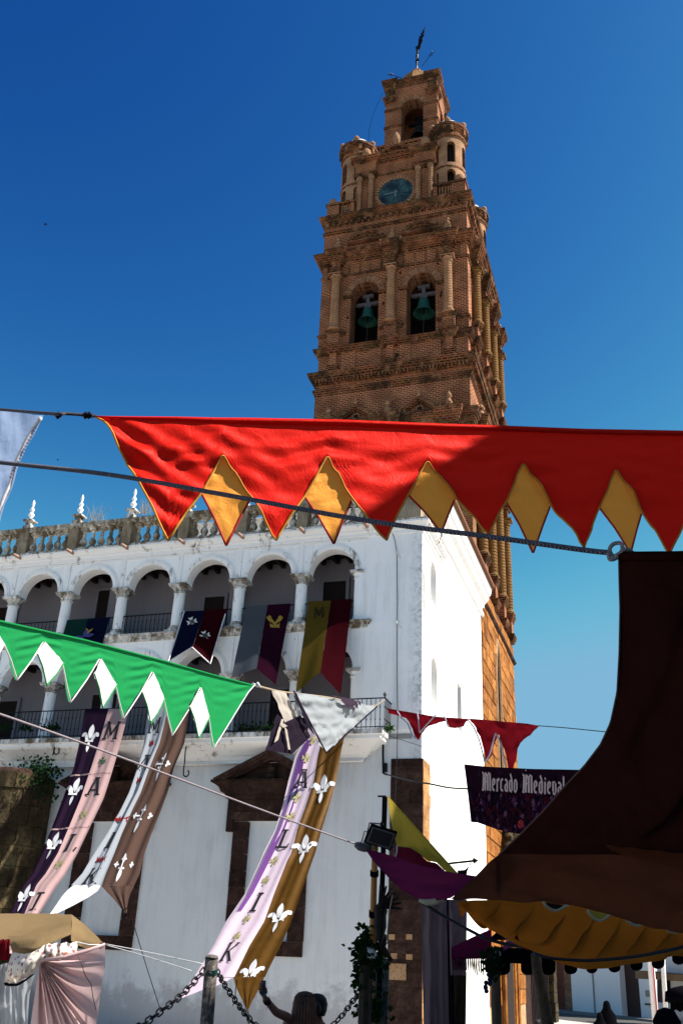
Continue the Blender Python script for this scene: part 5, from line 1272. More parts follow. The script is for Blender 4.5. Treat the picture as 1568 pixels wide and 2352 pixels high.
# ------------------------------------------------------------ grey flag and its dark companion on the tan cord
def patch(name, quad, U, mat, par, n=12, amp=.04, off=0.0, fr=7, **k):   # quad pixel corners tl,tr,br,bl
    P = []
    for j in range(n+1):
        t = j/n; row = []
        for i in range(n+1):
            s_ = i/n; x = (quad[0][0]*(1-s_)+quad[1][0]*s_)*(1-t)+(quad[3][0]*(1-s_)+quad[2][0]*s_)*t; y = (quad[0][1]*(1-s_)+quad[1][1]*s_)*(1-t)+(quad[3][1]*(1-s_)+quad[2][1]*s_)*t
            row.append(U(x, y)+U.n*(off+amp*(MN.noise(Vector((s_*fr, t*fr*.6, off*9+x*.003)))*1.2)*min(1,8*t*(1.01-t)+.15)))
        P.append(row)
    m = MB(); m.grid(P); return obj(name, m, mat, par, smooth=True, **k)
STEEL = m_cloth('grey canvas flag', (.40,.43,.46), .30, .10); BEIGE = m_cloth('pale canvas', (.58,.52,.46), .3, .08); DARKC = m_cloth('black purple cloth', (.022,.016,.028), .15)
fl = thing('grey_flag', 'crumpled grey triangular flag with dark plume emblem tied to the cord above the gold banner', 'flag', UG(736,1729))
m = MB(); P = []
T0, T1, T2 = (661,1588.5), (855,1623), (736,1729)
n = 26
for j in range(n+1):
    t = j/n; row = []
    ax, ay = T0[0]+(T2[0]-T0[0])*t, T0[1]+(T2[1]-T0[1])*t; bx, by = T1[0]+(T2[0]-T1[0])*t, T1[1]+(T2[1]-T1[1])*t
    for i in range(n+1):
        s_ = i/n; x, y = ax+(bx-ax)*s_, ay+(by-ay)*s_; row.append(UG(x,y)+UG.n*(.12+.09*MN.noise(Vector((x*.035,y*.05,1)))+.05*MN.noise(Vector((x*.10,y*.14,4)))))
    P.append(row)
m.grid(P); obj('flag_cloth', m, STEEL, fl, smooth=True)
m = MB(); m.tube([UG(*T0)+UG.n*.14, UG(*T2)+UG.n*.14, UG(*T1)+UG.n*.14], .02, 5); obj('flag_border', m, DARKC, fl, smooth=True)
m = MB()
for poly in ([(758,1601),(770,1603),(790,1607),(800,1612),(796,1620),(786,1624),(772,1620),(764,1612)], [(786,1622),(778,1628),(770,1625),(776,1618)], [(796,1612),(803,1618),(800,1629),(795,1622)], [(802,1609),(809,1614),(808,1622),(803,1617)], [(790,1618),(794,1630),(789,1633),(785,1622)], [(739,1597),(748,1602),(760,1600),(748,1598)]):
    m.add([UG(x,y)+UG.n*.24 for x,y in poly], [tuple(range(len(poly)))])
obj('plume_emblem', m, m_flat('dark purple print', (.03,.012,.03), .8), fl)
f2 = thing('folded_flag', 'folded beige and black flag with pale stripes, left of the grey triangular flag', 'flag', UG(640,1720))
patch('pale_fold', [(622,1585.5),(655,1590),(705,1690),(655,1668)], UG, BEIGE, f2, off=.02); patch('dark_fold', [(646,1660),(692,1640),(706,1694),(662,1734)], UG, DARKC, f2, off=.06)
patch('dark_fold', [(633,1640),(648,1652),(665,1732),(606,1722)], UG, DARKC, f2, off=.03); patch('dark_strap', [(655,1589),(663,1592),(708,1692),(690,1672)], UG, DARKC, f2, off=.18, amp=.01)
patch('grey_fold', [(664,1597),(674,1600),(696,1650),(684,1648)], UG, STEEL, f2, off=.09)
patch('pale_stripe', [(636,1652),(642,1652),(628,1700),(619,1706)], UG, BEIGE, f2, off=.10, amp=.01); patch('pale_stripe', [(638,1672),(648,1668),(640,1662),(630,1664)], UG, BEIGE, f2, off=.12, amp=.01); patch('pale_stripe', [(641,1668),(648,1676),(656,1722),(651,1722)], UG, BEIGE, f2, off=.11, amp=.01)

# ------------------------------------------------------------ dark red bunting
UD = vplane(BC, at(1240, 1667, 25.0)+Vector((0,0,0)))
bt = thing('red_bunting', 'dark red pointed bunting with white edging strung right of the balcony corner', 'bunting', UD(1130,1790))
btop = [(891,1627),(930,1634),(1000,1646),(1060,1650),(1100,1652),(1165,1658),(1210,1662),(1238,1667)]
bb = [(891,1638),(915,1644),(934,1650),(945,1672),(953,1692),(961,1701),(963,1697),(961,1660),(968,1684),(984,1668),(1006,1660),(1026,1656),(1030,1671),(1046,1673),(1062,1668),(1070,1658),(1078,1653),(1092,1672),(1104,1700),(1112,1730),(1117,1753),(1128,1735),(1136,1705),(1142,1685),(1150,1698),(1160,1735),(1169,1783),(1178,1765),(1188,1735),(1194,1705),(1222,1682),(1238,1668)]
hang('bunting_body', btop, bb, UD, MAROON, bt, nt=12, step=3, disp=wr(.04,.05,.08,4))
for pl in ([(916,1634),(926,1650),(940,1662),(951,1690),(962,1700)], [(962,1637),(965,1655),(968,1684)], [(968,1684),(984,1665),(1006,1642)], [(1024,1646),(1030,1660),(1033,1672)], [(1078,1653),(1092,1672),(1104,1700),(1112,1730),(1117,1753),(1128,1735),(1136,1705),(1142,1685),(1150,1698),(1160,1735),(1169,1783)]):
    trim('white_edging', pl, UD, .02, m_flat('pale blue binding', (.45,.42,.55), .8) if 'pale blue binding' not in bpy.data.materials else bpy.data.materials['pale blue binding'], bt, off=.08)
rope('thin_cord', [UD(1236,1667), UD(1300,1672), UD(1390,1681), UD(1480,1690)], .012, IRON, 'thin black cord running right from the dark red bunting towards the dark canopy', 'cord')
rope('string', [onY(891,1690,-.8), UD(960,1712), UD(1010,1733), at(1065,1755,21.5)], .008, IRON, 'thin string from the balcony corner to the upper corner of the printed banner', 'string')
rope('black_cable', [onY(886,1778,-.14), at(940,1793,25), at(984,1800,23.5), at(1030,1809,22.5), at(1075,1812,21.6)], .022, IRON, 'black cable sagging from the wall junction box to the printed banner', 'cable')

# ------------------------------------------------------------ printed banner "Mercado Medieval"
UM = vplane(at(1065,1755,21.5), at(1330,1770,19.5))
mm_ = thing('printed_banner', 'dark printed market banner with pale blackletter words and red emblem beside the tower', 'banner', UM(1190,1915))
def m_print():
    a = N('crowd scene print'); p = a.coord('Object')
    v = a.n('ShaderNodeTexVoronoi'); v.inputs['Scale'].default_value = 11; v.inputs['Randomness'].default_value = 1
    mp = a.n('ShaderNodeMapping'); mp.inputs['Scale'].default_value = (1.5,1,.8); a.l(p, mp.inputs[0]); wv = a.noise(p, 3.5, 4, .6, 1.2)
    a.l(a.mix(.25, mp.outputs[0], wv, 'ADD'), v.inputs['Vector'])
    x = a.sep(v.outputs['Color']); n = a.noise(p, 9, 6, .8, 1.0)
    c = a.ramp(x[0], [(.25,(.008,.004,.012)),(.55,(.035,.010,.022)),(.75,(.09,.008,.008)),(.88,(.05,.018,.08)),(.985,(.20,.10,.20))])
    c = a.mix(a.ramp(n, [(.38,1.0),(.60,0.0)]), c, (.006,.003,.010))
    z = a.sep(p)[2]; c = a.mix(a.ramp(a.math('ADD', a.math('MULTIPLY', z, .6), a.math('MULTIPLY', n, .2)), [(.62,0.0),(.78,.85)]), c, (.018,.006,.016))
    return a.bsdf(a.mix(1.0, c, (.62,.55,.55), 'MULTIPLY'), 1.0, None, .02)
mtop = [(1065,1755),(1120,1761),(1220,1766),(1323,1768),(1400,1770)]; mbot = [(1065,1756),(1083.5,1889),(1099,1890),(1147,1907),(1197,1917),(1235,1922),(1300,1928),(1400,1935)]
P = []
for i in range(41):
    s_ = i/40; tx = 1065+s_*335; ty = lerp_poly(mtop, tx); bx = 1083.5+s_*316.5; by = lerp_poly(mbot[1:], bx); row = []
    for j in range(13): t = j/12; row.append(UM(tx+(bx-tx)*t, ty+(by-ty)*t)+UM.n*(.05*math.sin(s_*9+t)*t))
    P.append(row)
m = MB(); m.grid(P); obj('banner_cloth', m, m_print(), mm_, smooth=True)
PALE = m_flat('pale lilac print', (.55,.42,.42), .8)
BL = {  # blackletter strokes on a 0..w by 0..1 grid
 'M': (1.15, [((.05,.0),(.12,.95),.16),((.12,.95),(.28,.12),.07),((.30,.0),(.38,1.0),.17),((.40,.98),(.62,.80),.10),((.66,.0),(.66,.92),.18),((.72,.98),(1.0,.92),.10),((1.0,.0),(.98,.95),.17),((.0,1.0),(.2,.9),.10),((-.03,.04),(.18,.0),.10),((.3,.5),(.74,.5),.07),((.92,.04),(1.12,.04),.10)]),
 'e': (.58, [((.12,.12),(.12,.58),.15),((.12,.60),(.36,.68),.10),((.40,.66),(.38,.40),.14),((.40,.38),(.12,.32),.06),((.12,.10),(.40,.02),.11)]),
 'r': (.50, [((.14,.0),(.14,.62),.15),((.06,.64),(.2,.58),.10),((.22,.60),(.42,.68),.13),((.05,.02),(.24,.02),.09)]),
 'c': (.52, [((.12,.12),(.12,.58),.15),((.12,.60),(.38,.68),.12),((.12,.10),(.40,.03),.11)]),
 'a': (.60, [((.14,.10),(.14,.34),.14),((.14,.36),(.40,.44),.07),((.42,.05),(.42,.60),.15),((.42,.62),(.14,.66),.11),((.14,.08),(.38,.02),.09),((.42,.02),(.54,.04),.09)]),
 'd': (.62, [((.12,.12),(.12,.56),.15),((.12,.58),(.40,.66),.10),((.44,.05),(.42,.70),.15),((.42,.70),(.22,1.0),.14),((.12,.10),(.42,.0),.11)]),
 'o': (.60, [((.12,.12),(.12,.56),.15),((.44,.12),(.44,.56),.15),((.12,.58),(.30,.68),.11),((.28,.68),(.46,.56),.11),((.12,.10),(.28,-.02),.11),((.28,-.02),(.46,.12),.11)]),
 'i': (.34, [((.14,.0),(.14,.62),.15),((.06,.64),(.2,.58),.10),((.12,.80),(.2,.88),.12),((.05,.02),(.24,.02),.09)]),
 'v': (.58, [((.12,.60),(.14,.14),.15),((.06,.68),(.2,.62),.10),((.14,.10),(.30,-.04),.11),((.30,-.04),(.46,.16),.10),((.46,.14),(.44,.60),.14),((.42,.62),(.28,.70),.08)]),
 'l': (.34, [((.14,.0),(.14,.95),.15),((.06,.92),(.2,1.0),.10),((.05,.02),(.24,.02),.09)]), ' ': (.45, [])}
u = 0.0; total = sum(BL[c][0] for c in 'Mercado'); sx = (1193-1112)/total
def blmap(u, v, lf): 
    x = 1113.5+u*sx; base = 1816.5+(x-1113)*.055; return UM(x, base-v*(41 if v <= 2 else 41))+UM.n*(.09+lf)
for wi, word in enumerate(('Mercado', 'Medieval')):
    u = 0.0 if wi == 0 else (1206-1113.5)/sx; ws = 1.0 if wi == 0 else 1.14; u0_ = u
    for ch in word:
        wd, st = BL[ch]; m = MB()
        for i, ((x0,y0),(x1,y1),ww) in enumerate(st):
            q = stroke(x0, y0*1.0, x1, y1, ww*1.2); m.add([blmap(u0_*(wi)+(u-u0_*wi+a)*ws, b, .002*i) for a, b in q], [(0,1,2,3)])
        if st: obj('letter', m, PALE, mm_)
        u += wd
m = MB()
for i in range(12):
    a = i*math.pi/6; c_ = (1201,1894.5); m.add([UM(c_[0]+6.5*math.cos(a+q)*k, c_[1]+9.5*math.sin(a+q)*k)+UM.n*.1 for q, k in ((-.18,.75),(.18,.75),(.12,1.05),(-.12,1.05))], [(0,1,2,3)])
for k in range(4): a = k*math.pi/2+.78; m.add([UM(1201+5*math.cos(a+q)*k2, 1894.5+7*math.sin(a+q)*k2)+UM.n*.102 for q, k2 in ((-.5,.2),(-.4,.95),(.4,.95),(.5,.2))], [(0,1,2,3)])
obj('red_emblem', m, m_flat('bright red print', (.50,.03,.03), .7), mm_)
m = MB()
for x, y in ((1079,1819),(1085,1885),(1213,1771),(1072,1760)):
    m.add([UM(x+1.2*math.cos(t), y+1.4*math.sin(t))+UM.n*.1 for t in [k*math.pi/4 for k in range(8)]], [tuple(range(8))])
obj('eyelets', m, TRIMW, mm_, kind='stuff')
# ============================================================ NEAR BUILDING ON THE RIGHT (unseen; added and sized so its shadow falls on the red pennant)
nb_ = thing('shade_house', 'pale plastered house added out of view on the right to shade the red pennant', 'building', (17, -26, GZ))
NBX, NBY, NBH = 12.2, -12.0, 12.95
m = MB(); m.box(NBX, NBX+14, -48, NBY, GZ, NBH); obj('wall', m, PLASTER, nb_)
m = MB(); m.band(NBX, NBX+14, -48, NBY, [(0,NBH-.5),(.1,NBH-.45),(.1,NBH-.3),(.3,NBH-.2),(.35,NBH),(0,NBH+.05)]); obj('cornice', m, PLASTER, nb_)
m = MB(); m.add([(NBX-.4,-48.4,NBH+.06),(NBX+14.4,-48.4,NBH+.06),(NBX+14.4,NBY+.4,NBH+.06),(NBX-.4,NBY+.4,NBH+.06),(NBX+7,-44,NBH+.9),(NBX+7,NBY-4,NBH+.9)], [(0,1,4),(1,2,5,4),(2,3,5),(3,0,4,5),(0,3,2,1)]); obj('roof', m, TILE, nb_)
for y in (-44,-39,-34,-29,-24,-20):
    for z in (1.4,5.2):
        m = MB(); m.box(NBX-.06,NBX+.02,y-.6,y+.6,z,z+2.2); w_ = obj('window', m, PLASTER, nb_); m = MB(); m.box(NBX-.08,NBX-.055,y-.5,y+.5,z+.1,z+2.1); obj('pane', m, DARK, w_)

# ============================================================ ROUND STONE TURRET AT LEFT
tr = thing('round_stone_turret', 'weathered round stone turret with plants on its rounded cap at the left edge', 'turret', (-6.2, -2.1, GZ))
tc = onY(8, 1747, -2.0); ex = onY(116, 1764, -.8); ey = onY(104, 1950, -2.0)
tcx, tcy, trr = ex.x-1.30, -.75, 1.30
m = MB(); m.lathe(tcx, tcy, [(trr-.06, GZ),(trr-.06, 7.35),(trr-.1,7.6),(trr-.35,7.78),(.2,7.85),(.0,7.86)], 28); obj('turret_core', m, DARKST, tr, smooth=True)
z = 1.0; i = 0
while z < 7.4:
    h = .62 if z < 6.4 else .5; n = 8
    for k in range(n):
        a0 = -math.pi*1.05+math.pi*1.2*(k+(.5 if i%2 else 0))/n; a1 = a0+math.pi*1.2/n
        j = random.uniform(-.025,.03); vs = []; r0, r1 = trr-.1, trr+j; g = .008
        for r_ in (r0, r1):
            for (a, zz) in ((a0+g,z+g),((a0+a1)/2,z+g),(a1-g,z+g),(a1-g,z+h-g),((a0+a1)/2,z+h-g),(a0+g,z+h-g)): vs.append((tcx+r_*math.cos(a), tcy+r_*math.sin(a), zz))
        mb = MB(); mb.add(vs, [(6,7,10,11),(7,8,9,10),(0,1,7,6),(1,2,8,7),(2,3,9,8),(3,4,10,9),(4,5,11,10),(5,0,6,11)]); obj('turret_stone', mb, TURST, tr)
    z += h; i += 1
LEAF = m_cloth('leaf green', (.045,.10,.022), .35, .3); LEAFD = m_cloth('dark ivy leaf', (.018,.045,.016), .25, .3)
def leaves(name, pts, n, size, mat, par=None, spread=.25, label=None, cat=None, up=0.0):
    m = MB()
    for _ in range(n):
        p = Vector(random.choice(pts))+Vector((random.gauss(0,spread),random.gauss(0,spread),abs(random.gauss(0,spread)) if up else random.gauss(0,spread)))
        d = Vector((random.gauss(0,1),random.gauss(0,1),random.gauss(0,1)+up)).normalized(); s = size*random.uniform(.6,1.3); e = d.orthogonal().normalized()*s*.4
        m.add([p, p+d*s*.5+e, p+d*s, p+d*s*.5-e], [(0,1,2,3)])
    o = obj(name, m, mat, par)
    if label: tag(o, label, cat); o['kind'] = 'stuff'
    return o
cap = [(tcx+trr*.8*math.cos(t), tcy+trr*.8*math.sin(t), 7.75) for t in [k*.4-2.8 for k in range(9)]]
leaves('wall_plant', cap[5:], 150, .10, LEAFD, None, .17, 'dark green leafy plant growing on the cap of the round stone turret', 'plant', .8)
leaves('wall_plant', [onY(96,1766,-1.7), onY(116,1780,-1.2), onY(100,1790,-1.3), onY(106,1830,-1.2)], 260, .13, LEAFD, None, .22, 'dark creeper hanging down beside the round stone turret', 'plant')
leaves('balcony_plant', [onY(x, 1680, -.7) for x in (555,565,580,600,618,630)], 260, .10, LEAFD, None, .10, 'small weeds growing behind the balcony rail below the folded flag', 'plant', 1.2)
leaves('corner_plant', [onY(893,1678,-.6)], 70, .09, LEAF, None, .06, 'bright green weed tuft at the right corner of the balcony', 'plant', .6)
leaves('balcony_plant', [onY(x, 1678, -.75) for x in (12,55,60,100,118,125)], 220, .10, LEAFD, None, .10, 'low weeds along the left stretch of the balcony floor', 'plant', .8)
DRY = m_flat('dry grass', (.42,.36,.24), .9)
for x, s, d in ((340,1.0,'second'),(545,.8,'third')):
    c = onY(x*.628 if False else (218 if x == 340 else 333), 1192 if x == 340 else 1170, .1); m = MB()
    for k in range(46):
        a = random.uniform(-.9,.9); L = random.uniform(.35,.9)*s; q = c+Vector((random.gauss(0,.22),random.gauss(0,.06),-.2)); m.tube([q, q+Vector((math.sin(a)*L*.5,0,L*.6)), q+Vector((math.sin(a)*L,0,L))], [.006,.004,.002], 3, cap=False)
    tag(obj('dry_grass_tuft', m, DRY), 'dry grass tuft on the balustrade right of the %s finial from the left' % d, 'grass')

# ============================================================ DARK SAIL CANOPY (right) AND OCHRE CANOPY BELOW
SAIL = m_cloth('dark brown sail canvas', (.055,.014,.011), .40, .45); SAIL_LIT = m_cloth('lit rust brown canvas', (.17,.050,.024), .50, .35); OCH2 = m_cloth('orange ochre canvas', (.72,.20,.020), .5, .34); YELC = m_cloth('yellow canvas', (.46,.34,.05), .4, .1); DPURP = m_cloth('purple canvas', (.17,.018,.075), .45, .15)  # one sail in two browns: shaded upper and lit lower part put into colour
VIN = m_cloth('wine red canvas', (.09,.008,.025), .35)
sail = thing('sail_canopy', 'large dark brown sail canopy filling the right side, its lit underside coloured rust', 'canopy', at(1300, 2070, 5.2))
led = [(1277,1420,4.0),(1330,1421,4.1),(1400,1423,4.2),(1500,1421,4.4),(1590,1416,4.6),(1660,1401,4.8),(1710,1378,5.0),(1760,1340,5.2),(1800,1301,5.4),(1860,1249,5.6),(1920,1190,5.9),(1962,1145,6.1)]
red_ = 1700
P = []; steps = 60
def ledx(y):
    for a, b in zip(led, led[1:]):
        if y <= b[0]: t = (y-a[0])/(b[0]-a[0]); return a[1]+(b[1]-a[1])*t, a[2]+(b[2]-a[2])*t
    return led[-1][1], led[-1][2]
fold = [(1145,1962),(1162,1957.4),(1255,1966),(1327,1965),(1400,1963),(1471,1972),(1568,1988),(1700,2012)]
for j in range(steps+1):
    t = j/steps; row = []
    for i in range(31):
        s_ = i/30
        # left boundary walks down the edge, right boundary is x=1700
        yl = 1277+(1962-1277)*t; xl, dl = ledx(yl); x = xl+(1700-xl)*s_
        ytop = 1277-(x-1420)*.034 if x > 1420 else None
        yfold = lerp_poly(fold, x); yl2 = yl+(yfold-1962)*s_*t - (x-xl)*.034*(1-t)
        dr = 3.6+.5*t; d = dl+(dr-dl)*s_
        p = at(x, yl2, d); p = p+_f*(.38*MN.noise(Vector((x*.008+yl2*.005,yl2*.002,0)))+.06*math.sin(x*.05+yl2*.02)*max(0,t-.2)+.03*MN.noise(Vector((x*.02,yl2*.008,3))))*min(1,8*s_)*min(1,(1.0-t)*7)
        row.append(p)
    P.append(row)
m = MB(); m.grid(P); obj('upper_sail', m, SAIL, sail, smooth=True)
m = MB(); m.tube([r_[0]-_f*.005 for r_ in P], .006, 5); obj('sail_edge_seam', m, m_flat('brown seam', (.12,.06,.05), .8), sail, smooth=True)
m = MB(); m.tube([p-_f*.01 for p in P[0]], .02, 6); obj('sail_top_hem', m, SAIL, sail, smooth=True)
lowb = [(1035,2064),(1050,2070),(1245,2071),(1309,2085),(1435,2107),(1568,2132),(1700,2158)]
lown = [(1035,2063.5),(1043,2058),(1072,2030),(1100,2003),(1145,1962)]+[(x, y-14-(x-1162)*.03) for x, y in fold[1:]]
P = []
for x in [1035+i*6.65 for i in range(101)]:
    row = []; a, b = lerp_poly(lown, x), lerp_poly(lowb, x)
    for j in range(17):
        t = j/16; d0 = 6.9-(x-1035)*.0048 if x > 1145 else 6.9-(x-1035)*.0072; d0 = max(3.9, d0); d1 = max(4.6, 7.0-(x-1035)*.0036)
        y = a+(b-a)*t; p = at(x, y, d0+(d1-d0)*t); fr = t*.2*MN.noise(Vector((x*.004, y*.022-x*.006, 7)))+.025*MN.noise(Vector((x*.02+y*.05, y*.01, 2)))
        row.append(p+_f*fr*min(1,(x-1035)/80))
    P.append(row)
m = MB(); m.grid(P); obj('lower_sail', m, SAIL_LIT, sail, smooth=True)
# ochre canopy with hanging scallops
oc = thing('ochre_canopy', 'orange ochre draped canopy with bulging folds under the dark sail', 'canopy', at(1300, 2200, 8.2))
ob = [(1048,2071),(1070,2092),(1093,2114),(1125,2134),(1155,2150),(1190,2172),(1227,2188),(1265,2205),(1302,2218),(1330,2225),(1349,2227),(1392,2222),(1435,2213),(1470,2210),(1507,2206),(1540,2194),(1568,2182),(1700,2150)]
ot = [(1048,2070),(1245,2060),(1309,2072),(1435,2095),(1568,2120),(1700,2140)]
P = []
for i in range(325):
    x = 1048+i*2.0; a, b = lerp_poly(ot, x), lerp_poly(ob, x); row = []
    for j in range(25):
        t = j/24; y = a+(b-a)*t; d = 8.9-1.6*t
        k = abs(math.sin((x-1050+y*.55-1180+20*t)*.044+.5*math.sin(x*.013)))**.9*.36*math.sin(math.pi*min(1,t*1.15))
        row.append(at(x, y, d)-_f*(k+.05*MN.noise(Vector((x*.02,y*.03,1))))+_u*0)
    P.append(row)
m = MB(); m.grid(P); obj('canopy_cloth', m, OCH2, oc, smooth=True)
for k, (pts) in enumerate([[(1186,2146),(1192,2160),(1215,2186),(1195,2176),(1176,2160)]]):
    m = MB(); m.add([at(x, y, 7.5) for x, y in pts], [tuple(range(len(pts)))]); obj('fold_shade_patch', m, m_cloth('wine fold shade', (.10,.02,.01), .3), oc)  # dark patch: shade between two swells put into the colour
# small gaps along the edge where yellow cloth shows
for cx_, mt in ((1275,DARK),(1376,YELC),(1462,DARK),(1548,DARK)):
    m = MB(); y0 = lerp_poly(lowb, cx_)-2; ds = 6.15 if cx_ < 1400 else 5.5; pts = [(cx_-28, y0-4)]+[(cx_-28+56*q/10, y0+(20 if mt is YELC else 16)*math.sin(math.pi*q/10)) for q in range(1,10)]+[(cx_+30, y0+6)]
    m.add([at(x, y, ds+.9) for x, y in pts], [tuple(range(len(pts)))]); obj('edge_scallop', m, mt, oc)
    m = MB(); m.tube([at(x, y, ds+.88) for x, y in pts], .010, 5); obj('scallop_piping', m, m_flat('cream piping', (.45,.38,.25), .8) if 'cream piping' not in bpy.data.materials else bpy.data.materials['cream piping'], oc, smooth=True)
rope('black_rope', [at(1228,2190,7.2), at(1260,2200,7.1), at(1313,2205,7.0), at(1360,2206,6.9), at(1435,2200,6.7), at(1500,2190,6.5), at(1568,2175,6.3), at(1640,2155,6.2)], .012, IRON, 'black rope running under the ochre canopy along its lower edge', 'rope')
# black scalloped valance of the stall behind
val = thing('stall_canopy', 'dark stall canopy with long black scalloped valance and pole below the ochre canopy', 'canopy', at(1200, 2352, 9.5))
def lobe(cx_, top, bot, w_, d, nm='valance_lobe', mat=None):
    m = MB(); pts = [(cx_-w_, top), (cx_-w_, bot-w_*.8)]+[(cx_-w_*math.cos(a), bot-w_*.8+w_*.8*math.sin(a)) for a in [k*math.pi/8 for k in range(1,8)]]+[(cx_+w_, bot-w_*.8), (cx_+w_, top)]
    n_ = len(pts); m.add([at(x, y, d) for x, y in pts]+[at(x, y, d+.02) for x, y in pts], [tuple(range(n_)), tuple(range(2*n_-1,n_-1,-1))]+[(i,i+n_,(i+1)%n_+n_,(i+1)%n_) for i in range(n_)]); return obj(nm, m, mat or BLACKC, val)
BLACKC = m_cloth('black felt', (.008,.007,.010), .1)
for cx_, b_, w_ in ((1154,2240,17),(1212,2240,17),(1259,2240,16),(1310,2238,15),(1358,2236,13),(1410,2234,14),(1461,2230,14),(1510,2226,15),(1558,2216,16)): lobe(cx_, 2175, b_, w_, 9.6)
m = MB(); m.add([at(x, y, d) for x, y, d in ((1125,2176,9.7),(1225,2178,9.7),(1225,2215,9.62),(1125,2210,9.62))], [(0,1,2,3)]); obj('valance_band', m, BLACKC, val)
m = MB(); m.add([at(x, y, d) for x, y, d in ((1120,2160,9.8),(1570,2150,9.8),(1620,2090,12.5),(1180,2100,12.5))], [(0,1,2,3)]); obj('canopy_roof', m, BLACKC, val)
m = MB(); P = [[at(1155+i*7, 2166-9*math.sin(i*math.pi/8)+j*6, 9.4) for i in range(9)] for j in range(4)]; m.grid(P); obj('pink_cushion', m, m_cloth('magenta cloth', (.30,.08,.20), .4), val, smooth=True)
WOOD = m_wood('old pole wood', (.06,.04,.025), (.19,.13,.08)); BAMB = m_wood('bamboo', (.30,.13,.035), (.50,.25,.08), 3)
m = MB(); m.tube([at(1228,2192,9.3), at(1233,2230,9.3), at(1246,2290,9.3), at(1260,2370,9.3)], [.045,.05,.055,.065], 8); obj('stall_pole', m, WOOD, val, smooth=True)
# fringed wine coloured awning and mauve drape
fa = thing('fringed_awning', 'small dark wine awning with fringed edge and a black cable over it', 'awning', at(1075, 2230, 9.2))
m = MB(); P = []
for i in range(21):
    s_ = i/20; x = 1036+s_*92; t0 = 2176-s_*46+ (s_**3)*4; b_ = 2204-s_*3 if s_ < .8 else 2202; P.append([at(x, t0+(b_-t0)*j/6, 9.4-.3*j/6+.04*math.sin(i*1.3)*j/6) for j in range(7)])
m.grid(P); obj('awning_cloth', m, m_cloth('wine awning cloth', (.16,.014,.06), .5), fa, smooth=True)
for i in range(17):
    x = 1040+i*4.9; L = 26 if i < 10 else 30+((i%3)*4); m = MB(); m.tube([at(x, 2200, 9.1), at(x+.6*math.sin(i), 2200+L*.5, 9.1), at(x+1, 2202+L, 9.1)], [.007,.009,.006], 5); obj('fringe_strand', m, VIN, fa)
dr = thing('mauve_drape', 'tall dusty mauve curtain hanging beside the dark corner stones', 'curtain', at(1020, 2352, 10.5))
def drape(name, x0t, x1t, x0b, x1b, yt, yb, d, mat, par, folds=4, amp=.05, seed=0, ny=20, nx=36):
    P = []
    for j in range(ny+1):
        t = j/ny; row = []
        for i in range(nx+1):
            s_ = i/nx; x = (x0t+(x1t-x0t)*s_)*(1-t)+(x0b+(x1b-x0b)*s_)*t; y = yt+(yb-yt)*t
            row.append(at(x, y, d+amp*math.sin(s_*folds*6.28+seed+t*1.5)*(.4+.6*t)+.05*MN.noise(Vector((s_*4,t*7,seed)))))
        P.append(row)
    m = MB(); m.grid(P); return obj(name, m, mat, par, smooth=True)
MAUVE = m_cloth('dusty mauve cloth', (.27,.19,.21), .25, .12); MAUVD = m_cloth('mauve gap shade', (.03,.022,.028), .1)
drape('curtain_cloth', 966,1025,973,1031, 2068, 2380, 10.4, MAUVE, dr, 2, .05, .3); drape('curtain_cloth', 1030,1072,1034,1070, 2066, 2240, 10.6, MAUVE, dr, 1.3, .05, 2)
drape('gap_shade_strip', 1020,1036,1026,1045, 2066, 2380, 10.75, MAUVD, dr, 1, .02, 1); drape('olive_cloth', 1037,1071,1040,1069, 2232, 2380, 10.8, m_cloth('olive cloth', (.06,.045,.03), .2), dr, 1.5, .05, 1)  # dark strip between the cloths stands in for the shaded gap
m = MB(); m.tube([at(1018,2064,10.5), at(1025,2400,10.5)], .04, 8); obj('curtain_pole', m, BLACKC, dr)
rope('black_cable', [at(966,2071,9.5), at(1020,2105,9.3), at(1080,2138,9.0), at(1122,2158,8.8), at(1180,2172,8.6), at(1240,2178,8.3)], .016, IRON, 'black cable slanting across the mauve curtain to the fringed awning', 'cable')

# ============================================================ YELLOW AND PURPLE AWNING
aw = thing('purple_awning', 'purple sail awning stretched from the bamboo pole to the dark sail', 'awning', at(960, 2066, 9.5))
pt = [(840,1952),(862,1955),(905,1967),(966,1989),(1044,2005),(1098.6,2013),(1112,2014)]; pb = [(840,1953),(857,1978),(893,2017),(924,2046),(961,2066.6),(979,2072),(1018,2066),(1034,2063),(1112,2015)]
P = []
for x in xs_for(pt, pb, 5):
    a, b = lerp_poly(pt, x), lerp_poly(pb, x); s_ = (x-840)/272
    P.append([at(x, a+(b-a)*j/14, 11.8-4.2*s_-.5*j/14+.12*MN.noise(Vector((x*.01, (a+(b-a)*j/14)*.05, 1)))*min(1,s_*5)) for j in range(15)])
m = MB(); m.grid(P); obj('awning_cloth', m, DPURP, aw, smooth=True)
pc = [(961,2066.6),(979,2072),(1000,2070),(1018,2065)]; m = MB(); m.tube([at(x, y+1, 8.9-.01*i) for i, (x, y) in enumerate(pc)], [.012,.03,.03,.02], 6); obj('cream_hem', m, m_flat('cream hem cloth', (.50,.42,.28), .8), aw, smooth=True)
ya = thing('yellow_awning', 'mustard yellow triangular awning tied to the black pole above the purple awning', 'awning', at(960, 2000, 11.3))
P = []; ap = (889,1826)
br = [(911,1943),(941,1947),(963,1960),(980,1977),(1002,1981),(1022,2001),(1055,2010)]
n = 24
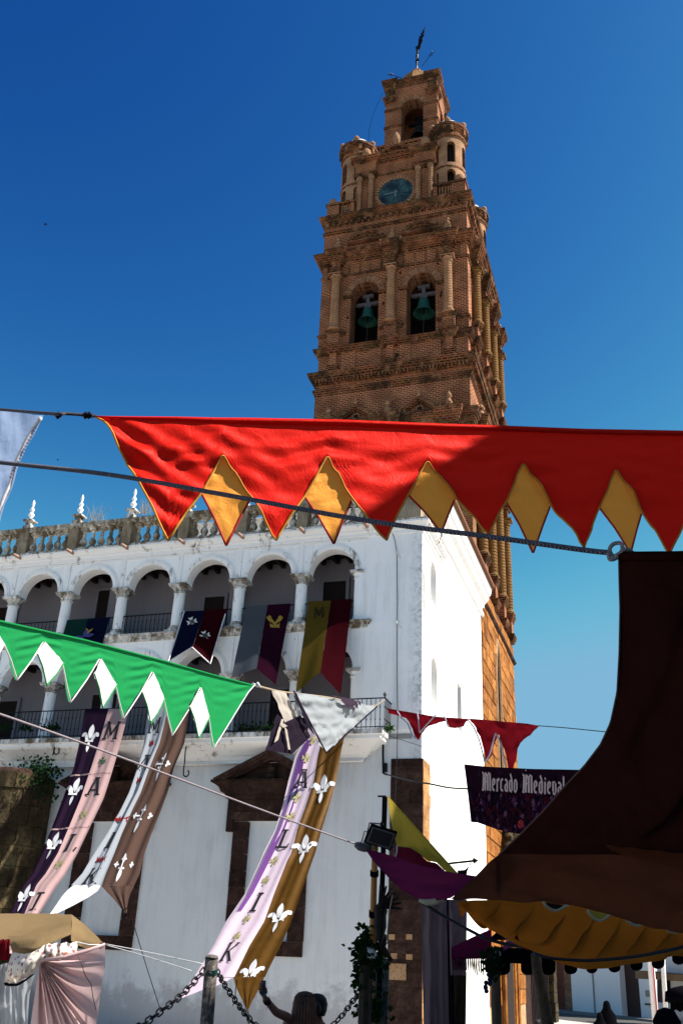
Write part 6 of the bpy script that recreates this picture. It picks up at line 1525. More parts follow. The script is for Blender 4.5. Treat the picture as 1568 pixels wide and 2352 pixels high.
for j in range(n+1):
    t = j/n; row = []
    for i in range(25):
        s_ = i/24; bx = 911+(1055-911)*s_; by = lerp_poly(br, bx); lx, ly = ap[0]+(bx-ap[0])*t, ap[1]+(by-ap[1])*t
        cv = -6*math.sin(math.pi*t)*(s_-.0)*0+5*math.sin(math.pi*t)*(1-s_)*(-.5)
        row.append(at(lx+cv, ly, 12.0-1.5*s_*t+.10*math.sin(s_*13)*t*(s_)))
    P.append(row)
m = MB(); m.grid(P); obj('awning_cloth', m, YELC, ya, smooth=True)
wa = [(905,1946),(941,1948),(963,1961),(980,1978),(1002,1982),(1024,2003)]; P = []
for i in range(21):
    x = 905+(1030-905)*i/20; P.append([at(x, lerp_poly(wa,x)+(lerp_poly(pt,x)+4-lerp_poly(wa,x))*j/4, 12.1-2.0*i/20) for j in range(5)])
m = MB(); m.grid(P); obj('wine_panel', m, VIN, ya, smooth=True)
rope('tie_string', [at(911,1943,11.6), at(911,1955,11.5), at(907,1972,11.4)], .008, TRIMW, 'pale string knotted at the lower corner of the yellow awning', 'string')
rope('tie_string', [at(901,2056,11.0), at(893,2100,11.0), at(888,2160,11.0)], .006, DRY, 'thin tan string hanging from the purple awning beside the ivy post', 'string')

# ============================================================ POLES, FLOODLIGHTS, IVY
def gnd(p): return Vector((p.x, p.y, GZ))
bp = at(849, 2352, 12.0); t1 = at(861.5, 1938, 12.0)
m = MB(); pts = [at(849,2420,12.0), at(851,2300,12.0), at(855,2150,12.0), at(858.5,2030,12.0), at(861.5,1935,12.0)]
bam = thing('bamboo_pole', 'orange bamboo pole with black straps carrying the floodlights', 'pole', at(849,2420,12.0))
m.tube(pts, .040, 10); obj('pole_shaft', m, BAMB, bam, smooth=True)
for y0, y1 in ((2000,2012),(2092,2106)):
    m = MB(); x = 849+(2352-y0)/414*12.5; m.tube([at(x,y0,12.0), at(x-.3,y1,12.0)], .056, 8); obj('strap', m, BLACKC, bam)
m = MB(); m.tube([at(853,2176,11.95), at(852,2196,11.95)], .062, 8); obj('tape', m, TRIMW, bam); m = MB(); m.tube([at(858,2192,11.9), at(864,2202,11.9)], [.04,.015], 6); obj('tape_end', m, TRIMW, bam)
blk = thing('black_pole', 'square black metal pole holding the tip of the yellow awning', 'pole', at(866,2420,12.3))
m = MB(); a, b = at(866,2420,12.3), at(883.5,1830,12.3); m.tube([a, b], .034, 4); obj('pole_shaft', m, BLACKC, blk); m = MB(); m.tube([at(867,1829,12.3), at(886,1829,12.3)], .012, 5); obj('cross_bar', m, IRON, blk)
for q, (px, py) in enumerate(((871,1922),(845,1936))):
    c = at(px+3, py, 11.85+.3*q); f_ = thing('floodlight', ('black rectangular floodlight with glass front clamped on the pole top', 'grey floodlight seen from behind, left of the black one')[q], 'floodlight', c, 'floodlights on the pole')
    ax = (_r*.97-_u*-.32*(-1)).normalized() if q == 0 else (_r*.8+_u*.6).normalized(); rt = (_r*.92-_u*.40).normalized() if q else (_r*.93-_u*.36).normalized()
    rt = (_r*.95-_u*.30).normalized(); upv = (_u*.93+_r*.36).normalized(); nf = rt.cross(upv).normalized()
    if q == 0:
        m = MB(); m.obox(c, rt*.165, upv*.115, nf*.03); obj('housing', m, BLACKC, f_); m = MB(); m.obox(c+(-_f)*.034, rt*.150, upv*.10, _f*.003); obj('rim', m, GREYW, f_); m = MB(); m.obox(c+(-_f)*.040, rt*.125, upv*.080, _f*.003); obj('glass', m, m_flat('dark lamp glass', (.03,.025,.03), .15), f_)
        m = MB(); m.tube([c-rt*.17-upv*.02, c-rt*.19+upv*.12, c-rt*.02+upv*.16], .010, 5); obj('bracket', m, GREYW, f_); m = MB(); m.tube([c+upv*.13-rt*.05, c+upv*.18-rt*.05], .016, 6); obj('clamp_screw', m, IRON, f_)
        m = MB(); m.tube([c+rt*.17, c+rt*.2-upv*.05, c+rt*.15-upv*.13], .010, 5); obj('bracket', m, GREYW, f_)
    else:
        m = MB(); m.obox(c, rt*.07, upv*.10, _f*.05); h_ = obj('housing', m, GREYW, f_)
        for k in range(6): m = MB(); m.obox(c-_f*.055+rt*(-.06+.024*k), rt*.005, upv*.09, _f*.012); obj('cooling_fin', m, GREYW, h_)
        m = MB(); m.tube([c-rt*.09-upv*.08, c-rt*.11+upv*.12, c+rt*.06+upv*.15], .009, 5); obj('bracket', m, GREYW, f_)
rope('line', [at(-30,1632,8.0), at(0,1640,8.1), at(190,1707,8.9), at(400,1785,9.9), at(600,1860,10.9), at(740,1911,11.6), at(832,1944,12.0)], .0105, m_rope('lilac grey line', (.16,.13,.15), (.34,.30,.32), (.10,.07,.12), 45), 'taut pale line from the left edge down to the floodlight pole', 'rope')
m = MB(); m.tube([at(815,1939,11.9), at(825,1943,11.9), at(838,1948,11.9), at(850,1950,11.9)], [.03,.055,.05,.03], 7); tag(obj('cloth_knot', m, GREYW, smooth=True), 'bundled grey cloth knot where the pale line meets the pole', 'knot')
# carved spiky mask hung by the black pole
mk = thing('carved_mask', 'dark carved mask with spiky headdress hanging on the poles above the ivy', 'mask', at(872,2130,11.9))
m = MB(); c = at(873,2112,11.9); m.lathe(c.x, c.y, [(.02,c.z-.26),(.05,c.z-.2),(.08,c.z-.08),(.075,c.z+.04),(.09,c.z+.10),(.06,c.z+.16),(.02,c.z+.2)], 10); obj('mask_face', m, m_flat('dark carved wood', (.012,.008,.008), .7), mk)
for k in range(7): a = .0+k*.28; m = MB(); q = c+_u*.16; m.tube([q, q+(_r*math.sin(a)+_u*math.cos(a))*.26], [.03,.012], 5); obj('spike', m, bpy.data.materials['dark carved wood'], mk)
m = MB(); q = c-_u*.2; m.tube([q+_r*.06, q+_r*.02-_u*.12, q+_r*.14-_u*.3], [.05,.04,.02], 6); obj('lower_spike', m, bpy.data.materials['dark carved wood'], mk)
m = MB(); m.box(*(lambda c0: (c0.x-.12,c0.x+.12,c0.y-.03,c0.y+.03,GZ,at(870,2200,12.4).z))(at(870,2300,12.4))); tag(obj('mossy_board', m, m_stone('mossy board', (.03,.035,.03), (.09,.10,.09), (.2,.21,.2), 0, 6)), 'grey mossy upright board behind the ivy and poles', 'board')
ivy = thing('ivy_post', 'dark post wrapped in ivy with hanging tendrils, left of the corner stones', 'plant', gnd(at(838,2330,12.1)))
m = MB(); m.tube([gnd(at(838,2330,12.1)), at(842,2150,12.1)], .085, 8); obj('post', m, m_wood('bark', (.02,.014,.01), (.06,.04,.03)), ivy)
path = [at(x, y, 12.0) for x, y in ((845,2146),(832,2160),(836,2185),(848,2165),(866,2170),(835,2215),(843,2240),(830,2260),(838,2290),(834,2320),(845,2345),(862,2205),(868,2190),(864,2300),(868,2330),(826,2190))]
m = MB(); pts_ = path
for _ in range(430):
    p = random.choice(pts_)+Vector((random.gauss(0,.07),random.gauss(0,.05),random.gauss(0,.09))); s = .075*random.uniform(.6,1.3); d = Vector((random.gauss(0,.8),-abs(random.gauss(0,.5)),random.gauss(0,.8))).normalized(); e = d.orthogonal().normalized()*s*.5
    m.add([p, p+d*s*.35+e, p+d*s, p+d*s*.35-e], [(0,1,2,3)])
obj('leaves', m, LEAFD, ivy, kind='stuff')
for pts in ([(832,2160),(824,2180),(816,2192)], [(833,2190),(826,2215),(822,2240),(830,2255)], [(858,2160),(868,2175),(870,2200)], [(836,2290),(826,2310),(830,2340)]):
    m = MB(); q = [at(x,y,12.0) for x,y in pts]; m.tube(q, .006, 4)
    for p in q[1:]:
        for _ in range(5): dd = Vector((random.gauss(0,1),random.gauss(0,.3),random.gauss(0,1))).normalized()*.07; e = dd.orthogonal().normalized()*.035; p2 = p+Vector((random.gauss(0,.03),0,random.gauss(0,.05))); m.add([p2,p2+dd*.4+e,p2+dd,p2+dd*.4-e],[(0,1,2,3)])
    obj('tendril', m, LEAFD, ivy)
# arrow bracket on its bar
ar = thing('arrow_bracket', 'black wrought iron bracket with arrow tip against the sunlit wall', 'bracket', at(1033,1984,13))
m = MB(); m.tube([at(1020,1984.5,13), at(1085,1977.5,13)], .016, 6); m.tube([at(1085,1977.5,13), at(1087,1977,13), at(1098,1976.5,13)], [.016,.045,.002], 6); obj('arrow_bar', m, IRON, ar)
m = MB(); pts = [(1050,1999),(1066,1998),(1071,1994),(1078,1987),(1073,2000),(1071,2010),(1050,2008)]; n_ = len(pts); m.add([at(x,y,13) for x,y in pts]+[at(x,y,13.05) for x,y in pts], [tuple(range(n_)), tuple(range(2*n_-1,n_-1,-1))]+[(i,i+n_,(i+1)%n_+n_,(i+1)%n_) for i in range(n_)]); obj('curled_plate', m, IRON, ar); m = MB(); m.tube([at(1078,1987,13), at(1081,1981,13)], .008, 4); obj('hook', m, GREYW, ar)
# grapes
gp = thing('grape_garland', 'garland of dark leaves and blue-black grapes hanging from the fringed awning', 'garland', at(1118,2270,9.0))
for k in range(13):
    c = at(1118+random.uniform(-5,10), 2238+k*3.2-(k%3)*2, 9.0); m = MB(); m.lathe(c.x,c.y,[(.004,c.z-.022),(.018,c.z-.014),(.024,c.z),(.018,c.z+.014),(.004,c.z+.022)],8); obj('grape', m, bpy.data.materials.get('grape skin') or m_flat('grape skin', (.015,.015,.05), .35), gp, smooth=True)
g_l = leaves('leaf_cluster', [at(x,y,9.0) for x,y in ((1122,2190),(1126,2205),(1130,2222),(1124,2215),(1128,2235),(1133,2200))], 90, .07, LEAFD, gp, .035)
m = MB(); m.tube([gnd(at(1141,2352,9.8)), at(1136,2200,9.8)], .05, 8); tag(obj('stall_post', m, WOOD, smooth=True), 'rough wooden stall post behind the grape garland', 'post')
m = MB(); m.tube([at(1134,2184,9.2), at(1136,2194,9.2)], [.05,.06], 8); obj('bulb_shade', m, m_flat('pale lamp shade', (.45,.50,.55), .4), gp)

# ============================================================ CHAINS AND POST
STEEL_ = m_flat('dark chain steel', (.035,.030,.035), .45, .8)
po = thing('iron_post', 'weathered grey metal bollard post with chains hooked on its collar', 'post', gnd(at(475,2352,11.0)))
a = at(486.5,2199,11.0); g0 = at(475,2352,11.0); b = a+(g0-a)*((GZ-a.z)/(g0.z-a.z))
PR = 15*11.0/F_PX
m = MB(); m.tube([b, a], [PR*1.08,PR], 22); m.tube([a-Vector((0,0,.01)), a+Vector((0,0,.004))], [PR,PR*.96], 22); obj('post_shaft', m, m_stone('worn painted post', (.05,.045,.045), (.17,.15,.14), (.45,.42,.38), 0, 14), po, smooth=True)
m = MB(); q = at(484,2229,11.0); m.tube([q-_u*.03, q+_u*.03], PR*1.12, 20); obj('collar', m, m_flat('dark green collar', (.01,.05,.045), .5), po); m = MB(); m.tube([q-_f*PR*1.1, q-_f*PR*1.25], .025, 8); obj('collar_bolt', m, GREYW, po)
def link_mesh():
    m = MB(); L, W, r = .062, .030, .0095; pts = []
    for k in range(8): t = -math.pi/2+math.pi*k/7; pts.append(Vector((L/2+W*math.cos(t)*.9, W*math.sin(t), 0)))
    for k in range(8): t = math.pi/2+math.pi*k/7; pts.append(Vector((-L/2+W*math.cos(t)*.9, W*math.sin(t), 0)))
    pts.append(pts[0]); m.tube(pts, r, 5, cap=False); return m
link0 = None
def chain(pts, label, pos=0):
    global link0
    c3 = curve3(pts, 24); th = thing('chain', label, 'chain', c3[0], 'chains between the posts')
    # arc-length sampling
    d = [0]; 
    for p, q in zip(c3, c3[1:]): d.append(d[-1]+(q-p).length)
    pitch = .098; n = int(d[-1]/pitch); k = 0
    for i in range(n):
        s_ = (i+.5)*pitch
        while d[k+1] < s_: k += 1
        t = (s_-d[k])/(d[k+1]-d[k]); p = c3[k].lerp(c3[k+1], t); dr_ = (c3[k+1]-c3[k]).normalized()
        side = dr_.cross(Vector((0,0,1))).normalized() if i % 2 else dr_.cross(dr_.cross(Vector((0,0,1)))).normalized()
        side = (side + dr_.cross(side)*.35).normalized(); nn = dr_.cross(side)
        R3 = Matrix((dr_, side, nn)).transposed().to_4x4()
        if link0 is None: link0 = obj('link', link_mesh(), STEEL_, th, smooth=True, origin=(0,0,0)); o = link0
        else: o = link0.copy(); COL.objects.link(o); o.parent = th
        o.location = p-WLOC[th.name]; o.rotation_euler = R3.to_euler(); WLOC[o.name] = p
chain([at(471,2226,10.9), at(440,2262,10.6), at(410,2292,10.3), at(376,2318,10.0), at(336,2348,9.7), at(290,2375,9.4)], 'dark iron chain sagging left from the metal post')
chain([at(499,2231,11.0), at(516,2262,11.3), at(544,2303,11.6), at(569,2336,11.9), at(600,2365,12.1), at(650,2385,12.2)], 'dark iron chain sagging right from the metal post behind the woman')
chain([at(832,2266,12.0), at(808,2302,12.2), at(784,2334,12.4), at(755,2362,12.5)], 'dark iron chain rising to the ivy post from the left')
rope('guy_line', [at(242,2168,11.0), at(330,2185,11.0), at(466,2214,10.9)], .0055, TRIMW, 'thin white line from the pink stall to the top of the metal post', 'string')
rope('guy_line', [at(242,2170,11.0), at(330,2195,10.9), at(440,2230,10.6)], .0055, TRIMW, 'lower thin white line from the pink stall to the chain', 'string')
rope('wall_wire', [onY(304,2112,-6.5), onY(326,2185,-5), onY(343,2240,-4), onY(368,2318,-3.5)], .012, IRON, 'thin black wire from the brown strip down to the chain', 'wire')
for y, lb in ((2092,'tip of the brown strip'),): rope('rope', [onY(291,2105,-6.62), onY(293,2112,-6.5), onY(297,2122,-6.4)], .012, IRON, 'short black cord below the tip of the brown and white strip', 'cord')
rope('rope', [onY(568,2318,-9.0), at(570,2330,12.0), at(571,2360,12.0)], .012, IRON, 'short black cord tying the gold strip to the chain', 'cord')
rope('frayed_cord', [at(545,2250,11.5), at(541,2275,11.5), at(540,2298,11.5), at(534,2310,11.5)], .006, IRON, 'frayed dark cord dangling from the torn end of the lilac strip', 'cord')

def atS(x, y, d): return at(x, y, d*1.25)
# ============================================================ MARKET STALL BOTTOM LEFT
st = thing('market_stall', 'cloth covered market stall at the lower left with brown roof and dusty pink drape', 'stall', gnd(atS(100,2352,8.6)))
ROOFC = m_cloth('brown canvas roof', (.30,.21,.11), .3, .25); PINKC = m_cloth('pale pink drape', (.95,.68,.68), .32, .08); LACE = m_cloth('white lace cloth', (.58,.62,.68), .4, .2)
def surf(name, rows, mat, par, amp=.03, n=14, seed=0, sub=3):
    # rows of (x, y, depth) control points, Catmull-Rom in both directions kept simple: linear rows, many columns
    R2 = [curve3([atS(*p) for p in r_], n) for r_ in rows]; P = []
    for a, b in zip(R2, R2[1:]):
        for k in range(sub): t = k/sub; P.append([p.lerp(q, t) for p, q in zip(a, b)])
    P.append(R2[-1]); 
    for j, r_ in enumerate(P):
        for i, p in enumerate(r_): r_[i] = p+_f*amp*(MN.noise(Vector((i*.25, j*.3, seed)))+.5*MN.noise(Vector((i*.7,j*.6,seed+3))))
    m = MB(); m.grid(P); return obj(name, m, mat, par, smooth=True)
surf('roof_cloth', [[(-40,2098,9.6),(80,2098,9.6),(165,2100,9.5)],[(-40,2130,9.0),(80,2128,9.1),(166,2107,9.3)],[(-40,2160,8.6),(20,2158,8.6),(164,2128,8.8)]], ROOFC, st, .03, seed=1)
surf('roof_side', [[(165,2100,9.5),(200,2128,9.2),(240,2168,8.8)],[(166,2115,9.2),(200,2145,9.0),(240,2170,8.75)],[(164,2140,8.8),(196,2160,8.75),(238,2171,8.7)],[(164,2161,8.7),(190,2176,8.7),(214,2183,8.65)]], ROOFC, st, .015, seed=2)
surf('roof_front', [[(18,2152,8.62),(90,2142,8.6),(164,2126,8.7)],[(22,2165,8.5),(90,2158,8.4),(164,2146,8.55)],[(27,2180,8.45),(70,2182,8.3),(120,2166,8.4)],[(30,2191,8.45),(60,2192,8.35),(92,2188,8.4)]], ROOFC, st, .03, seed=3)
surf('red_cloth', [[(-30,2158,8.5),(0,2158,8.5),(24,2158,8.5)],[(-30,2205,8.45),(0,2205,8.45),(22,2206,8.45)]], RED_D, st, .03, seed=4)
def m_floral():
    a = N('floral print cloth'); p = a.coord('Object'); v = a.n('ShaderNodeTexVoronoi'); v.inputs['Scale'].default_value = 17; v.inputs['Randomness'].default_value = .7; a.l(p, v.inputs['Vector'])
    x = a.sep(v.outputs['Color']); bl = a.ramp(a.math('ADD', v.outputs['Distance'], a.math('MULTIPLY', a.noise(p, 60, 3, .7), .35)), [(.46,1.0),(.52,0.0)]); cc = a.ramp(x[0], [(.2,(.25,.04,.10)),(.5,(.50,.10,.05)),(.8,(.20,.10,.22))]); cc.node.color_ramp.interpolation = 'CONSTANT'
    c = a.mix(a.math('MULTIPLY', bl, .85), (.72,.66,.58), cc); d = a.n('ShaderNodeBsdfDiffuse'); t = a.n('ShaderNodeBsdfTranslucent'); mx = a.n('ShaderNodeMixShader'); mx.inputs[0].default_value = .3
    a.l(c, d.inputs[0]); a.l(c, t.inputs[0]); a.l(d.outputs[0], mx.inputs[1]); a.l(t.outputs[0], mx.inputs[2]); a.l(mx.outputs[0], a.out.inputs[0]); return a.m
FLO = m_floral()
surf('floral_cloth', [[(28,2188,8.45),(70,2188,8.3),(108,2168,8.35)],[(20,2215,8.35),(60,2212,8.2),(110,2190,8.3)],[(14,2240,8.35),(50,2240,8.2),(100,2210,8.3)],[(10,2258,8.4),(40,2256,8.3),(75,2236,8.35)]], FLO, st, .035, seed=5)
surf('floral_cloth', [[(108,2168,8.35),(140,2166,8.4),(180,2164,8.5)],[(108,2185,8.3),(140,2190,8.35),(176,2183,8.45)],[(105,2200,8.3),(140,2202,8.35),(190,2192,8.45)]], FLO, st, .035, seed=6)
surf('black_hem', [[(10,2256,8.38),(40,2258,8.28),(78,2236,8.32)],[(12,2264,8.38),(42,2264,8.28),(78,2240,8.32)]], BLACKC, st, .01, seed=6)
surf('lace_cloth', [[(0,2214,8.6),(30,2214,8.6),(80,2240,8.5)],[(-4,2280,8.6),(30,2282,8.55),(68,2285,8.5)],[(-8,2380,8.6),(30,2380,8.55),(62,2380,8.5)]], LACE, st, .05, seed=7, sub=5)
surf('dark_cloth', [[(-30,2205,8.65),(-5,2210,8.65),(4,2214,8.65)],[(-30,2380,8.65),(-12,2380,8.65),(0,2380,8.65)]], BLACKC, st, .01, seed=7)
# pink drape fanning from the gather point
gx, gy = 92, 2207
outer = [(242,2169),(242,2225),(234,2262),(228,2310),(222,2352),(216,2400)]
def oute(t):
    u_ = t*(len(outer)-1); i = min(int(u_), len(outer)-2); f_ = u_-i; return outer[i][0]+(outer[i+1][0]-outer[i][0])*f_, outer[i][1]+(outer[i+1][1]-outer[i][1])*f_
P = []
for i in range(91):
    s_ = i/90
    if s_ < .55: ox, oy = oute(s_/.55)
    else: q = (s_-.55)/.45; ox, oy = 216-152*q, 2400
    row = []
    for j in range(25):
        t = j/24; sag = 20*math.sin(math.pi*t)*(1-abs(s_-.30)/.30 if s_ < .6 else 0)*(1 if s_ > .05 else 0)*.6; top = (92, 2207) if s_ > .05 else (92, 2207)
        x = gx+(ox-gx)*t; y = gy+(oy-gy)*t+max(0,sag)
        if s_ > .55 and j > 0: pass
        k = .075*math.sin(s_*44+1.5*math.sin(s_*9))*math.sin(math.pi*min(1,t*.9+.12))**.7*(1-.55*t if s_ < .5 else 1)
        row.append(atS(x, y, 8.35+k+.04*t))
    P.append(row)
m = MB(); m.grid(P); obj('pink_drape', m, PINKC, st, smooth=True)
m = MB(); m.tube([atS(92,2206,8.28), atS(150,2198,8.3), atS(200,2184,8.35), atS(242,2168,8.4)], [.012,.02,.022,.012], 6); obj('drape_hem', m, PINKC, st, smooth=True)
m = MB(); m.tube([atS(180,2196,8.25), atS(188,2215,8.22), atS(196,2240,8.22), atS(210,2262,8.25), atS(214,2290,8.25), atS(221,2320,8.28)], .004, 4); obj('hanging_thread', m, IRON, st)
m = MB(); m.tube([atS(180,2164,8.5), atS(205,2170,8.5), atS(242,2170,8.6)], .006, 5); obj('stall_line', m, TRIMW, st)
m = MB()
for x, d in ((166,9.5),(-20,9.5),(236,8.7)): p = atS(x, 2165, d); m.tube([gnd(p), p], .03, 6)
obj('stall_frame', m, WOOD, st, kind='stuff')
# ============================================================ STREET BEYOND THE STALLS
Z8 = lambda x, y: (1129+.28*x, 2132.5+.28*y)
A8 = onZ(*Z8(300,640), GZ+.15); B8 = onZ(*Z8(1340,742), GZ+.15); UW = vplane(A8, B8)
ud = (B8-A8); ud.z = 0; ud.normalize()
hs_ = thing('street_house', 'long white street house with brick framed studded door beyond the stalls', 'house', A8)
def uz(px, py): p = UW(*Z8(px, py)); return ((p-A8).dot(ud), p.z)
def slab(name, u0, u1, z0, z1, d0, d1, mat, par):       # d positive = towards the square
    m = MB(); n_ = UW.n; vs = []
    for d in (d0, d1):
        for (u_, z_) in ((u0,z0),(u1,z0),(u1,z1),(u0,z1)): q = A8+ud*u_+n_*d; vs.append((q.x, q.y, z_))
    m.add(vs, [(0,3,2,1),(4,5,6,7),(0,1,5,4),(1,2,6,5),(2,3,7,6),(3,0,4,7)]); return obj(name, m, mat, par)
uL = uz(300,600)[0]; uR = uz(1345,600)[0]; base = GZ
STW = m_plaster('street white plaster', (.80,.80,.78), .5)
dA = [uz(505,500)[0], uz(600,500)[0]]; dB = [uz(1060,600)[0], uz(1215,600)[0]]; sA = [uz(432,500)[0], uz(652,500)[0]]
top = 7.5; rec = -.45
hd = uz(550,285)[1]+.3; hb = uz(1130,300)[1]+.25
for (a, b) in ((uL-14, dA[0]), (dA[1], dB[0]), (dB[1], uR)): slab('wall', a, b, base, top, 0, -6, STW, hs_)
slab('wall', dA[0], dA[1], hd, top, 0, -6, STW, hs_); slab('wall', dB[0], dB[1], hb, top, 0, -6, STW, hs_)
d1_ = slab('studded_door', dA[0], dA[1], base+.1, hd, -.3, -.4, m_wood('red brown door', (.07,.012,.006), (.20,.045,.02), 5), hs_)
m = MB()
for r_ in range(7):
    for c_ in range(6):
        q = A8+ud*(dA[0]+(dA[1]-dA[0])*(c_+.5)/6)+UW.n*(-.3); z = base+.35+r_*.42; m.box(q.x-.03,q.x+.03,q.y-.05,q.y+.0,z-.03,z+.03)
obj('door_studs', m, GOLDP, d1_, kind='stuff')
n_st = 26
for s0, s1 in ((sA[0], dA[0]), (dA[1], sA[1])):
    for r_ in range(n_st):
        z = base+.1+r_*(hd+.4-base)/n_st; h_ = (hd+.4-base)/n_st*.72; w_ = (s1-s0); off = .0 if r_%2 else .5
        cuts = [0, .5, 1] if r_%2 else [0, .28, .75, 1]
        for c0, c1 in zip(cuts, cuts[1:]): slab('brick', s0+w_*c0+.015, s0+w_*c1-.015, z, z+h_, .05, .0, VOUS, hs_)
slab('brick_backing', sA[0], dA[0], base, hd+.4, .02, 0, COLB, hs_); slab('brick_backing', dA[1], sA[1], base, hd+.4, .02, 0, COLB, hs_)
slab('door_sill', uz(480,640)[0], uz(607,640)[0], base, base+.14, .5, -.3, STW, hs_)
slab('wide_door', dB[0], dB[1], base+.1, hb, -.42, -.5, m_wood('dark oak door', (.030,.012,.010), (.085,.035,.025), 4), hs_); slab('door_sill', dB[0]-.1, dB[1]+.1, base, base+.13, .3, -.5, STW, hs_)
slab('window', uz(290,400)[0], uz(345,400)[0], uz(320,465)[1], hd+1, .03, .005, DARK, hs_)
slab('plaque', uz(1262,535)[0], uz(1316,535)[0], uz(1290,562)[1], uz(1290,508)[1], .05, .0, m_flat('grey green plaque', (.30,.34,.30), .5), hs_)
slab('meter_bar', uz(1260,622)[0], uz(1325,622)[0], uz(1290,630)[1], uz(1290,616)[1], .08, .0, IRON, hs_)
q = [A8+ud*uz(838,500)[0]+UW.n*.07]; m = MB(); m.tube([(q[0].x,q[0].y,base),(q[0].x,q[0].y,6.5)], .06, 6); obj('downpipe', m, m_flat('pale pipe', (.50,.50,.50), .6), hs_)
pv = thing('pavement', 'x', 'x', A8); del pv['label']; del pv['category']; pv['kind'] = 'structure'
slab('kerb', uL-14, uR+10, GZ-.05, GZ+.15, 1.3, 1.15, m_flat('kerb granite', (.30,.29,.27), .9), pv); slab('paving', uL-14, uR+10, GZ-.05, GZ+.146, 1.15, 0, m_flat('pavement cement', (.22,.20,.18), .9), pv)
mb = MB(); q0 = A8+ud*(uL-20)+UW.n*1.35; q1 = A8+ud*(uR+14)+UW.n*1.35; q2 = q1+UW.n*7; q3 = q0+UW.n*7
mb.add([(p.x,p.y,GZ+.004) for p in (q0,q1,q2,q3)], [(0,1,2,3)]); obj('street', mb, m_flat('street asphalt', (.09,.085,.08), .9, 0, .35, 1.5), kind='structure')
# lamp post and kiosk at the right
lp = thing('street_pole', 'slim white street pole with a thin red stripe at the lower right', 'pole', onZ(1505,2356,GZ))
def polec(x0,y0,x1,y1,d,r,mat,nm): m = MB(); m.tube([at(x0,y0,d), at(x1,y1,d)], r, 10); obj(nm, m, mat, lp, smooth=True)
polec(1490,2170,1509,2400,38,.13,m_flat('white pole paint', (.75,.75,.77), .5),'shaft'); polec(1498.5,2215,1509.5,2352,37.8,.025,m_flat('red stripe paint', (.5,.03,.03), .6),'stripe'); polec(1519,2170,1532,2400,38.5,.09,m_flat('white pole paint b', (.72,.72,.72), .5),'second_shaft')
kz = thing('side_house', 'pale house with beige awning and barred window at the lower right edge', 'house', onZ(1560,2370,GZ))
U2 = vplane(at(1500,2300,60), at(1640,2300,50))
def quad3(name, pts, th_, mat, par, U=U2, off=0.0):
    m = MB(); f0 = [U(*p)+U.n*off for p in pts]; f1 = [p-U.n*th_ for p in f0]; n_ = len(pts)
    m.add(f0+f1, [tuple(range(n_)), tuple(range(2*n_-1,n_-1,-1))]+[(i,i+n_,(i+1)%n_+n_,(i+1)%n_) for i in range(n_)]); return obj(name, m, mat, par)
quad3('wall', [Z8(1352,0),Z8(1900,0),Z8(1900,900),Z8(1352,900)], 5, STW, kz)
quad3('awning', [Z8(1362,352),Z8(1568,372),Z8(1700,385),Z8(1700,440),Z8(1568,425),Z8(1366,420)], 1.2, m_cloth('beige awning cloth', (.34,.24,.15), .2), kz, off=1.4)
quad3('window', [Z8(1372,421),Z8(1462,424),Z8(1470,612),Z8(1382,606)], .1, DARK, kz, off=.12)
for i in range(8): x = 1378+i*11; quad3('window_bar', [Z8(x,424),Z8(x+4,424),Z8(x+11,608),Z8(x+7,608)], .03, GREYW, kz, off=.2)
quad3('ledge', [Z8(1480,722),Z8(1700,735),Z8(1700,750),Z8(1480,738)], .3, STW, kz, off=.5)
# black cloak and horned figure hanging on the right hand stall
ck = thing('black_cloak', 'black hooded cloak hanging at the lower right edge', 'cloak', at(1560,2330,16))
P = []
for i in range(25):
    x = 1538+i*2.6; tp = 2275+2*math.sin(i*1.1)-(2 if i%5==0 else 0); bt_ = 2322+3*math.sin(i*.9) if i < 12 else 2345; P.append([at(x-(.0), tp+(bt_-tp)*j/8, 16+.1*math.sin(i*1.2)) for j in range(9)])
m = MB(); m.grid(P); obj('cloak_cloth', m, BLACKC, ck, smooth=True)
m = MB(); c = at(1566,2272,16); m.lathe(c.x,c.y,[(.3,c.z-.2),(.28,c.z-.05),(.15,c.z+.02),(.02,c.z+.05)],14); obj('hood', m, BLACKC, ck, smooth=True)
hg = thing('horned_mask', 'dark horned animal head prop poking up at the lower right', 'prop', at(1532,2352,14))
m = MB(); c = at(1530,2346,14); m.lathe(c.x,c.y,[(.03,c.z-.35),(.17,c.z-.2),(.2,c.z),(.12,c.z+.14),(.02,c.z+.18)],12); obj('head', m, BLACKC, hg, smooth=True)
for s0, s1 in (((1521,2342),(1512,2325)), ((1536,2336),(1545,2322))): m = MB(); m.tube([at(*s0,14), at((s0[0]+s1[0])/2-1,(s0[1]+s1[1])/2+2,14), at(*s1,14)], [.05,.03,.006], 6); obj('horn', m, BLACKC, hg)
# chapel porch beyond the tower: dark gateway with stone pier
cp = thing('stone_porch', 'dark stone gateway with iron grille beyond the tower base', 'gateway', onX(1180,2352,0.0))
c0, c1 = onX(1128,2300,.0), onX(1212,2300,0)
m = MB(); m.box(-1.0,-.02, 22.1, 34.0, GZ, 6.5); obj('wall', m, DARKST, cp)
for i in range(12):
    zz = GZ+i*.5; m = MB(); yb = 33.9; m.box(-.9,.25+random.uniform(0,.04),32.2,yb,zz+.02,zz+.48); obj('pier_stone', m, TURST, cp)
for k in range(14): m = MB(); y = 24+k*.55; m.tube([(.05,y,GZ),(.05,y,4.2)], .03, 5); obj('grille_bar', m, IRON, cp)

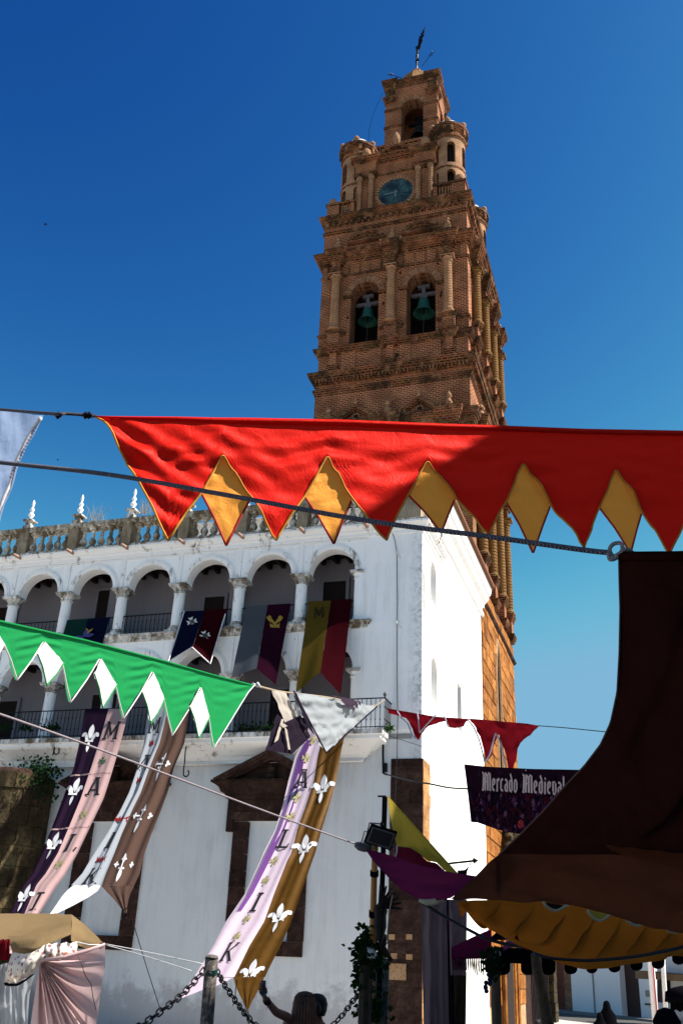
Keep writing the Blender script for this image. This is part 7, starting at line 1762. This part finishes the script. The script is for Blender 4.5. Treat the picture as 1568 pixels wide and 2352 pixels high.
# ============================================================ PEOPLE
SKIN = m_flat('skin', (.22,.095,.065), .55, 0, .08, 6, .05); HAIR = m_wood('brown hair', (.015,.007,.005), (.16,.065,.038), 18); HAIRL = m_flat('light brown hair', (.22,.10,.06), .5, 0, .3, 8); HAIRD = m_flat('black hair', (.010,.008,.009), .6); VEST = m_cloth('purple top cloth', (.16,.05,.18), .1); JEAN = m_cloth('dark denim', (.03,.04,.08), .05); COAT = m_cloth('dark coat cloth', (.006,.006,.008), .05)
def skin(name, verts, edges, radii, mat, parent, loc, rz, sub=2):
    me = bpy.data.meshes.new(name+'_raw'); me.from_pydata(verts, edges, []); o = bpy.data.objects.new(name+'_raw', me); COL.objects.link(o)
    md = o.modifiers.new('s', 'SKIN'); md.use_smooth_shade = True
    for v, r_ in zip(me.skin_vertices[0].data, radii): v.radius = r_ if isinstance(r_, tuple) else (r_, r_)
    me.skin_vertices[0].data[0].use_root = True
    s2_ = o.modifiers.new('b', 'SUBSURF'); s2_.levels = sub; s2_.render_levels = sub
    dg = bpy.context.evaluated_depsgraph_get(); bpy.context.view_layer.update(); dg.update()
    ev = o.evaluated_get(dg); mesh = bpy.data.meshes.new_from_object(ev)
    bpy.data.objects.remove(o); mesh.name = name
    for p in mesh.polygons: p.use_smooth = True
    mesh.materials.clear(); mesh.materials.append(mat)
    M4 = Matrix.Rotation(rz, 4, 'Z'); mesh.transform(M4)
    n_ = bpy.data.objects.new(name, mesh); COL.objects.link(n_); n_.parent = parent; n_.location = (0,0,0); WLOC[n_.name] = WLOC[parent.name].copy(); return n_
def person(label, foot, rz, arm=None, hair='long', top_mat=COAT, leg_mat=JEAN, scale=1.0, hood=False, group=None, side=-1):
    t = thing('person', label, 'person', foot, group); s_ = scale
    V = [(0,0,.95),(0,0,1.12),(0,0,1.30),(0,0,1.42),(0,.0,1.50),(0,-.02,1.58),(0,-.02,1.66),
         (.10,0,.90),(.11,0,.50),(.11,0,.10),(.11,-.14,.04),(-.10,0,.90),(-.11,0,.50),(-.11,0,.10),(-.11,-.14,.04),
         (.17,0,1.38),(-.17,0,1.38)]
    E_ = [(0,1),(1,2),(2,3),(3,4),(4,5),(5,6),(0,7),(7,8),(8,9),(9,10),(0,11),(11,12),(12,13),(13,14),(3,15),(3,16)]
    Rd = [(.15,.11),(.125,.095),(.155,.11),(.11,.08),.052,(.085,.095),(.08,.09),.09,.06,.042,.035,.09,.06,.042,.035,.055,.055]
    def add(p, r_, to): V.append(p); Rd.append(r_); E_.append((to, len(V)-1)); return len(V)-1
    # left arm hanging, right arm per pose
    o_ = -side; a = add((.23*o_,0,1.12), .042, 15 if o_ > 0 else 16); a = add((.24*o_,-.05,.88), .032, a); a = add((.24*o_,-.07,.80), .030, a)
    if arm: 
        a = 16 if side < 0 else 15
        for p, r_ in arm: a = add(p, r_, a)
    else: a = add((-.23,0,1.12), .042, 16); a = add((-.24,-.05,.88), .032, a); a = add((-.24,-.07,.80), .030, a)
    V = [(x*s_,y*s_,z*s_) for x,y,z in V]; Rd = [tuple(q*s_ for q in r_) if isinstance(r_, tuple) else r_*s_ for r_ in Rd]
    body = skin('body', V, E_, Rd, SKIN, t, foot, rz)
    rot = Matrix.Rotation(rz, 3, 'Z'); W = lambda p: Vector(foot)+rot@(Vector(p)*s_)
    # fitted garment: torso shell and trousers
    def shell(name, prof, mat, cx=0.0):
        m = MB(); P = []
        for (z, rx, ry, oy) in prof: P.append([W((cx+rx*math.cos(k*math.pi/10), oy+ry*math.sin(k*math.pi/10), z)) for k in range(21)])
        m.grid(P); return obj(name, m, mat, t, smooth=True)
    shell('top', [(.84,.19,.14,0),(.95,.185,.135,0),(1.10,.155,.115,0),(1.25,.18,.13,0),(1.36,.19,.125,0),(1.42,.12,.09,0)], top_mat)
    for sx in (-.105,.105): shell('trouser_leg', [(.08,.065,.07,0),(.5,.082,.085,0),(.9,.112,.12,0)], leg_mat, sx)
    # face
    for sx in (-.032,.032): m = MB(); c = W((sx,-.115,1.635)); m.lathe(c.x,c.y,[(.002,c.z-.010),(.011,c.z),(.002,c.z+.010)],8); obj('eye', m, WHITEP, t)
    m = MB(); m.tube([W((0,-.108,1.64)), W((0,-.135,1.605)), W((0,-.112,1.60))], [.008,.014,.008], 6); obj('nose', m, SKIN, t, smooth=True)
    m = MB(); m.tube([W((-.025,-.108,1.568)), W((0,-.118,1.566)), W((.025,-.108,1.568))], .006, 5); obj('mouth', m, m_flat('lips', (.25,.06,.06), .5) if 'lips' not in bpy.data.materials else bpy.data.materials['lips'], t)
    for sx in (-.088,.088): m = MB(); m.tube([W((sx,-.01,1.65)), W((sx*1.12,.0,1.63)), W((sx,-.005,1.60))], [.008,.014,.008], 6); obj('ear', m, SKIN, t, smooth=True)
    if hair == 'long':
        m = MB(); P = []
        for (z, r1, r2, oy) in ((1.735,.012,.012,.0),(1.725,.055,.06,.0),(1.70,.088,.10,.005),(1.65,.102,.118,.012),(1.58,.104,.12,.03),(1.48,.110,.10,.05),(1.38,.118,.085,.075),(1.26,.12,.07,.09),(1.14,.115,.055,.10),(1.05,.09,.035,.10)):
            P.append([W(((r1+.004*math.sin(k*3.1))*math.cos(a_), oy+(r2+.004*math.cos(k*2.3))*math.sin(a_), z)) for k in range(41) for a_ in [(-.25+1.5*k/40)*math.pi if z < 1.66 else (k/20.0)*math.pi]])
        m.grid(P); obj('hair', m, HAIR, t, smooth=True)
        for k in range(46):
            a_ = (-.1+1.2*k/45)*math.pi; m = MB(); q = []
            for (z, r1, r2, oy) in ((1.69,.09,.105,.01),(1.56,.106,.122,.03),(1.44,.114,.095,.06),(1.30,.122,.076,.085),(1.16,.118,.06,.10),(1.04+random.uniform(-.04,.04),.10,.05,.10)):
                q.append(W((r1*math.cos(a_)*1.02, oy+r2*1.02*math.sin(a_), z)))
            m.tube(q, [.004,.006,.007,.006,.005,.002], 4); obj('hair_lock', m, HAIR if k % 3 else HAIRL, t, smooth=True)
    elif hair == 'bun':
        m = MB(); P = []
        for (z, r1) in ((1.73,.02),(1.72,.06),(1.69,.092),(1.64,.108),(1.58,.104),(1.53,.085)): P.append([W((r1*math.cos(k*math.pi/12), .02+r1*1.08*math.sin(k*math.pi/12), z)) for k in range(25)])
        m.grid(P); obj('hair', m, HAIRD, t, smooth=True)
        m = MB(); c = W((.02,.13,1.60)); m.lathe(c.x,c.y,[(.01,c.z-.06),(.055,c.z-.035),(.065,c.z),(.05,c.z+.04),(.01,c.z+.06)],12); obj('hair_bun', m, HAIRD, t, smooth=True)
        for k in range(14): m = MB(); a_ = random.uniform(0,6.28); c2 = c+Vector((random.gauss(0,.03),random.gauss(0,.03),random.gauss(0,.03))); m.tube([c2, c2+Vector((math.cos(a_)*.06,math.sin(a_)*.03,random.uniform(-.09,.03)))], [.004,.001], 3); obj('stray_hair', m, HAIRD, t)
    if hood:
        m = MB(); P = []
        for (z, r1, r2, oy) in ((1.76,.012,.012,.02),(1.75,.05,.06,.02),(1.71,.09,.11,.02),(1.63,.115,.135,.02),(1.53,.13,.13,.02),(1.44,.19,.14,.01),(1.36,.26,.17,.0),(1.1,.30,.19,0),(.6,.31,.22,0),(.15,.34,.26,0)):
            P.append([W((r1*math.cos(k*math.pi/14), oy+r2*math.sin(k*math.pi/14), z)) for k in range(29)])
        m.grid(P); obj('hooded_cloak', m, COAT, t, smooth=True)
    return t, W, rot
# woman holding up a phone, seen from behind
hp_ = at(700, 2303, 8.5); foot = Vector((hp_.x, hp_.y, GZ)); rz = math.pi+math.radians(14)    # model faces -Y, turned to face the tower
rotI = Matrix.Rotation(-rz, 3, 'Z'); sW = (at(700,2275,8.5).z-GZ)/1.74
loc = lambda p: (rotI@(Vector(p)-foot))/sW
sh = (-.17,0,1.38)
elb = loc(at(634, 2325, 8.15)); wrs = loc(at(609, 2293, 8.0))
# which shoulder is on the picture's left?
sgn = -1 if (foot+Matrix.Rotation(rz,3,'Z')@Vector((-.17,0,1.38))-EYE).dot(_r) < (foot+Matrix.Rotation(rz,3,'Z')@Vector((.17,0,1.38))-EYE).dot(_r) else 1
mir = (lambda p: p) if sgn == -1 else (lambda p: p)
def person_arm(): return [(tuple(loc(at(664,2338,8.35))), .044), (tuple(elb), .038), (tuple(loc(at(618,2305,8.06))), .030), (tuple(wrs), .024), (tuple(loc(at(605,2284,7.98))), (.034,.020))]
wm, W, rt_ = person('woman with long brown hair raising a phone, seen from behind at the bottom', foot, rz, person_arm(), 'long', VEST, JEAN, sW, side=sgn)
if sgn == 1:
    bpy.data.objects.remove(bpy.data.objects[wm.name]) if False else None
ph = tag(obj('phone', MB().obox(at(605,2270,7.95), _r*.018, _u*.062, (_f*.9+_r*.4).normalized()*.006), m_flat('phone case', (.06,.08,.16), .3)), 'small blue smartphone held up by the woman at the bottom', 'phone')
# fingers curled round the phone, thumb on the near side
fb = [(598,2277),(597,2271),(598,2265),(599,2260)]
for i, (x, y) in enumerate(fb):
    m = MB(); L = (.0,.003,.002,-.003)[i]; m.tube([at(603,2284-i*3.2,7.98), at(x,y+4,7.96), at(x-1.5,y,7.93), at(x+3.5,y-2.5+L,7.92), at(x+7,y-2,7.925)], [.010,.009,.0085,.008,.006], 6); obj('finger', m, SKIN, wm, smooth=True)
m = MB(); m.tube([at(607,2285,7.98), at(612,2279,7.96), at(611,2271,7.94), at(608,2266,7.93)], [.012,.010,.009,.006], 6); obj('thumb', m, SKIN, wm, smooth=True)
m = MB(); 
for k in range(4): q = at(611+k*1.5, 2296+k*2.5, 8.02); m.tube([q+_r*.028*math.cos(a_)+_u*.010*math.cos(a_)+_f*.03*math.sin(a_) for a_ in [j*math.pi/5 for j in range(11)]], .004, 4)
m.tube([at(612,2300,8.0), at(614,2310,8.0), at(612,2320,8.0)], .002, 3); obj('bracelets', m, IRON, wm, kind='stuff')
p2 = at(727, 2308, 9.2); person('person with dark hair in a loose bun just behind the woman with the phone', Vector((p2.x,p2.y,GZ)), math.radians(200), None, 'bun', COAT, JEAN, (at(727,2279,9.2).z-GZ)/1.74)
p3 = at(1392, 2310, 27); person('person in a dark hooded cloak standing in the street near the lower right', Vector((p3.x,p3.y,GZ)), math.radians(190), None, None, COAT, JEAN, (at(1392,2298,27).z-GZ)/1.76, True)
p4 = at(1376, 2335, 26); person('shorter hooded person beside the tall dark hooded figure at the lower right', Vector((p4.x,p4.y,GZ)), math.radians(200), None, None, COAT, JEAN, (at(1376,2325,26).z-GZ)/1.76, True)
p5 = at(1236, 2352, 24); person('dark haired person whose head just shows between the two stall poles', Vector((p5.x,p5.y,GZ)), math.radians(170), None, 'bun', COAT, JEAN, (at(1236,2340,24).z-GZ)/1.74)
# birds
for i, (x, y) in enumerate(((106,515),(134,1056))):
    b = thing('bird', ('small dark bird high in the blue sky at the upper left','tiny dark bird just above the grey rope at the left')[i], 'bird', at(x,y,60)); c = at(x,y,60); k = 1 if i == 0 else .6
    m = MB(); m.tube([c-_r*.11*k, c, c+_r*.1*k], [.02*k,.045*k,.01*k], 6); obj('body', m, IRON, b)
    for s0 in (-1,1): m = MB(); m.add([c+_r*.04*k, c-_r*.04*k, c-_r*.10*k+_u*.10*k*s0+_f*.1*s0, c-_r*.05*k+_u*.12*k*s0+_f*.12*s0], [(0,1,2,3)]); obj('wing', m, IRON, b)
